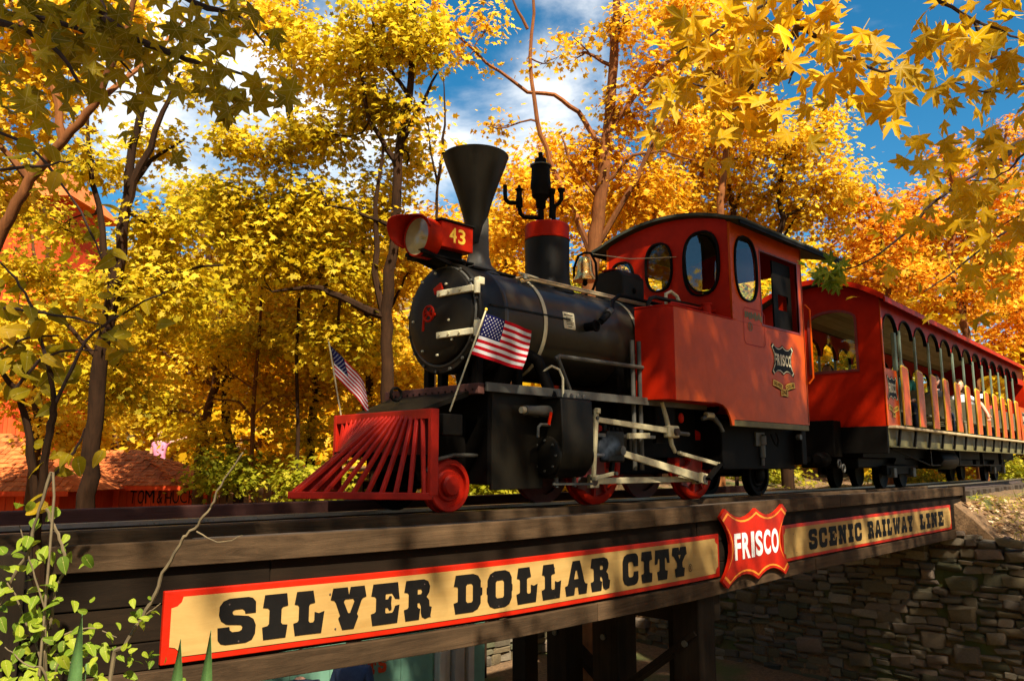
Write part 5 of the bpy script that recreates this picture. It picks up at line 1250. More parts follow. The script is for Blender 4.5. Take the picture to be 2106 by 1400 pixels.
for k in range(n):
    a = 2 * k; fs += [(a, a + 2, K + a + 2, K + a), (a + 1, K + a + 1, K + a + 3, a + 3), (a, a + 1, a + 3, a + 2), (K + a, K + a + 2, K + a + 3, K + a + 1)]
fs += [(0, K, K + 1, 1), (2 * n, 2 * n + 1, K + 2 * n + 1, K + 2 * n)]
mb.add(vs, fs); crf = mk('coach_roof', mb, M['roof'], coach)
tm = MB()
for k in range(n):
    ya, yb = -0.98 + 1.96 * k / n, -0.98 + 1.96 * (k + 1) / n
    tm.bar((-0.232, ya, croof(ya) + 0.012), (-0.232, yb, croof(yb) + 0.012), 0.02, 0.07)
mk('roof_trim', tm, M['red'], crf, smooth=False)
for yy in (-0.985, 0.985): mk('roof_trim', MB().box(-0.22, LN + .15, yy - 0.01, yy + 0.01, croof(0.98) - 0.05, croof(.98) + 0.02), M['red'], crf, smooth=False)
mk('roof_lamp_box', MB().lathe([(0.09, 0), (0.09, 0.06), (0.05, 0.10), (0, 0.11)], (0.5, -0.25, croof(-.25) + .03), 'z', 20), M['pilot_red'], crf)
emblem(coach, lambda u, v, q: V(0.32 + u, -HW - q, 1.40 + v), 0.46, 0.36)
emblem(coach, lambda u, v, q: V(LN - 0.42 + u, -HW - q, 1.40 + v), 0.46, 0.36)
# trucks
for bx_ in (1.75, 8.9):
    for sg in (-1, 1):
        bg_ = mk('truck_frame', MB().box(bx_ - 0.75, bx_ + 0.75, sg * 0.47 - .04, sg * 0.47 + .04, 0.20, 0.34), M['iron'], coach, smooth=False, bevel=0.015)
        mk('leaf_spring', MB().prism([(bx_ - .35, .36), (bx_ + .35, .36), (bx_ + .2, .45), (bx_ - .2, .45)], lambda u, v, w: V(u, sg * 0.47 - .03 + w, v), 0.06), M['iron'], bg_)
        for wx in (-0.5, 0.5):
            wo = mk('wheel', MB().lathe([(0.0, 0), (0.17, 0.0), (0.20, -0.015), (0.225, -0.015), (0.225, 0.05), (0.25, 0.055), (0.25, 0.075), (0, 0.075)], (bx_ + wx, -0.37, 0.226), 'y', 32), M['iron'], coach)
            if sg > 0: wo.data.transform(Matrix.Translation((0, 0.665, 0)))
            mk('axle_box', MB().box(bx_ + wx - .07, bx_ + wx + .07, min(sg * .44, sg * .56), max(sg * .44, sg * .56), 0.16, 0.30), M['grey'], wo, smooth=False, bevel=0.01)
for (x, z) in ((-0.55, .3), (-0.7, .36)): mk('safety_chain', MB().torus((x, -.42, z), 0.05, 0.012, 'y', 16), M['grey'], coach)
mk('coupler', MB().lathe([(0.06, -0.6), (0.10, -0.55), (0.10, -0.35), (0.06, -0.3)], (0, -0.1, 0.42), 'x', 12), M['iron'], coach)

# ------------------------------------------------------------------ people
SKIN = [paint('skin_light', (0.55, 0.30, 0.20), 0.55, 0.1, scale=10, dirt_amt=0.1, bump=0.05), paint('skin_tan', (0.36, 0.18, 0.10), 0.55, 0.1, scale=10, dirt_amt=0.1, bump=0.05)]
def fab(n, c): return paint(n, c, 0.9, 0.25, scale=10, dirt_amt=0.15, bump=0.4)
FAB = {'teal': fab('teal_cloth', (0.01, 0.14, 0.10)), 'white': fab('white_cloth', (0.70, 0.70, 0.68)), 'black': fab('black_cloth', (0.012, 0.012, 0.014)), 'grey': fab('grey_cloth', (0.2, 0.2, 0.2)),
       'pink': fab('pink_cloth', (0.62, 0.20, 0.30)), 'redc': fab('red_cloth', (0.45, 0.02, 0.02)), 'denim': M['denim'], 'ddenim': M['dark_denim'], 'khaki': fab('khaki_cloth', (0.25, 0.2, 0.12))}
HAIR = {'dark': fab('dark_hair', (0.012, 0.008, 0.006)), 'blond': fab('blond_hair', (0.45, 0.30, 0.12)), 'brown': fab('brown_hair', (0.08, 0.04, 0.02))}
HAND = None


def skeleton(pose):
    """named joints (metres, facing +y, origin on the floor) with skin radii"""
    J = {}
    if pose.startswith('sit'):
        b = 0.44; hipf = 0.38
        J['pel'] = ((0, 0, b + .10), .125); J['wst'] = ((0, -.01, b + .24), .115); J['chs'] = ((0, 0, b + .40), .135); J['nkb'] = ((0, 0, b + .53), .075); J['nck'] = ((0, .01, b + .58), .052)
        for s, n in ((-1, 'l'), (1, 'r')):
            J['hip' + n] = ((s * .09, .02, b + .08), .09); J['kne' + n] = ((s * .12, .42, b + .08), .065); J['ank' + n] = ((s * .12, .44, .08), .045); J['toe' + n] = ((s * .13, .56, .04), .035)
            J['shl' + n] = ((s * .17, 0, b + .48), .062); J['elb' + n] = ((s * .23, .04, b + .24), .045); J['wri' + n] = ((s * .13, .25, b + .18), .030); J['hnd' + n] = ((s * .10, .31, b + .17), .034)
        if pose == 'sit_arm':
            J['elbl'] = ((-.36, .14, b + .34), .045); J['wril'] = ((-.46, .17, b + .14), .030); J['hndl'] = ((-.47, .18, b + .06), .034)
    else:
        J['pel'] = ((0, 0, .93), .125); J['wst'] = ((0, 0, 1.08), .115); J['chs'] = ((0, .0, 1.27), .14); J['nkb'] = ((0, 0, 1.41), .075); J['nck'] = ((0, .01, 1.47), .052)
        for s, n in ((-1, 'l'), (1, 'r')):
            J['hip' + n] = ((s * .095, 0, .88), .095); J['kne' + n] = ((s * .10, .02 + s * .05, .50), .066); J['ank' + n] = ((s * .10, -.02 + s * .08, .09), .045); J['toe' + n] = ((s * .11, .12 + s * .08, .04), .036)
            J['shl' + n] = ((s * .18, 0, 1.38), .062); J['elb' + n] = ((s * .24, -.03, 1.10), .045); J['wri' + n] = ((s * .25, .05, .87), .030); J['hnd' + n] = ((s * .25, .07, .80), .034)
        if pose == 'stand_reach':
            J['elbl'] = ((-.44, .05, 1.44), .045); J['wril'] = ((-.68, .08, 1.52), .030); J['hndl'] = ((-.76, .09, 1.55), .034)
    E_ = [('pel', 'wst'), ('wst', 'chs'), ('chs', 'nkb'), ('nkb', 'nck')]
    for n in 'lr': E_ += [('pel', 'hip' + n), ('hip' + n, 'kne' + n), ('kne' + n, 'ank' + n), ('ank' + n, 'toe' + n), ('chs', 'shl' + n), ('shl' + n, 'elb' + n), ('elb' + n, 'wri' + n), ('wri' + n, 'hnd' + n)]
    return J, E_


POSES = {}


def body_mesh(pose, sleeve):
    if (pose, sleeve) in POSES: return POSES[(pose, sleeve)]
    J, E_ = skeleton(pose); ks = list(J); me = bpy.data.meshes.new('b')
    me.from_pydata([J[k][0] for k in ks], [(ks.index(a), ks.index(b)) for a, b in E_], [])
    o = bpy.data.objects.new('b', me); C.objects.link(o)
    sk = o.modifiers.new('s', 'SKIN'); sk.use_smooth_shade = True; ss = o.modifiers.new('ss', 'SUBSURF'); ss.levels = 1; ss.render_levels = 1
    for i, k in enumerate(ks):
        r = J[k][1]; me.skin_vertices[0].data[i].radius = (r * (1.25 if k in ('chs', 'wst', 'pel') else 1.0), r)
        me.skin_vertices[0].data[i].use_root = (k == 'pel')
    dg = bpy.context.evaluated_depsgraph_get(); ev = o.evaluated_get(dg); m2 = bpy.data.meshes.new_from_object(ev)
    bpy.data.objects.remove(o); bpy.data.meshes.remove(me)
    bm = bmesh.new(); bm.from_mesh(m2)
    # colour of each face from the nearest joint
    def near(p):
        best, bj = 9, None
        for a, b in E_:
            A, B_ = Vector(J[a][0]), Vector(J[b][0]); d = B_ - A; t = max(0, min(1, (p - A).dot(d) / d.dot(d))); q = (p - A - d * t).length - (J[a][1] * (1 - t) + J[b][1] * t) * 0.6
            if q < best: best, bj, bt = q, (a, b), t
        return bj, bt
    for f in bm.faces:
        (a, b), t = near(f.calc_center_median()); m = 1
        if b in ('nck',): m = 0
        if b[:3] in ('hnd',) or (b[:3] == 'wri' and (sleeve == 'short' or t > 0.9)) or (b[:3] == 'elb' and sleeve == 'short' and t > 0.6): m = 0
        if b[:3] in ('hip', 'kne', 'ank'): m = 2
        if b[:3] == 'toe': m = 3
        if a == 'pel' and b == 'wst' and t < 0.15: m = 2
        f.material_index = m; f.smooth = True
    # head with nose and ears, built into the same mesh
    hx, hy, hz = J['nck'][0]; c = Vector((hx, hy + 0.01, hz + 0.135))
    def blob(c, rx, ry, rz, mi, n=14, m=10, shape=None):
        vs = []
        for i in range(m + 1):
            for j in range(n):
                t = math.pi * i / m; a = 2 * math.pi * j / n
                p = Vector((math.sin(t) * math.cos(a), math.sin(t) * math.sin(a), -math.cos(t)))
                if shape: p = shape(p)
                vs.append(bm.verts.new(c + Vector((p.x * rx, p.y * ry, p.z * rz))))
        for i in range(m):
            for j in range(n):
                try: f = bm.faces.new((vs[i * n + j], vs[i * n + (j + 1) % n], vs[(i + 1) * n + (j + 1) % n], vs[(i + 1) * n + j])); f.material_index = mi; f.smooth = True
                except ValueError: pass
    def hs_(p):
        q = p.copy()
        if p.z < 0: q.x *= 1 + p.z * 0.32; q.y = p.y * (1 + p.z * 0.12) + (-p.z) * 0.12 * (1 if p.y > 0 else -0.5)
        if p.y > 0.9 and abs(p.z) < 0.35: q.y += 0.04
        return q
    blob(c, 0.077, 0.095, 0.118, 0, 18, 14, hs_)
    blob(c + Vector((0, 0.098, -0.022)), 0.014, 0.020, 0.024, 0, 8, 6)
    for s in (-1, 1):
        blob(c + Vector((s * 0.078, -0.005, -0.01)), 0.012, 0.022, 0.032, 0, 8, 6)
        blob(c + Vector((s * 0.031, 0.083, 0.012)), 0.012, 0.008, 0.007, 4, 8, 6)
    blob(c + Vector((0, 0.093, -0.062)), 0.026, 0.008, 0.007, 5, 8, 6)
    # fingers
    for n, s in (('l', -1), ('r', 1)):
        w_, h_ = Vector(J['wri' + n][0]), Vector(J['hnd' + n][0]); d = (h_ - w_).normalized(); side_ = d.cross(Vector((0, 0, 1)))
        if side_.length < .3: side_ = d.cross(Vector((0, 1, 0)))
        side_.normalize(); dn = side_.cross(d)
        for k in range(5):
            off = (k - 1.5) * 0.016; L_ = (0.062, 0.072, 0.068, 0.052, 0.05)[k]
            if k < 4: a0 = h_ + side_ * off; p = [a0, a0 + d * L_ * .55, a0 + d * L_ * .95 - dn * 0.016 * (1 if dn.z > 0 else -1)]
            else: a0 = w_ + d * 0.02 + side_ * -0.028; p = [a0, a0 + d * .025 - side_ * .02, a0 + d * .05 - side_ * .024]
            mb = MB().tube(p, [0.0085, 0.008, 0.006], 6); vv = [bm.verts.new(v) for v in mb.v]
            for f in mb.f:
                g = bm.faces.new([vv[i] for i in f]); g.material_index = 0; g.smooth = True
    m3 = bpy.data.meshes.new('body')
    for i in range(6): m3.materials.append(M['ink'])
    bm.to_mesh(m3); bm.free(); bpy.data.meshes.remove(m2)
    POSES[(pose, sleeve)] = (m3, c.copy()); return POSES[(pose, sleeve)]


def person(label, loc, rz, pose, shirt, pants, skin=0, hair='dark', sleeve='long', hairkind='short', shades=False, cap=None, scale=1.0, group=None, head=0.0):
    t = thing('person', label, 'person', loc, rz, group, local=True); t.scale = (scale,) * 3
    me, c = body_mesh(pose, sleeve)
    b = bpy.data.objects.new('body', me); C.objects.link(b); b.parent = t
    for i, m in enumerate((SKIN[skin], FAB[shirt], FAB[pants], M['ink'], M['ink'], M['flag_red'] if hairkind == 'long' else SKIN[1])):
        b.material_slots[i].link = 'OBJECT'; b.material_slots[i].material = m
    h = MB(); n, m_ = 20, 12; vs = []
    for i in range(m_ + 1):
        tt = math.pi * (0.48 if hairkind == 'short' else 0.62) * i / m_
        for j in range(n):
            a = 2 * math.pi * j / n; front = math.sin(a)
            lim = 1.0 if front < 0.35 else 0.62 - 0.14 * front
            t2 = tt * lim
            r0 = 1.0 + rng.uniform(-.03, .03)
            vs.append(c + Vector((0.087 * r0 * math.sin(t2) * math.cos(a), 0.104 * r0 * math.sin(t2) * math.sin(a) - 0.006, 0.128 * math.cos(t2) + 0.004)))
    h.add(vs, [(i * n + j, i * n + (j + 1) % n, (i + 1) * n + (j + 1) % n, (i + 1) * n + j) for i in range(m_) for j in range(n)])
    if hairkind == 'long':
        h.tube([c + Vector((0, -0.05, 0.08)), c + Vector((0, -0.085, -0.02)), c + Vector((0, -0.09, -0.14)), c + Vector((0, -0.09, -0.25))], [0.07, 0.085, 0.075, 0.04], 12)
        for s in (-1, 1): h.tube([c + Vector((s * .07, 0.0, 0.06)), c + Vector((s * .088, 0.0, -0.05)), c + Vector((s * .085, -0.0, -0.18))], [0.02, 0.028, 0.014], 8)
    mk('hair', h, HAIR[hair], t)
    if shades:
        g = MB()
        for s in (-1, 1): g.ball(c + Vector((s * 0.033, 0.090, 0.014)), 0.027, 0.010, 0.020, 10, 6); g.bar(c + Vector((s * .06, .085, .02)), c + Vector((s * .082, 0, .015)), 0.004, 0.008)
        g.bar(c + Vector((-.01, .098, .018)), c + Vector((.01, .098, .018)), 0.004, 0.006)
        mk('sunglasses', g, M['ink'], t)
    if cap:
        g = MB().lathe([(0.096, -0.01), (0.096, 0.03), (0.08, 0.075), (0.045, 0.105), (0, 0.115)], c + Vector((0, 0, 0.035)), 'z', 18, caps=False); g.ball(c + Vector((0, 0.10, 0.038)), 0.075, 0.07, 0.008, 12, 4)
        mk('cap', g, FAB[cap], t)
    return t


def seat(x, y, z=0.70): return c2w @ V(x, y, z)


PG = 'passengers riding in the coach'
Z90 = R(90) + CA
person('passenger in teal shirt and sunglasses, first behind the coach front panel', seat(2.22, -0.45, 0.72), Z90 + R(24), 'sit', 'teal', 'ddenim', 0, 'dark', 'long', shades=True, group=PG)
person('dark-haired woman in black top looking out between the third and fourth bench ends', seat(4.50, -0.42), Z90 + R(26), 'sit', 'black', 'ddenim', 0, 'dark', 'long', 'long', group=PG)
person('blond passenger in white shirt with one arm hanging over the coach side', seat(5.85, -0.52), Z90 + R(6), 'sit_arm', 'white', 'khaki', 0, 'blond', 'short', group=PG)
person('brown-haired passenger in grey shirt just behind the blond passenger', seat(7.0, -0.35), Z90 + R(10), 'sit', 'grey', 'denim', 1, 'brown', 'short', group=PG)
person('passenger leaning at the coach side in white cap and dark sunglasses', seat(7.9, -0.50, 0.60), Z90 + R(26), 'sit', 'black', 'ddenim', 0, 'brown', 'short', shades=True, cap='white', scale=0.95, group=PG)
person('passenger in red shirt towards the rear of the coach', seat(9.1, -0.3), Z90 + R(8), 'sit', 'redc', 'denim', 1, 'dark', group=PG)
person('passenger in grey shirt seen through the left of the coach end window', seat(1.15, 0.30, 0.62), Z90, 'sit', 'grey', 'denim', 1, 'dark', group=PG)
person('passenger in black seen through the right of the coach end window', seat(1.95, -0.25, 0.62), Z90, 'sit', 'black', 'denim', 1, 'brown', 'long', 'long', group=PG)
person('passenger in white on the far side of the coach', seat(4.3, 0.35, 0.66), Z90, 'sit', 'white', 'denim', 0, 'brown', group=PG)
person('passenger in khaki at the far side near the middle of the coach', seat(5.0, 0.30, 0.66), Z90, 'sit', 'khaki', 'denim', 0, 'blond', 'long', 'long', group=PG)
person('engine driver in dark denim standing inside the cab', (8.4, 5.35, 0.86), R(80), 'stand', 'ddenim', 'ddenim', 1, 'dark', cap='ddenim', scale=0.93)
WG = 'visitors walking under the bridge'
person('visitor in dark blue denim under the bridge, left of the one in light denim', (4.55, 7.6, -3.2), R(-30), 'stand', 'ddenim', 'ddenim', 0, 'dark', scale=0.97, group=WG)
person('visitor in lighter blue denim under the bridge beside the teal booth', (5.22, 7.65, -3.2), R(-60), 'stand', 'denim', 'denim', 0, 'brown', scale=1.0, group=WG)
#@@BACK

# ------------------------------------------------------------------ buildings behind the track (frames facing the viewpoint: x right, y away)
def frame(lat, dep, z): 
    e = V(1, -1, 0) / math.sqrt(2); g = V(1, 1, 0) / math.sqrt(2); p = e * lat + g * dep
    return V(p.x, p.y, z)


def hip_shed(label, x0, x1, dep, zf, ze, zr, ridge0, ridge1, depth, text=None, over=0.35):
    t = thing('shed', label, 'shed', frame((x0 + x1) / 2, dep, zf), R(-45), local=True)
    cx = (x0 + x1) / 2; H = ze - zf; w = x1 - x0
    mk('wall_core', MB().box(-w / 2 + .03, w / 2 - .03, 0.03, depth, 0, H), M['shed_red'], t, smooth=False)
    n = int(w / 0.17); first = None
    for k in range(n):
        a = -w / 2 + w * k / n
        if first is None: o = mk('wall_board', MB().box(0.006, w / n - 0.006, -0.015, 0.02, 0, H + 0.05), M['shed_red'], t, smooth=False); first = o
        else: o = bpy.data.objects.new('wall_board', first.data); C.objects.link(o); o.parent = t
        o.location = (a, rng.uniform(-.008, .008), 0)
    # roof
    RZ = zr - zf; E0 = V(-w / 2 - over, -over, H - 0.06); E1 = V(w / 2 + over, -over, H - 0.06); E2 = V(w / 2 + over, depth + over, H - .06); E3 = V(-w / 2 - over, depth + over, H - .06)
    r0 = V(ridge0 - cx, depth / 2, RZ); r1 = V(ridge1 - cx, depth / 2, RZ)
    roof = mk('roof', MB().add([E0, E1, E2, E3, r0, r1], [(0, 1, 5, 4), (1, 2, 5), (2, 3, 4, 5), (3, 0, 4), (3, 2, 1, 0)]), M['shingle'], t, smooth=False)
    sm = None; cnt = 0
    for (a, b, c, d) in ((E0, E1, r1, r0), (E1, E2, r1, r1)):
        U = (b - a).normalized(); up = ((c + d) / 2 - (a + b) / 2); up = (up - U * up.dot(U)).normalized(); nrm = U.cross(up); L_ = (b - a).length
        hgt = ((d - a) - U * (d - a).dot(U)).length; rows = int(hgt / 0.15)
        for r_ in range(rows):
            v = r_ * 0.15; s0 = (d - a).dot(U) * v / hgt; s1 = L_ - (L_ - (c - a).dot(U)) * v / hgt; u = s0 - rng.uniform(0, .1)
            while u < s1 - 0.05:
                ww = rng.uniform(0.11, 0.19)
                if cnt < 290:
                    if sm is None: sm = MB().box(0, 1, 0, 0.2, 0, 0.018).mesh('shingle'); sm.materials.append(M['shingle'])
                    o = bpy.data.objects.new('shingle', sm); C.objects.link(o); o.parent = roof
                    mt = Matrix((U, up, nrm)).transposed().to_4x4(); mt.translation = a + U * u + up * (v - 0.01) + nrm * (0.012 + rng.uniform(0, .02))
                    o.matrix_local = mt @ Matrix.Rotation(R(-5 + rng.uniform(-3, 3)), 4, 'X') @ Matrix.Rotation(R(rng.uniform(-3, 3)), 4, 'Z') @ Matrix.Diagonal((ww * 0.94, 1, 1, 1)); cnt += 1
                u += ww
    mk('eave_board', MB().box(-w / 2 - over, w / 2 + over, -over - .02, -over, H - 0.14, H - 0.05), M['shed_red'], t, smooth=False)
    if text:
        x = text[1] - cx
        for ch in text[0]:
            if ch != ' ':
                a = R(rng.uniform(-6, 6)); ch_h = 0.27 * rng.uniform(0.9, 1.08)
                wch = {'M': .2, '&': .12}.get(ch, 0.14)
                me = text_mesh('painted_letter', ch, lambda u, v, w_: (x + u * math.cos(a) - v * math.sin(a), -0.026, text[2] - zf + v * math.cos(a) + u * math.sin(a)), wch, ch_h, 0.0)
                mk('painted_letter', me, M['ink'], t)
                x += wch + 0.035
            else: x += 0.02
    return t


hip_shed('red plank shed with mossy shingle roof and hand-painted names on its wall', -9.9, -7.42, 18, -3.2, -0.06, 0.70, -9.4, -8.9, 2.6, ('TOM & HUCK', -8.42, -0.49), 0.28)
hip_shed('red plank shed with brown shingle roof at the left edge of the picture', -13.2, -8.75, 15.8, -3.2, -0.10, 1.0, -11.9, -10.6, 2.6)
tw = thing('timber_tower', 'tall red timber tower half hidden by leaves at the far left', 'tower', frame(-13.9, 22, -3.0), R(-45), local=True)
tm_ = None
for k in range(18):
    if tm_ is None: o = mk('wall_board', MB().box(0.005, 0.115, -.02, .03, 0, 10.9), M['shed_red'], tw, smooth=False); tm_ = o
    else: o = bpy.data.objects.new('wall_board', tm_.data); C.objects.link(o); o.parent = tw
    o.location = (-0.95 + k * 0.12, rng.uniform(-.01, .01), rng.uniform(-.04, .04))
mk('tower_core', MB().box(-0.95, 1.2, .032, 2.2, 0, 10.8), M['shed_red'], tw, smooth=False)
mk('roof', MB().add([(-1.3, -.4, 10.8), (1.55, -.4, 10.8), (1.55, 2.6, 10.8), (-1.3, 2.6, 10.8), (.12, 1.1, 12.6)], [(0, 1, 4), (1, 2, 4), (2, 3, 4), (3, 0, 4), (3, 2, 1, 0)]), M['shingle'], tw, smooth=False)

fe = thing('picket_fence', 'weathered vertical board fence behind the trees left of the locomotive', 'fence', frame(-5.4, 20, -3.0), R(-45), local=True)
for k in range(26):
    h = 2.75 + rng.uniform(-.2, .25)
    mk('fence_board', MB().box(-2.3 + k * 0.185, -2.3 + k * 0.185 + 0.145, -.015, .015, 0, h), M['greywood'], fe, smooth=False)
for z in (0.6, 1.9): mk('fence_rail', MB().box(-2.35, 2.5, 0.016, 0.07, z, z + 0.1), M['greywood'], fe, smooth=False)
shl = thing('open_shelter', 'low open timber shelter with plank roof edge beside the cowcatcher', 'shelter', frame(-4.2, 18.6, -3.0), R(-45), local=True)
for k in range(9): mk('roof_board', MB().bar((-0.9 + k * .26, -.3, 3.20 + .02 * (k % 2)), (-0.9 + k * .26, 1.6, 3.30), 0.24, 0.03), M['greywood'], shl, smooth=False)
mk('beam', MB().box(-1.0, 1.5, -.1, 0.0, 2.98, 3.15), M['greywood'], shl, smooth=False)
for x in (-0.95, -0.1, 0.6, 1.4): mk('post', MB().box(x - .05, x + .05, -.09, 0.0, 0, 2.97), M['greywood'], shl, smooth=False)
mk('back_wall', MB().box(-1.0, 1.5, 1.5, 1.55, 0, 3.0), M['post'], shl, smooth=False)
bwk = thing('boardwalk', 'raised plank boardwalk behind the red sheds where a visitor in pink stands', 'walkway', frame(-9.2, 21.5, -1.2), R(-45), local=True)
for k in range(14): mk('plank', MB().box(-1.6 + k * .24, -1.6 + k * .24 + .22, -.6, .8, 0.68, 0.72), M['greywood'], bwk, smooth=False)
for x in (-1.5, 0, 1.5): mk('post', MB().box(x - .06, x + .06, -.06, .06, -1.5, .679), M['greywood'], bwk, smooth=False)
person('visitor in pink shirt with one arm stretched out, above the shed roof', frame(-9.35, 21.5, -0.48), R(-45 + 180), 'stand_reach', 'pink', 'white', 0, 'brown', 'short')

# teal booth seen under the bridge
bt = thing('ticket_booth', 'pale teal boarded booth with red letters under the bridge', 'booth', (6.8, 9, -3.2))
for (a, b, mt) in ((4.7, 7.46, 'teal'), (8.16, 8.44, 'teal')):
    n = max(1, int((b - a) / 0.46))
    for k in range(n): mk('wall_board', MB().box(a + (b - a) * k / n + .004, a + (b - a) * (k + 1) / n - .004, 9.0 + rng.uniform(-.004, .004), 9.03, -3.2, -1.15), M[mt], bt, smooth=False, bevel=0.004)
mk('wall_core', MB().box(4.7, 8.44, 9.035, 11.0, -3.2, -1.2), M['teal'], bt, smooth=False)
for (a, b, dy) in ((7.50, 7.60, -.10), (7.62, 7.74, -.04), (7.76, 7.93, -.12), (7.95, 8.02, -.03), (8.03, 8.14, -.10)):
    mk('cream_board', MB().box(a, b, 9.0 + dy, 9.029, -3.2, -1.1), M['creamboard'], bt, smooth=False, bevel=0.005)
mk('roof', MB().box(4.6, 8.5, 8.85, 11.1, -1.10, -1.02), M['greywood'], bt, smooth=False)
x = 6.36
for ch in 'TS':
    w_ = GL[ch][0] * 0.17; xx = x
    mk('letter', local(fill_mesh('letter', GL[ch][1], lambda u, v, q: (xx + u * w_, 8.992, -2.33 + v * 0.20)), bt), M['shed_red'], bt); x += w_ + 0.03

# ------------------------------------------------------------------ trees
LEAF10 = np.array([(0, 0), (.38, .10), (.27, .36), (.54, .60), (.17, .60), (0, 1), (-.17, .60), (-.54, .60), (-.27, .36), (-.38, .10)], dtype=np.float64)
LEAF4 = np.array([(0, 0), (.38, .5), (0, 1), (-.38, .5)], dtype=np.float64)


def leaf_mass(name, pos, tint, size, shape, mat, parent, origin, up=0.55, outward=None, kind='stuff'):
    n = len(pos)
    nr = rng.normal(size=(n, 3)); nr /= np.linalg.norm(nr, axis=1, keepdims=True)
    nr[:, 2] = np.abs(nr[:, 2]) + up
    if outward is not None: nr += outward * 0.55
    nr /= np.linalg.norm(nr, axis=1, keepdims=True)
    t = rng.normal(size=(n, 3)); t[:, 2] -= 0.4; t -= nr * (t * nr).sum(1, keepdims=True); t /= np.linalg.norm(t, axis=1, keepdims=True); b = np.cross(nr, t)
    s = size * rng.uniform(0.45, 1.4, n); k = len(shape)
    curl = rng.uniform(0.0, 0.35, n)
    P = pos[:, None, :] + (b[:, None, :] * shape[None, :, 0:1] + t[:, None, :] * shape[None, :, 1:2]) * s[:, None, None] - nr[:, None, :] * ((np.abs(shape[None, :, 0]) ** 1.5 + 0.3 * shape[None, :, 1] ** 2) * (curl * s)[:, None])[:, :, None]
    P = (P - np.array(origin)).reshape(-1, 3).astype(np.float32)
    me = bpy.data.meshes.new(name); me.vertices.add(n * k); me.vertices.foreach_set('co', P.ravel())
    me.loops.add(n * k); me.loops.foreach_set('vertex_index', np.arange(n * k, dtype=np.int32))
    me.polygons.add(n); me.polygons.foreach_set('loop_start', np.arange(0, n * k, k, dtype=np.int32)); 
    me.update(calc_edges=True)
    a = me.attributes.new('tint', 'FLOAT', 'FACE'); a.data.foreach_set('value', np.clip(tint, 0, 1).astype(np.float32))
    me.materials.append(mat)
    o = bpy.data.objects.new(name, me); C.objects.link(o); o.parent = parent
    if kind: o['kind'] = kind
    return o


def wiggle(a, b, n, amp):
    a, b = Vector(a), Vector(b); L_ = (b - a).length; out = []
    off = Vector(rng.normal(size=3)) * amp * L_; off2 = Vector(rng.normal(size=3)) * amp * 0.6 * L_
    for i in range(n + 1):
        t = i / n; out.append(a.lerp(b, t) + off * math.sin(math.pi * t) + off2 * math.sin(2 * math.pi * t))
    return out


def clump_leaves(center, rad, nleaf, per=16, sig=0.17, pw=0.55):
    K = max(1, nleaf // per); d = rng.normal(size=(K, 3)); d /= np.linalg.norm(d, axis=1, keepdims=True)
    rr_ = rng.random(K) ** pw; cc = np.array(center) + d * rr_[:, None] * np.array(rad)
    idx = rng.integers(0, K, nleaf); p = cc[idx] + rng.normal(size=(nleaf, 3)) * np.array([sig, sig, sig * 0.6])
    tint = np.clip(rng.normal(0.55, 0.22, K)[idx] + rng.normal(0, 0.20, nleaf), 0, 1)
    ow = (p - np.array(center)) / (np.linalg.norm(p - np.array(center), axis=1, keepdims=True) + 1e-6)
    return p, tint, ow, cc


TREES = []


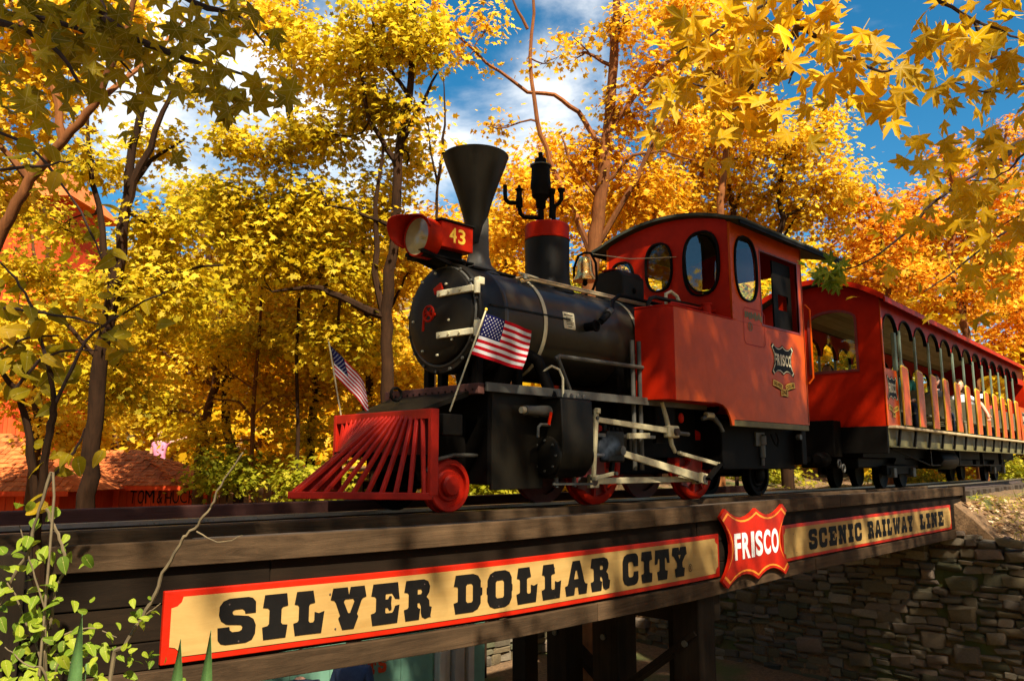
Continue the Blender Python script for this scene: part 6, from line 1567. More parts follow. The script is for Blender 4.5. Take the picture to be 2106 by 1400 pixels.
def tree(name, label, cat, trunk, rad, limbs, lobes, leafm, barkm, size=0.13, dens=1.0, group=None, base_z=None, shape=LEAF10, per=26, sig=0.20, cr_kind='stuff'):
    """trunk: list of world points (base first); limbs: [(points, r0, r1)]; lobes: [(centre, radii, leaves)]"""
    trunk = [Vector(p) for p in trunk]
    if base_z is None: base_z = ground_z(trunk[0].x, trunk[0].y) - 0.1
    if trunk[0].z > base_z + 0.1: trunk = [Vector((trunk[0].x, trunk[0].y, base_z))] + trunk
    t = thing(name, label, cat, tuple(trunk[0]), 0, group)
    n = len(trunk); rad *= 0.78; rs = [rad * (1 - 0.72 * i / (n - 1)) for i in range(n)]; rs[0] *= 1.25
    # finer trunk with small wobble
    pts, rr_ = [], []
    for i in range(n - 1):
        for k in range(4):
            f = k / 4; p = trunk[i].lerp(trunk[i + 1], f)
            if k: p += Vector(rng.normal(size=3)) * rad * 0.10
            pts.append(p); rr_.append((rs[i] * (1 - f) + rs[i + 1] * f) * rng.uniform(.94, 1.06))
    pts.append(trunk[-1]); rr_.append(rs[-1])
    mk('trunk', MB().tube(pts, rr_, 10), M[barkm], t)
    nodes = [(p, r) for p, r in zip(pts[len(pts) // 3:], rr_[len(pts) // 3:])]
    for (lp, r0, r1) in limbs:
        lp = [Vector(p) for p in lp]; q, qr = [], []
        for i in range(len(lp) - 1):
            for k in range(3):
                f = k / 3; p = lp[i].lerp(lp[i + 1], f)
                if k: p += Vector(rng.normal(size=3)) * r0 * 0.25
                q.append(p)
        q.append(lp[-1]); qr = [r0 + (r1 - r0) * i / (len(q) - 1) for i in range(len(q))]
        mk('limb', MB().tube(q, qr, 7), M[barkm], t); nodes += list(zip(q, qr))
    P, T, O = [], [], []; tw = MB()
    size *= 0.76
    for (c, rd, nl) in lobes:
        nl = int(nl * dens * 1.6)
        p, ti, ow, cc = clump_leaves(c, rd, nl, per, sig); P.append(p); T.append(ti); O.append(ow)
        cv = Vector(c); cand = [nd for nd in nodes if nd[0].z < cv.z + 0.6] or nodes
        nd = min(cand, key=lambda q: (q[0] - cv).length + (0 if q[1] > 0.012 else 1))
        r0 = min(nd[1] * 0.55, 0.05); tw.tube(wiggle(nd[0], cv, 5, 0.07), [r0 * (1 - .12 * i) for i in range(6)], 5, caps=False)
        for k in range(min(9, len(cc))):
            e = Vector(cc[k]); s0 = cv.lerp(nd[0], rng.uniform(0, 0.4))
            br = wiggle(s0, e, 4, 0.08); tw.tube(br, [r0 * 0.5, r0 * 0.4, r0 * 0.3, r0 * .22, 0.003], 4, caps=False)
            e2 = br[2] + Vector(rng.normal(size=3)) * 0.35 * float(np.mean(rd)); tw.tube(wiggle(br[2], e2, 3, .08), [r0 * .25, r0 * .2, .004, .003], 3, caps=False)
    mk('twigs', tw, M[barkm], t, kind='stuff')
    leaf_mass('crown', np.concatenate(P), np.concatenate(T), size, shape, M[leafm], t, tuple(trunk[0]), outward=np.concatenate(O), kind=cr_kind)
    return t


def L(cx, cy, rx, ry, d, n, dz=1.0):
    """lobe of foliage seen around a photo position, d metres away, with real radii"""
    c = at(cx, cy, d); k = d / 1669
    return (tuple(c), (rx * k, ry * k * 0 + rx * k, ry * k), n)


def T_(d, *pp): return [at(x, y, d) for x, y in pp]


def LM(d, r0, r1, *pp, dd=0.0): return ([at(x, y, d + dd * i / max(1, len(pp) - 1)) for i, (x, y) in enumerate(pp)], r0, r1)


tree('leaning_tree', 'tree with smooth orange-brown trunk leaning right at the upper left edge', 'tree',
     T_(7, (-60, 620), (5, 470), (60, 370), (130, 290), (195, 215), (255, 80), (290, -60)), 0.085,
     [LM(7, .04, .012, (130, 290), (110, 180), (60, 90), (20, 0)), LM(7, .035, .01, (60, 370), (0, 300), (-60, 250)), LM(7, .03, .01, (195, 215), (300, 130), (380, 40), dd=1)],
     [L(60, 90, 110, 80, 7.6, 900), L(160, 60, 110, 60, 7.8, 900), L(40, 250, 80, 40, 7.4, 300), L(250, 40, 90, 50, 8, 500), L(0, 400, 70, 60, 7.8, 400), L(120, 190, 50, 40, 7.5, 200), L(10, 160, 60, 50, 8, 300)],
     'leaf_gold', 'bark_orange', 0.105)
tree('oak_tree', 'dark forked tree rising left of the flag with golden leaves, in front of the sheds', 'tree',
     T_(11.5, (175, 1060), (190, 900), (205, 750), (235, 600), (258, 430), (272, 300), (300, 170)), 0.19,
     [LM(11.5, .07, .02, (258, 430), (290, 340), (335, 230), (370, 150)), LM(11.5, .05, .015, (258, 400), (310, 330), (380, 285), dd=.5), LM(11.5, .06, .02, (232, 610), (210, 470), (185, 330), (180, 230)),
      LM(11.5, .05, .015, (228, 620), (330, 560), (460, 545), dd=.6), LM(11.5, .04, .012, (205, 740), (120, 650), (20, 620))],
     [L(190, 330, 100, 60, 11.8, 500), L(330, 300, 60, 40, 12, 300), L(120, 470, 60, 60, 12, 250), L(330, 600, 150, 80, 12.2, 1800), L(60, 680, 120, 70, 12, 1200), L(200, 780, 130, 70, 12.5, 1300), L(330, 470, 80, 60, 12, 700),
      L(400, 150, 50, 60, 11.8, 250), L(60, 560, 80, 30, 12.5, 450), L(30, 330, 60, 50, 12, 200)],
     'leaf_yg', 'bark_dark', 0.135)
tree('maple_tree', 'tall dark-trunked maple directly left of the smokestack with heavy yellow-green crown', 'tree',
     T_(13, (795, 900), (797, 780), (793, 640), (812, 480), (818, 330), (842, 200), (850, 60), (850, -60)), 0.17,
     [LM(13, .08, .02, (793, 650), (700, 610), (640, 590), (560, 600)), LM(13, .07, .02, (797, 690), (770, 560), (772, 420), (790, 290)), LM(13, .05, .015, (820, 300), (870, 210), (900, 150)),
      LM(13, .05, .015, (818, 340), (760, 250), (740, 130), (730, 20)), LM(13, .04, .012, (812, 470), (720, 430), (650, 420)), LM(13, .04, .012, (842, 200), (780, 110), (760, 20))],
     [L(670, 110, 110, 90, 13.2, 1000), L(770, 60, 90, 90, 13, 850), L(650, 280, 90, 60, 13.4, 800), L(850, 90, 70, 70, 13, 700), L(760, 210, 70, 60, 13.3, 700), L(540, 310, 70, 35, 13.2, 350),
      L(640, 430, 110, 70, 13.6, 1500), L(770, 440, 80, 80, 13.8, 900), L(560, 520, 120, 80, 13.6, 1500), L(680, 560, 120, 70, 13.8, 1300), L(470, 280, 50, 25, 13, 200), L(480, 440, 100, 70, 13.4, 1200), L(840, 330, 60, 60, 14, 350),
      L(700, 700, 110, 70, 14, 1200), L(830, 240, 40, 60, 13.2, 250)],
     'leaf_yg', 'bark_dark', 0.15)
tree('sycamore_tree', 'tree with lit orange-brown trunk and many upswept limbs behind the bell', 'tree',
     T_(14, (1205, 640), (1222, 510), (1236, 400), (1248, 280), (1262, 130), (1268, 0), (1272, -80)), 0.21,
     [LM(14, .06, .025, (1215, 520), (1180, 430), (1130, 330), (1105, 250), (1090, 120), (1096, -20)), LM(14, .05, .015, (1232, 300), (1190, 230), (1140, 195), (1085, 190), (1000, 130), (930, 60), (885, -10)),
      LM(14, .06, .02, (1225, 510), (1290, 400), (1345, 290), (1385, 190), (1420, 90)), LM(14, .05, .02, (1250, 275), (1310, 190), (1370, 130), (1460, 60)), LM(14, .035, .012, (1240, 380), (1300, 320), (1360, 310), (1430, 330)),
      LM(14, .04, .014, (1240, 420), (1170, 330), (1155, 280)), LM(14, .03, .01, (1085, 60), (1055, 0), (1040, -40))],
     [L(1120, 400, 90, 60, 14.3, 900), L(1210, 330, 80, 70, 14.5, 900), L(1310, 400, 90, 90, 14.6, 1300), L(1300, 240, 90, 50, 14.4, 500), L(1350, 130, 80, 80, 14.2, 600), L(1280, 60, 60, 60, 14, 300), L(1190, 110, 40, 50, 14, 60),
      L(1130, 130, 40, 50, 14, 60), L(1000, 60, 50, 50, 14, 140), L(960, 130, 40, 40, 14, 80), L(1050, 480, 60, 50, 14.6, 500), L(1370, 480, 60, 50, 15, 500), L(1010, 260, 40, 40, 14, 50), L(1400, 260, 60, 60, 14.6, 500), L(900, 60, 40, 60, 13.8, 250)],
     'leaf_orange', 'bark_orange', 0.135)
tree('slim_tree', 'slim double-stemmed tree just left of the flared chimney against the cloud', 'tree',
     T_(12.5, (895, 560), (897, 450), (900, 380), (885, 310), (880, 240)), 0.045, [LM(12.5, .03, .008, (899, 380), (912, 310), (915, 230), (912, 160))],
     [L(885, 250, 30, 40, 12.5, 40), L(915, 320, 25, 40, 12.5, 50), L(900, 470, 70, 50, 13, 420), L(960, 470, 60, 40, 13.6, 350)], 'leaf_orange', 'bark_dark', 0.12)
tree('birch_tree', 'thin pale orange trunk standing alone in front of the board fence', 'tree',
     T_(15, (515, 1060), (520, 850), (532, 700), (538, 610), (545, 520)), 0.07, [LM(15, .03, .008, (521, 860), (490, 825), (440, 820), (400, 850)), LM(15, .025, .008, (523, 850), (570, 815), (620, 815)), LM(15, .02, .008, (522, 800), (480, 770), (450, 740))],
     [L(470, 700, 90, 60, 15.3, 900), L(580, 690, 80, 60, 15.4, 800), L(420, 900, 80, 40, 15.6, 500), L(630, 880, 70, 50, 15.6, 500), L(560, 950, 60, 30, 15.8, 300)], 'leaf_yg', 'bark_orange', 0.13)

specs = [  # label, d, x, y-base, y-top, lean, crown colour, bark, lobes
 ('golden tree behind the cab roof with a straight reddish trunk', 19, 1425, 640, 190, 5, 'leaf_orange', 'bark_orange', [(1420, 330, 90, 80, 900), (1470, 250, 90, 70, 700), (1400, 430, 80, 60, 800), (1480, 400, 90, 60, 900)]),
 ('golden tree with a darker trunk right of the straight reddish one', 19.5, 1475, 640, 240, 20, 'leaf_gold', 'bark', [(1540, 330, 90, 80, 1100), (1560, 420, 100, 60, 1100), (1500, 200, 90, 60, 700)]),
 ('yellow tree topping the gap of blue sky above the cab', 19, 1600, 640, 260, 10, 'leaf_gold', 'bark_dark', [(1640, 300, 90, 80, 1100), (1700, 380, 100, 70, 1200), (1640, 440, 110, 60, 1100), (1700, 250, 60, 50, 400)]),
 ('bright orange tree above the front of the coach', 20, 1830, 700, 380, -10, 'leaf_rust', 'bark_orange', [(1800, 490, 110, 60, 1300), (1880, 440, 90, 60, 1000), (1840, 560, 110, 60, 1200), (1760, 400, 60, 50, 400)]),
 ('orange tree with bare reddish limbs above the middle of the coach', 21, 1990, 760, 300, -25, 'leaf_rust', 'bark_orange', [(1960, 470, 110, 80, 1400), (2050, 400, 90, 80, 1100), (1980, 600, 110, 70, 1200), (1960, 330, 70, 50, 350), (2080, 540, 90, 80, 1200)]),
 ('orange tree at the right edge behind the coach roof', 24, 2100, 780, 260, -20, 'leaf_rust', 'bark_orange', [(2090, 640, 80, 70, 900), (2100, 300, 80, 70, 700), (2060, 700, 60, 40, 400), (2110, 450, 80, 80, 900)]),
 ('golden tree at the lower left behind the leaning trunk', 14, 60, 1000, 420, 20, 'leaf_gold', 'bark', [(60, 460, 80, 60, 350), (160, 620, 110, 60, 1100), (40, 800, 110, 70, 1200), (150, 880, 110, 50, 1000)]),
 ('yellow-green tree filling the space above the shed roof', 16, 425, 960, 460, 10, 'leaf_yg', 'bark', [(330, 520, 110, 70, 1300), (410, 420, 90, 50, 900), (420, 620, 110, 80, 1500), (300, 700, 120, 70, 1400), (330, 840, 110, 60, 1200)]),
 ('yellow-green tree with rounded top above the fence', 17, 480, 980, 400, -10, 'leaf_gold', 'bark_dark', [(430, 410, 60, 50, 600), (500, 500, 100, 70, 1400), (490, 620, 110, 70, 1300), (560, 700, 110, 70, 1200), (420, 740, 100, 70, 1200)]),
 ('golden tree behind the far flag', 16, 640, 980, 420, 15, 'leaf_gold', 'bark_dark', [(640, 480, 110, 70, 1300), (610, 640, 110, 70, 1300), (740, 620, 90, 80, 1200), (650, 790, 110, 70, 1200), (540, 810, 100, 60, 1000)]),
 ('golden tree just left of the smokebox front', 15, 760, 960, 440, 0, 'leaf_gold', 'bark_dark', [(730, 520, 90, 70, 900), (840, 560, 60, 70, 700), (760, 720, 100, 70, 1200), (830, 780, 60, 60, 700), (760, 850, 90, 50, 800)]),
 ('orange tree between the chimney and the dome', 18, 1040, 700, 400, 0, 'leaf_orange', 'bark', [(1040, 470, 80, 70, 1000), (1080, 360, 60, 50, 500), (1130, 300, 50, 40, 300), (1060, 560, 70, 60, 700), (960, 520, 60, 50, 500)]),
 ('orange tree filling the gap between the dome and the cab', 19, 1270, 700, 350, 5, 'leaf_orange', 'bark', [(1200, 430, 80, 60, 900), (1290, 440, 90, 60, 1000), (1250, 540, 100, 60, 1000), (1380, 400, 80, 60, 700)]),
 ('sparse tree at the top between the two flared gaps of sky', 14, 600, 900, -40, 0, 'leaf_gold', 'bark_dark', [(590, 60, 60, 70, 550), (520, 30, 60, 40, 350), (580, 170, 40, 40, 150)]),
 ('tall golden tree reaching the top edge above the cab', 18, 1460, 640, -40, 30, 'leaf_orange', 'bark_orange', [(1440, 60, 90, 80, 1000), (1520, 130, 90, 70, 1000), (1380, 20, 70, 60, 600), (1500, 260, 80, 60, 600)]),
]
for i, (lab, d, x, yb, yt_, lean, lm, bk, lobs) in enumerate(specs):
    n = 6; tk = [at(x + lean * 6 * math.sin(j / n * 1.3) * 0.3 + rng.uniform(-16, 16), yb + (yt_ - yb) * j / n, d + rng.uniform(-.15, .15)) for j in range(n + 1)]
    lm_ = []
    for (lx, ly, rx, ry, nl) in lobs[:4]:
        j = max(1, min(n - 1, int((yb - ly - 60) / (yb - yt_) * n))); a = tk[j]; b = at(lx, ly, d + .3)
        lm_.append(([a, a.lerp(b, .35) + V(0, 0, -.05 * (b - a).length), a.lerp(b, .7), b], 0.05, 0.015))
    tree('woodland_tree', lab, 'tree', tk, (0.08 + 0.004 * d) * (0.35 if 'sparse' in lab else 1.0), lm_, [L(lx, ly, rx, ry, d + rng.uniform(-.5, .8), nl) for (lx, ly, rx, ry, nl) in lobs], lm, bk, 0.10 + 0.0028 * d)

# low bushes behind the bridge
for lab, d, x, y, rx, ry, nl, lm in (('lime green bush at the foot of the pale trunk beside the cowcatcher', 15, 470, 960, 70, 40, 700, 'leaf_green'),
                                 ('green bush seen under the cowcatcher', 14, 640, 990, 70, 35, 600, 'leaf_green'),
                                 ('green bush seen between the front wheels and the first driving wheel', 14, 1000, 985, 90, 40, 900, 'leaf_green'),
                                 ('sunlit green bush seen below the smokebox', 16, 1010, 860, 120, 60, 1200, 'leaf_green'),
                                 ('sunlit green bush beyond the gap behind the last driving wheel', 20, 1560, 975, 110, 40, 900, 'leaf_green'),
                                 ('bright bush below the front of the coach', 21, 1880, 975, 90, 30, 500, 'leaf_green'),
                                 ('bright bush beyond the track at the right edge', 22, 2080, 960, 80, 40, 600, 'leaf_green'),
                                 ('green bush seen through the cab windows', 16, 1500, 620, 150, 70, 1500, 'leaf_green'),
                                 ('yellow-green bush behind the dome', 19, 1180, 620, 110, 70, 1000, 'leaf_green'),
                                 ('yellow-green bush seen through the coach windows', 22, 1780, 740, 150, 70, 1300, 'leaf_green')):
    c = at(x, y, d); gz = ground_z(c.x, c.y)
    tree('bush', lab, 'bush', [V(c.x, c.y, gz), V(c.x, c.y, max(gz + .3, c.z - .3)), V(c.x + .1, c.y, max(gz + .5, c.z))], 0.04, [], [L(x, y, rx, ry, d, nl), L(x - rx * .5, y + ry * .8, rx * .6, ry * .6, d, nl // 3), L(x + rx * .5, y + ry * .7, rx * .6, ry * .6, d, nl // 3)], lm, 'bark_dark', 0.13)

# far wood: reads as one mass
far = thing('far_wood_and_screen', 'mass of golden woodland far behind the train, with unseen clumps added behind the viewpoint to block sky light', 'woodland', frame(0, 32, -1)); far['kind'] = 'stuff'
P, T, O = [], [], []; TWs = MB()
for i in range(270):
    dep = rng.uniform(23, 38); lat = rng.uniform(-0.80, 0.86) * dep; q_ = lat / dep
    zmax = dep * lerp(q_, [-.8, -.62, -.5, -.42, -.1, .2, .35, .5, .86], [.27, .17, .20, .29, .31, .33, .31, .30, .34]) * rng.uniform(.9, 1.08)
    p = frame(lat, dep, 0); z0 = ground_z(p.x, p.y); zc = rng.uniform(z0 + .3, max(z0 + 0.9, zmax - 1.0))
    q, ti, ow, cc = clump_leaves((p.x, p.y, zc), (2.1, 2.1, 1.3), 420, 14, 0.30); P.append(q); T.append(ti); O.append(ow)
    if i % 3 == 0: TWs.tube([(p.x, p.y, z0 - .2), (p.x + .1, p.y, (z0 + zc) / 2), (p.x, p.y + .1, zc)], [.13, .1, .05], 6)
for i in range(190):   # unseen leaf clumps added behind and beside the viewpoint, screening skylight and warming shade
    a_ = R(rng.uniform(50, 310)); rr0 = rng.uniform(12.5, 17)
    e_ = V(1, -1, 0) / math.sqrt(2); g_ = V(1, 1, 0) / math.sqrt(2); p = e_ * (math.sin(a_) * rr0 * 1.25) + g_ * (math.cos(a_) * rr0)
    if abs(p.y - 5) < 4 and abs(p.x) > 8: continue
    zc = rng.uniform(-1.5, 7.0)
    q, ti, ow, cc = clump_leaves((p.x, p.y, zc), (2.2, 2.2, 1.5), 260, 14, 0.35); P.append(q); T.append(ti); O.append(ow)
    if i % 3 == 0: TWs.tube([(p.x, p.y, -3.3), (p.x + .1, p.y, (zc - 3.3) / 2), (p.x, p.y + .1, zc)], [.16, .13, .06], 6)
LEAF7 = np.array([(0, 0), (.40, .15), (.30, .62), (.12, .60), (0, 1), (-.34, .55), (-.42, .12)])
leaf_mass('leaves', np.concatenate(P), np.concatenate(T), 0.30, LEAF7, M['leaf_gold'], far, tuple(far.location), outward=np.concatenate(O))
mk('trunks', TWs, M['bark'], far, kind='stuff')
#@@FORE

# ------------------------------------------------------------------ foreground leaves, one object each
def leaf_proto(kind, seed):
    rg = np.random.default_rng(seed); pts = []
    if kind == 'star':
        half = [(0, 1.0), (10, .74), (20, .56), (31, .50), (42, .66), (58, .97), (70, .72), (82, .50), (92, .45), (106, .58), (122, .80), (140, .48), (165, .26)]
    elif kind == 'maple':
        half = [(0, 1.0), (6, .80), (11, .86), (15, .66), (22, .46), (28, .42), (34, .58), (38, .72), (48, .96), (55, .76), (62, .78), (67, .58), (80, .40), (92, .48), (107, .66), (117, .48), (140, .32), (165, .20)]
    else:
        half = [(0, 1.0), (8, .84), (18, .68), (34, .54), (60, .44), (95, .42), (130, .44), (160, .46)]
    ang = [(a, r) for a, r in half] + [(-a, r) for a, r in half[::-1] if a != 0]
    curl = rg.uniform(0.15, 0.8); tw = rg.uniform(-.5, .5); fold = rg.uniform(.1, .45)
    vs = [(0, 0, 0.0)]
    for a, r in ang:
        r *= rg.uniform(.93, 1.07); x, y = r * math.sin(R(a)) * .5, r * math.cos(R(a)) * .5
        if kind == 'oval': y += 0.0
        vs.append((x, y, -curl * (x * x + y * y) * 1.6 + abs(x) * fold + tw * x * y))
    n = len(ang); fs = [(0, 1 + i, 1 + (i + 1) % n) for i in range(n)]
    k = len(vs); pl = 0.35 if kind != 'oval' else .12
    vs += [(-.012, -.06, 0.004), (.012, -.06, 0.004), (.008, -.06 - pl, .05), (-.008, -.06 - pl, .05)]; fs.append((k, k + 1, k + 2, k + 3))
    me = bpy.data.meshes.new('leaf'); me.from_pydata(vs, [], fs)
    me.polygons.foreach_set('use_smooth', [True] * len(me.polygons))
    tips = {'star': (0, 58, 122), 'maple': (0, 48, 107), 'oval': (0,)}[kind]
    va = me.attributes.new('vein', 'FLOAT', 'POINT'); vv = [1.0] + [1.0 if abs(a) in tips else 0.0 for a, r in ang] + [1.0] * 4
    va.data.foreach_set('value', vv)
    return me


PROTO = {k: [leaf_proto(k, 10 * i + j) for i in range(4)] for j, k in enumerate(('star', 'maple', 'oval'))}
MATED = {}


def add_leaf(parent, kind, mat, p, size, face=0.7, upb=0.4, droop=0.5):
    key = (kind, mat, int(rng.integers(0, 4)))
    if key not in MATED: m = PROTO[kind][key[2]].copy(); m.name = 'leaf'; m.materials.append(M[mat]); MATED[key] = m
    o = bpy.data.objects.new('leaf', MATED[key]); C.objects.link(o); o.parent = parent
    p = Vector(p); nrm = (CAM - p).normalized() * face + V(0, 0, upb) + Vector(rng.normal(size=3)) * 0.55; nrm.normalize()
    t = Vector(rng.normal(size=3)) + V(0, 0, -droop * 2); t = (t - nrm * t.dot(nrm)).normalized(); b = t.cross(nrm)
    mt = Matrix((b, t, nrm)).transposed().to_4x4(); mt.translation = p - Vector(ORG[parent.name]); o.matrix_local = mt @ Matrix.Scale(size, 4)
    return o


def scatter(parent, kind, mat, path, n, spread, size, **k):
    """leaves along a branch given as world points"""
    seg = [(Vector(a), Vector(b)) for a, b in zip(path[:-1], path[1:])]; w = np.array([(b - a).length for a, b in seg]); w /= w.sum()
    for _ in range(n):
        a, b = seg[rng.choice(len(seg), p=w)]; p = a.lerp(b, rng.random()) + Vector(rng.normal(size=3)) * spread - V(0, 0, spread * .4)
        add_leaf(parent, kind, mat, p, size * rng.uniform(.7, 1.2), **k)


def branch(parent, pts, r0, r1, mat='twig', name='branch'):
    P4 = [Vector(p) for p in pts]; q = []
    for i in range(len(P4) - 1):
        p0, p1, p2, p3 = P4[max(i - 1, 0)], P4[i], P4[i + 1], P4[min(i + 2, len(P4) - 1)]
        for k in range(5):
            t = k / 5; q.append(0.5 * ((2 * p1) + (p2 - p0) * t + (2 * p0 - 5 * p1 + 4 * p2 - p3) * t * t + (3 * p1 - p0 - 3 * p2 + p3) * t ** 3) + Vector(rng.normal(size=3)) * min(0.003, r0 * .3))
    q.append(P4[-1]); n = len(q)
    return mk(name, MB().tube(q, [(r0 + (r1 - r0) * i / (n - 1)) * rng.uniform(.9, 1.12) for i in range(n)], 6), M[mat], parent)


def shade_crown(parent, lobes, mat, size):
    P, T, O = [], [], []
    for c, rd, n in lobes:
        n = int(n * 0.80); p, t, o, cc = clump_leaves(c, rd, n, 22, 0.22, 0.5); P.append(p); T.append(t); O.append(o)
        tw = MB(); src = V(c[0], c[1], c[2])
        for k in range(7): tw.tube(wiggle(src, cc[k % len(cc)], 4, .08), [.03, .022, .015, .01, .004], 5, caps=False)
        mk('upper_branch', tw, M['bark_dark'], parent)
    leaf_mass('crown', np.concatenate(P), np.concatenate(T), size, LEAF10, M[mat], parent, ORG[parent.name], outward=np.concatenate(O))


# sweetgum at the left, beside the viewpoint
gb = frame(-4.6, 2.6, 0); gz = ground_z(gb.x, gb.y) - .1
gum = thing('sweetgum_tree', 'near tree with dark olive star-shaped leaves hanging into the upper left corner', 'tree', (gb.x, gb.y, gz))
mk('trunk', MB().tube([(gb.x, gb.y, gz), (gb.x + .05, gb.y, 0), (gb.x, gb.y + .05, 2.5), (gb.x - .1, gb.y, 5.5), (gb.x, gb.y, 7.5)], [.24, .2, .17, .12, .05], 12), M['bark_dark'], gum)
d = 3.5
gpaths = [T_(d, (-500, 60), (-90, 40), (60, 35), (180, 70), (270, 150)), T_(d, (-400, -180), (130, -50), (230, 50), (350, 110), (430, 135), (535, 160)), T_(d + .3, (-300, -250), (250, -60), (400, 5), (500, 40), (545, 95)),
          T_(d - .2, (-300, 0), (-60, 30), (100, 90), (180, 200))]
for p_ in gpaths: branch(gum, [V(gb.x, gb.y, p_[0].z)] + p_, .03, .004)
scatter(gum, 'star', 'fg_left', gpaths[0][1:], 62, .12, .14); scatter(gum, 'star', 'fg_left', gpaths[1][1:], 84, .09, .14); scatter(gum, 'star', 'fg_left', gpaths[2][1:], 40, .08, .13)
scatter(gum, 'star', 'fg_left', gpaths[3][1:], 50, .12, .14)
for (x, y) in ((220, 200), (265, 225), (235, 150), (195, 180), (505, 215), (545, 190), (590, 185), (460, 190), (555, 60), (530, 30), (420, 60), (350, 60)): add_leaf(gum, 'star', 'fg_left', at(x + rng.uniform(-12, 12), y, d), .15)
shade_crown(gum, [((-1.2, 3.6, 6.2), (1.5, 1.5, .9), 1500), ((1.3, 2.4, 6.6), (1.3, 1.3, .8), 1300), ((-0.5, 0.6, 6.8), (1.7, 1.7, 1.0), 1700), ((1.3, 0.5, 5.8), (1.3, 1.2, .8), 1700), ((-0.6, 1.9, 5.4), (1.2, 1.1, .7), 1300)], 'leaf_yg', .15)
# silver maple at the right, behind the viewpoint
mbp = frame(3.6, 0.2, 0); mz = ground_z(mbp.x, mbp.y) - .1
mpl = thing('silver_maple', 'near maple with large deeply cut golden leaves hanging across the upper right', 'tree', (mbp.x, mbp.y, mz))
mk('trunk', MB().tube([(mbp.x, mbp.y, mz), (mbp.x, mbp.y, 0.5), (mbp.x + .1, mbp.y, 3), (mbp.x + .3, mbp.y + .2, 5.5), (mbp.x + .6, mbp.y + .5, 8)], [.3, .25, .2, .14, .05], 12), M['bark'], mpl)
d = 3.1
mp_ = [T_(d, (1640, -260), (1640, -30), (1636, 60), (1600, 130), (1598, 172)), T_(d, (1640, 55), (1720, 100), (1800, 145), (1850, 138)), T_(d, (1640, -120), (1590, -10), (1480, 60), (1390, 112)),
       T_(d, (1600, 125), (1565, 165), (1520, 188), (1425, 172)), T_(d, (1850, -260), (1900, -40), (2000, 40), (2120, 85)), T_(d + .8, (2260, 200), (2130, 295), (2060, 360), (1995, 372)),
       T_(d, (1636, 60), (1640, 120), (1622, 172)), T_(d + .2, (2000, 40), (2040, 120), (2080, 100)), T_(d, (1525, 185), (1528, 215), (1508, 225)), T_(d + 1.0, (2300, 60), (2150, 150), (2050, 190), (1960, 170)), T_(d + .9, (2300, 330), (2140, 420), (2050, 470))]
top = V(mbp.x + .15, mbp.y + .1, 3.6)
for i, p_ in enumerate(mp_): branch(mpl, ([top, top.lerp(p_[0], .5) + V(0, 0, .35)] if i in (0, 2, 4, 5, 9, 10) else []) + p_, .018 if i in (0, 2, 4) else .010, .003)
for q_, n_, sp_ in ((mp_[0][1:], 40, .10), (mp_[1], 42, .10), (mp_[2][1:], 56, .12), (mp_[3], 50, .11), (mp_[4][1:], 54, .11)): scatter(mpl, 'maple', 'fg_right', q_, n_, sp_, .152)
for q_, n_, sp_ in ((mp_[5][1:], 56, .16), (mp_[9][1:], 40, .16), (mp_[10][1:], 38, .17)): scatter(mpl, 'maple', 'fg_right', q_, n_, sp_, .155)
for (x, y) in ((1550, 240), (1590, 215), (1500, 235), (1480, 200), (1560, 280), (1790, 200), (1810, 225), (1850, 190), (1870, 160), (1770, 170), (1945, 120), (1750, 130)): add_leaf(mpl, 'maple', 'fg_right', at(x + rng.uniform(-12, 12), y, d), .17)
shade_crown(mpl, [((3.4, 1.0, 6.4), (1.6, 1.6, .9), 2000), ((5.8, 0.6, 6.6), (1.5, 1.5, .9), 3000), ((3.2, -1.6, 6.4), (1.8, 1.6, 1.0), 1600), ((6.6, -1.0, 6.2), (1.5, 1.5, .9), 2600), ((4.6, 1.9, 6.9), (1.4, 1.2, .8), 1500)], 'leaf_gold', .15)
# third shade tree, right of the viewpoint, whose low twig tip is lime green against the cab
sb_ = V(9.6, -2.6, 0); sz = ground_z(sb_.x, sb_.y) - .1
st = thing('roadside_maple', 'maple whose low drooping twig tip of lime green leaves hangs against the cab', 'tree', (sb_.x, sb_.y, sz))
mk('trunk', MB().tube([(sb_.x, sb_.y, sz), (sb_.x, sb_.y, 0), (sb_.x - .1, sb_.y + .1, 3.5), (sb_.x - .2, sb_.y + .3, 7), (sb_.x, sb_.y, 8.5)], [.26, .22, .17, .1, .04], 12), M['bark'], st)
shade_crown(st, [((8.4, 0.6, 7.6), (1.5, 1.5, .9), 2600), ((10.6, 0.0, 7.9), (1.6, 1.6, 1.0), 1800), ((12.6, 0.2, 8.6), (1.6, 1.6, 1.0), 1700), ((9.4, -2.2, 7.5), (1.6, 1.4, 1.0), 1400), ((11.4, -2.0, 5.0), (1.7, 1.5, 1.0), 2200), ((13.4, -2.4, 5.6), (1.7, 1.5, 1.0), 2000), ((12.2, -4.2, 5.2), (1.7, 1.5, 1.0), 1800)], 'leaf_orange', .15)
tip_ = T_(5.4, (2260, 250), (2060, 330), (1940, 400), (1860, 480), (1780, 540), (1690, 565))
branch(st, [V(sb_.x - .1, sb_.y + .1, 3.4)] + tip_, .02, .003)
scatter(st, 'maple', 'fg_right', tip_[1:5], 60, .15, .15); scatter(st, 'maple', 'fg_green', tip_[5:] + [at(1712, 552, 5.4)], 20, .055, .15)
tip2 = T_(5.8, (2240, 420), (2080, 470), (1960, 560), (1900, 600)); branch(st, [V(sb_.x - .1, sb_.y + .1, 3.2)] + tip2, .015, .003); scatter(st, 'maple', 'fg_right', tip2[1:], 30, .15, .14)

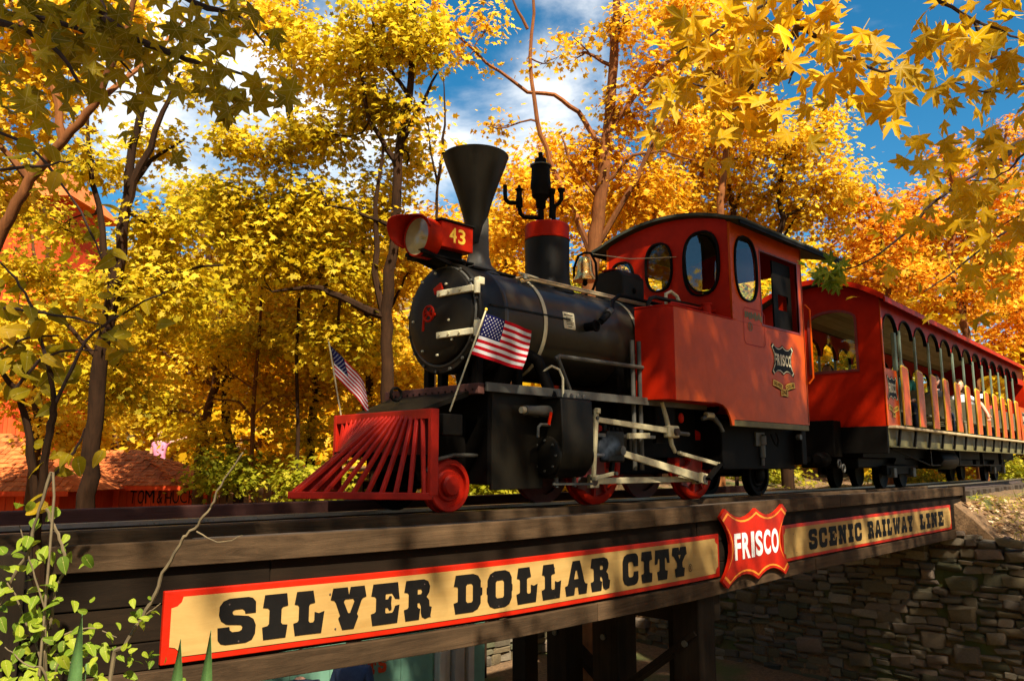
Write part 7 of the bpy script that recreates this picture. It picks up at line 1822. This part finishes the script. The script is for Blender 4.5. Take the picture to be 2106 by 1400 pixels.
# sapling at the left
d = 3.3
sp0 = at(85, 1400, d); gz = ground_z(sp0.x, sp0.y) - .05
sap = thing('sapling', 'forked sapling with broad olive oval leaves in front of the left end of the bridge', 'sapling', (sp0.x, sp0.y, gz))
branch(sap, [V(sp0.x, sp0.y, gz)] + T_(d, (85, 1400), (92, 1290), (74, 1130), (84, 1010), (103, 890), (112, 830), (100, 760)), .030, .010, 'bark_dark', 'stem')
branch(sap, T_(d, (78, 1080), (60, 900), (30, 800), (-20, 740)), .018, .008, 'bark_dark', 'stem')
tws = [T_(d, (112, 830), (180, 700), (260, 640), (340, 600)), T_(d, (100, 760), (70, 640), (20, 560), (-60, 500)), T_(d, (-80, 620), (60, 640), (180, 660), (260, 690)), T_(d - .1, (-90, 250), (40, 290), (120, 370), (190, 480), (215, 560)), T_(d - .2, (-90, 355), (60, 345), (150, 330)),
       T_(d, (30, 800), (100, 730), (200, 720)), T_(d, (84, 1010), (150, 930), (175, 880)), T_(d, (-60, 760), (40, 700), (120, 690))]
for p_ in tws: branch(sap, p_, .008, .003)
for p_, n in zip(tws, (18, 12, 22, 14, 8, 16, 12, 16)): scatter(sap, 'oval', 'fg_oval', p_, n, .055, .125, upb=.5)
# leaning bare stem with small bright leaves
v0 = at(235, 1400, 2.9); gz = ground_z(v0.x, v0.y) - .05
vn_ = thing('climbing_stem', 'long bare leaning stem crossing the left end of the signboard', 'plant', (v0.x, v0.y, gz))
branch(vn_, [V(v0.x, v0.y, gz)] + T_(2.9, (225, 1400), (262, 1320), (310, 1240), (335, 1180), (375, 1110), (400, 1085), (432, 1045), (452, 1000), (500, 930)), .0085, .003, 'vine', 'stem')
branch(vn_, T_(2.9, (405, 1092), (440, 1112), (470, 1112), (498, 1100)), .003, .0015, 'vine', 'tendril')
branch(vn_, T_(2.9, (275, 1290), (300, 1262), (318, 1250), (330, 1240)), .003, .0015, 'vine', 'tendril')
scatter(vn_, 'oval', 'fg_green', T_(2.9, (255, 1240), (290, 1260), (325, 1250)), 12, .022, .060); scatter(vn_, 'oval', 'fg_green', T_(2.9, (240, 1330), (290, 1340), (330, 1360)), 16, .035, .050)
for pts, lab in ((((95, 1045), (110, 1080), (130, 1130), (128, 1180), (112, 1220), (105, 1290), (95, 1330)), 'curving vine stem hanging beside the sapling'), (((0, 1240), (20, 1200), (60, 1130), (80, 1050), (110, 1020)), 'thin curling vine at the very left edge')):
    p_ = T_(3.05, *pts); vt = thing('vine', lab, 'vine', (p_[-1].x, p_[-1].y, ground_z(p_[-1].x, p_[-1].y)))
    branch(vt, p_ + [V(p_[-1].x, p_[-1].y, ground_z(p_[-1].x, p_[-1].y))], .006, .005, 'vine', 'stem')
    scatter(vt, 'oval', 'fg_green', p_, 16, .05, .085)
bsh = thing('leafy_shrub', 'shrub of fresh lime green leaves in the bottom left corner', 'shrub', (sp0.x + .1, sp0.y - .1, gz))
sh_p = [T_(3.0, (90, 1400), (60, 1300), (30, 1220), (0, 1180)), T_(3.0, (90, 1400), (110, 1320), (180, 1290), (240, 1310)), T_(2.9, (100, 1420), (60, 1370), (10, 1330)), T_(3.0, (95, 1390), (90, 1250), (60, 1150), (40, 1080)), T_(2.9, (110, 1410), (150, 1360), (200, 1350))]
for p_ in sh_p: branch(bsh, [V(sp0.x + .1, sp0.y - .1, gz)] + p_, .005, .002, 'vine', 'stem')
for p_, n in zip(sh_p, (24, 34, 22, 30, 26)): scatter(bsh, 'oval', 'fg_green', p_, n, .055, .078, upb=.7)
for (x0, x1, xt, yt2, d, lab) in ((325, 362, 371, 1314, 2.5, 'green sword-shaped leaf blade at the lower left corner of the signboard'), (388, 420, 433, 1296, 2.5, 'tallest green sword-shaped leaf blade rising in front of the first sign letter'), (118, 150, 168, 1262, 2.6, 'green sword-shaped leaf blade inside the lime shrub'), (155, 172, 176, 1365, 2.55, 'shortest green sword-shaped leaf blade at the bottom edge')):
    b0, b1, tp = at(x0, 1440, d), at(x1, 1440, d), at(xt, yt2, d); md = (b0 + b1) / 2
    g0 = ground_z(md.x, md.y); t = thing('iris_leaf', lab, 'leaf blade', (md.x, md.y, g0), group='sword-shaped leaf blades at the bottom left')
    vs = []; e = (b1 - b0)
    for k in range(8):
        f = k / 7; c = V(md.x, md.y, g0).lerp(tp, f) if f < 1 else tp; c = V(md.x, md.y, g0) * (1 - f) + tp * f
        w = 1.25 * (1 - max(0, (f - .70) / .30) ** 1.6); vs += [c - e * .5 * w, c + V(-.006, -.006, 0) * w, c + e * .5 * w]
    mb = MB(); mb.add(vs, [(3 * k + j, 3 * k + j + 1, 3 * k + 4 + j, 3 * k + 3 + j) for k in range(7) for j in (0, 1)])
    o = mk('blade', mb, M['blade'], t); q = o.modifiers.new('thick', 'SOLIDIFY'); q.thickness = .004

# leaf litter and grass on the embankment
def on_ground(n, x0, x1, y0, y1):
    xy = np.stack([rng.uniform(x0, x1, n), rng.uniform(y0, y1, n)], 1); return np.array([(x, y, ground_z(x, y) + .012) for x, y in xy])


lit = thing('leaf_litter', 'dry brown leaves scattered on the bank right of the bridge end', 'leaf litter', (16, 3, -.5)); lit['kind'] = 'stuff'
p = on_ground(11000, 14.2, 24, -1, 4.1); leaf_mass('leaves', p, rng.random(len(p)), .09, LEAF10, M['litter'], lit, tuple(lit.location), up=1.6)
gr = thing('grass', 'short yellow-green grass beside the track at the right', 'grass', (18, 5, -.2)); gr['kind'] = 'stuff'
p = np.concatenate([on_ground(2600, 14.3, 26, 3.3, 4.2), on_ground(3000, 14.3, 34, 6.0, 9.0)])
leaf_mass('blades', p, rng.random(len(p)), .13, np.array([(-.05, 0), (.05, 0), (.0, 1.0)]), M['leaf_green'], gr, tuple(gr.location), up=0.0)

# wisp of steam at the crosshead
def steam():
    m = bpy.data.materials.new('steam'); m.use_nodes = True; N, L_ = m.node_tree.nodes, m.node_tree.links; N.remove(N['Principled BSDF'])
    v = N.new('ShaderNodeVolumePrincipled'); v.inputs['Color'].default_value = (.95, .93, .9, 1)
    t = N.new('ShaderNodeTexCoord'); n = nn(N, L_, 'ShaderNodeTexNoise', Scale=14.0, Detail=4.0); L_.new(t.outputs['Object'], n.inputs['Vector'])
    gr_ = N.new('ShaderNodeTexGradient'); gr_.gradient_type = 'SPHERICAL'; mp2 = N.new('ShaderNodeMapping'); mp2.inputs['Scale'].default_value = (8, 8, 8)
    L_.new(t.outputs['Object'], mp2.inputs[0]); L_.new(mp2.outputs[0], gr_.inputs[0])
    r = N.new('ShaderNodeValToRGB'); r.color_ramp.elements[0].position = .42; r.color_ramp.elements[1].position = .7; L_.new(n.outputs['Fac'], r.inputs[0])
    a = nn(N, L_, 'ShaderNodeMath', operation='MULTIPLY'); L_.new(r.outputs[0], a.inputs[0]); L_.new(gr_.outputs['Fac'], a.inputs[1])
    b = nn(N, L_, 'ShaderNodeMath', operation='MULTIPLY'); b.inputs[1].default_value = 11; L_.new(a.outputs[0], b.inputs[0]); L_.new(b.outputs[0], v.inputs['Density'])
    L_.new(v.outputs[0], N['Material Output'].inputs['Volume'])
    p = V(5.38, 4.24, 0.50); me = MB().ball((0, 0, 0), .13, .10, .13, 16, 10)
    o = mk('steam', me, m); o.location = p; tag(o, 'small white wisp of steam beside the cylinder and rods', 'steam', kind='stuff')


steam()
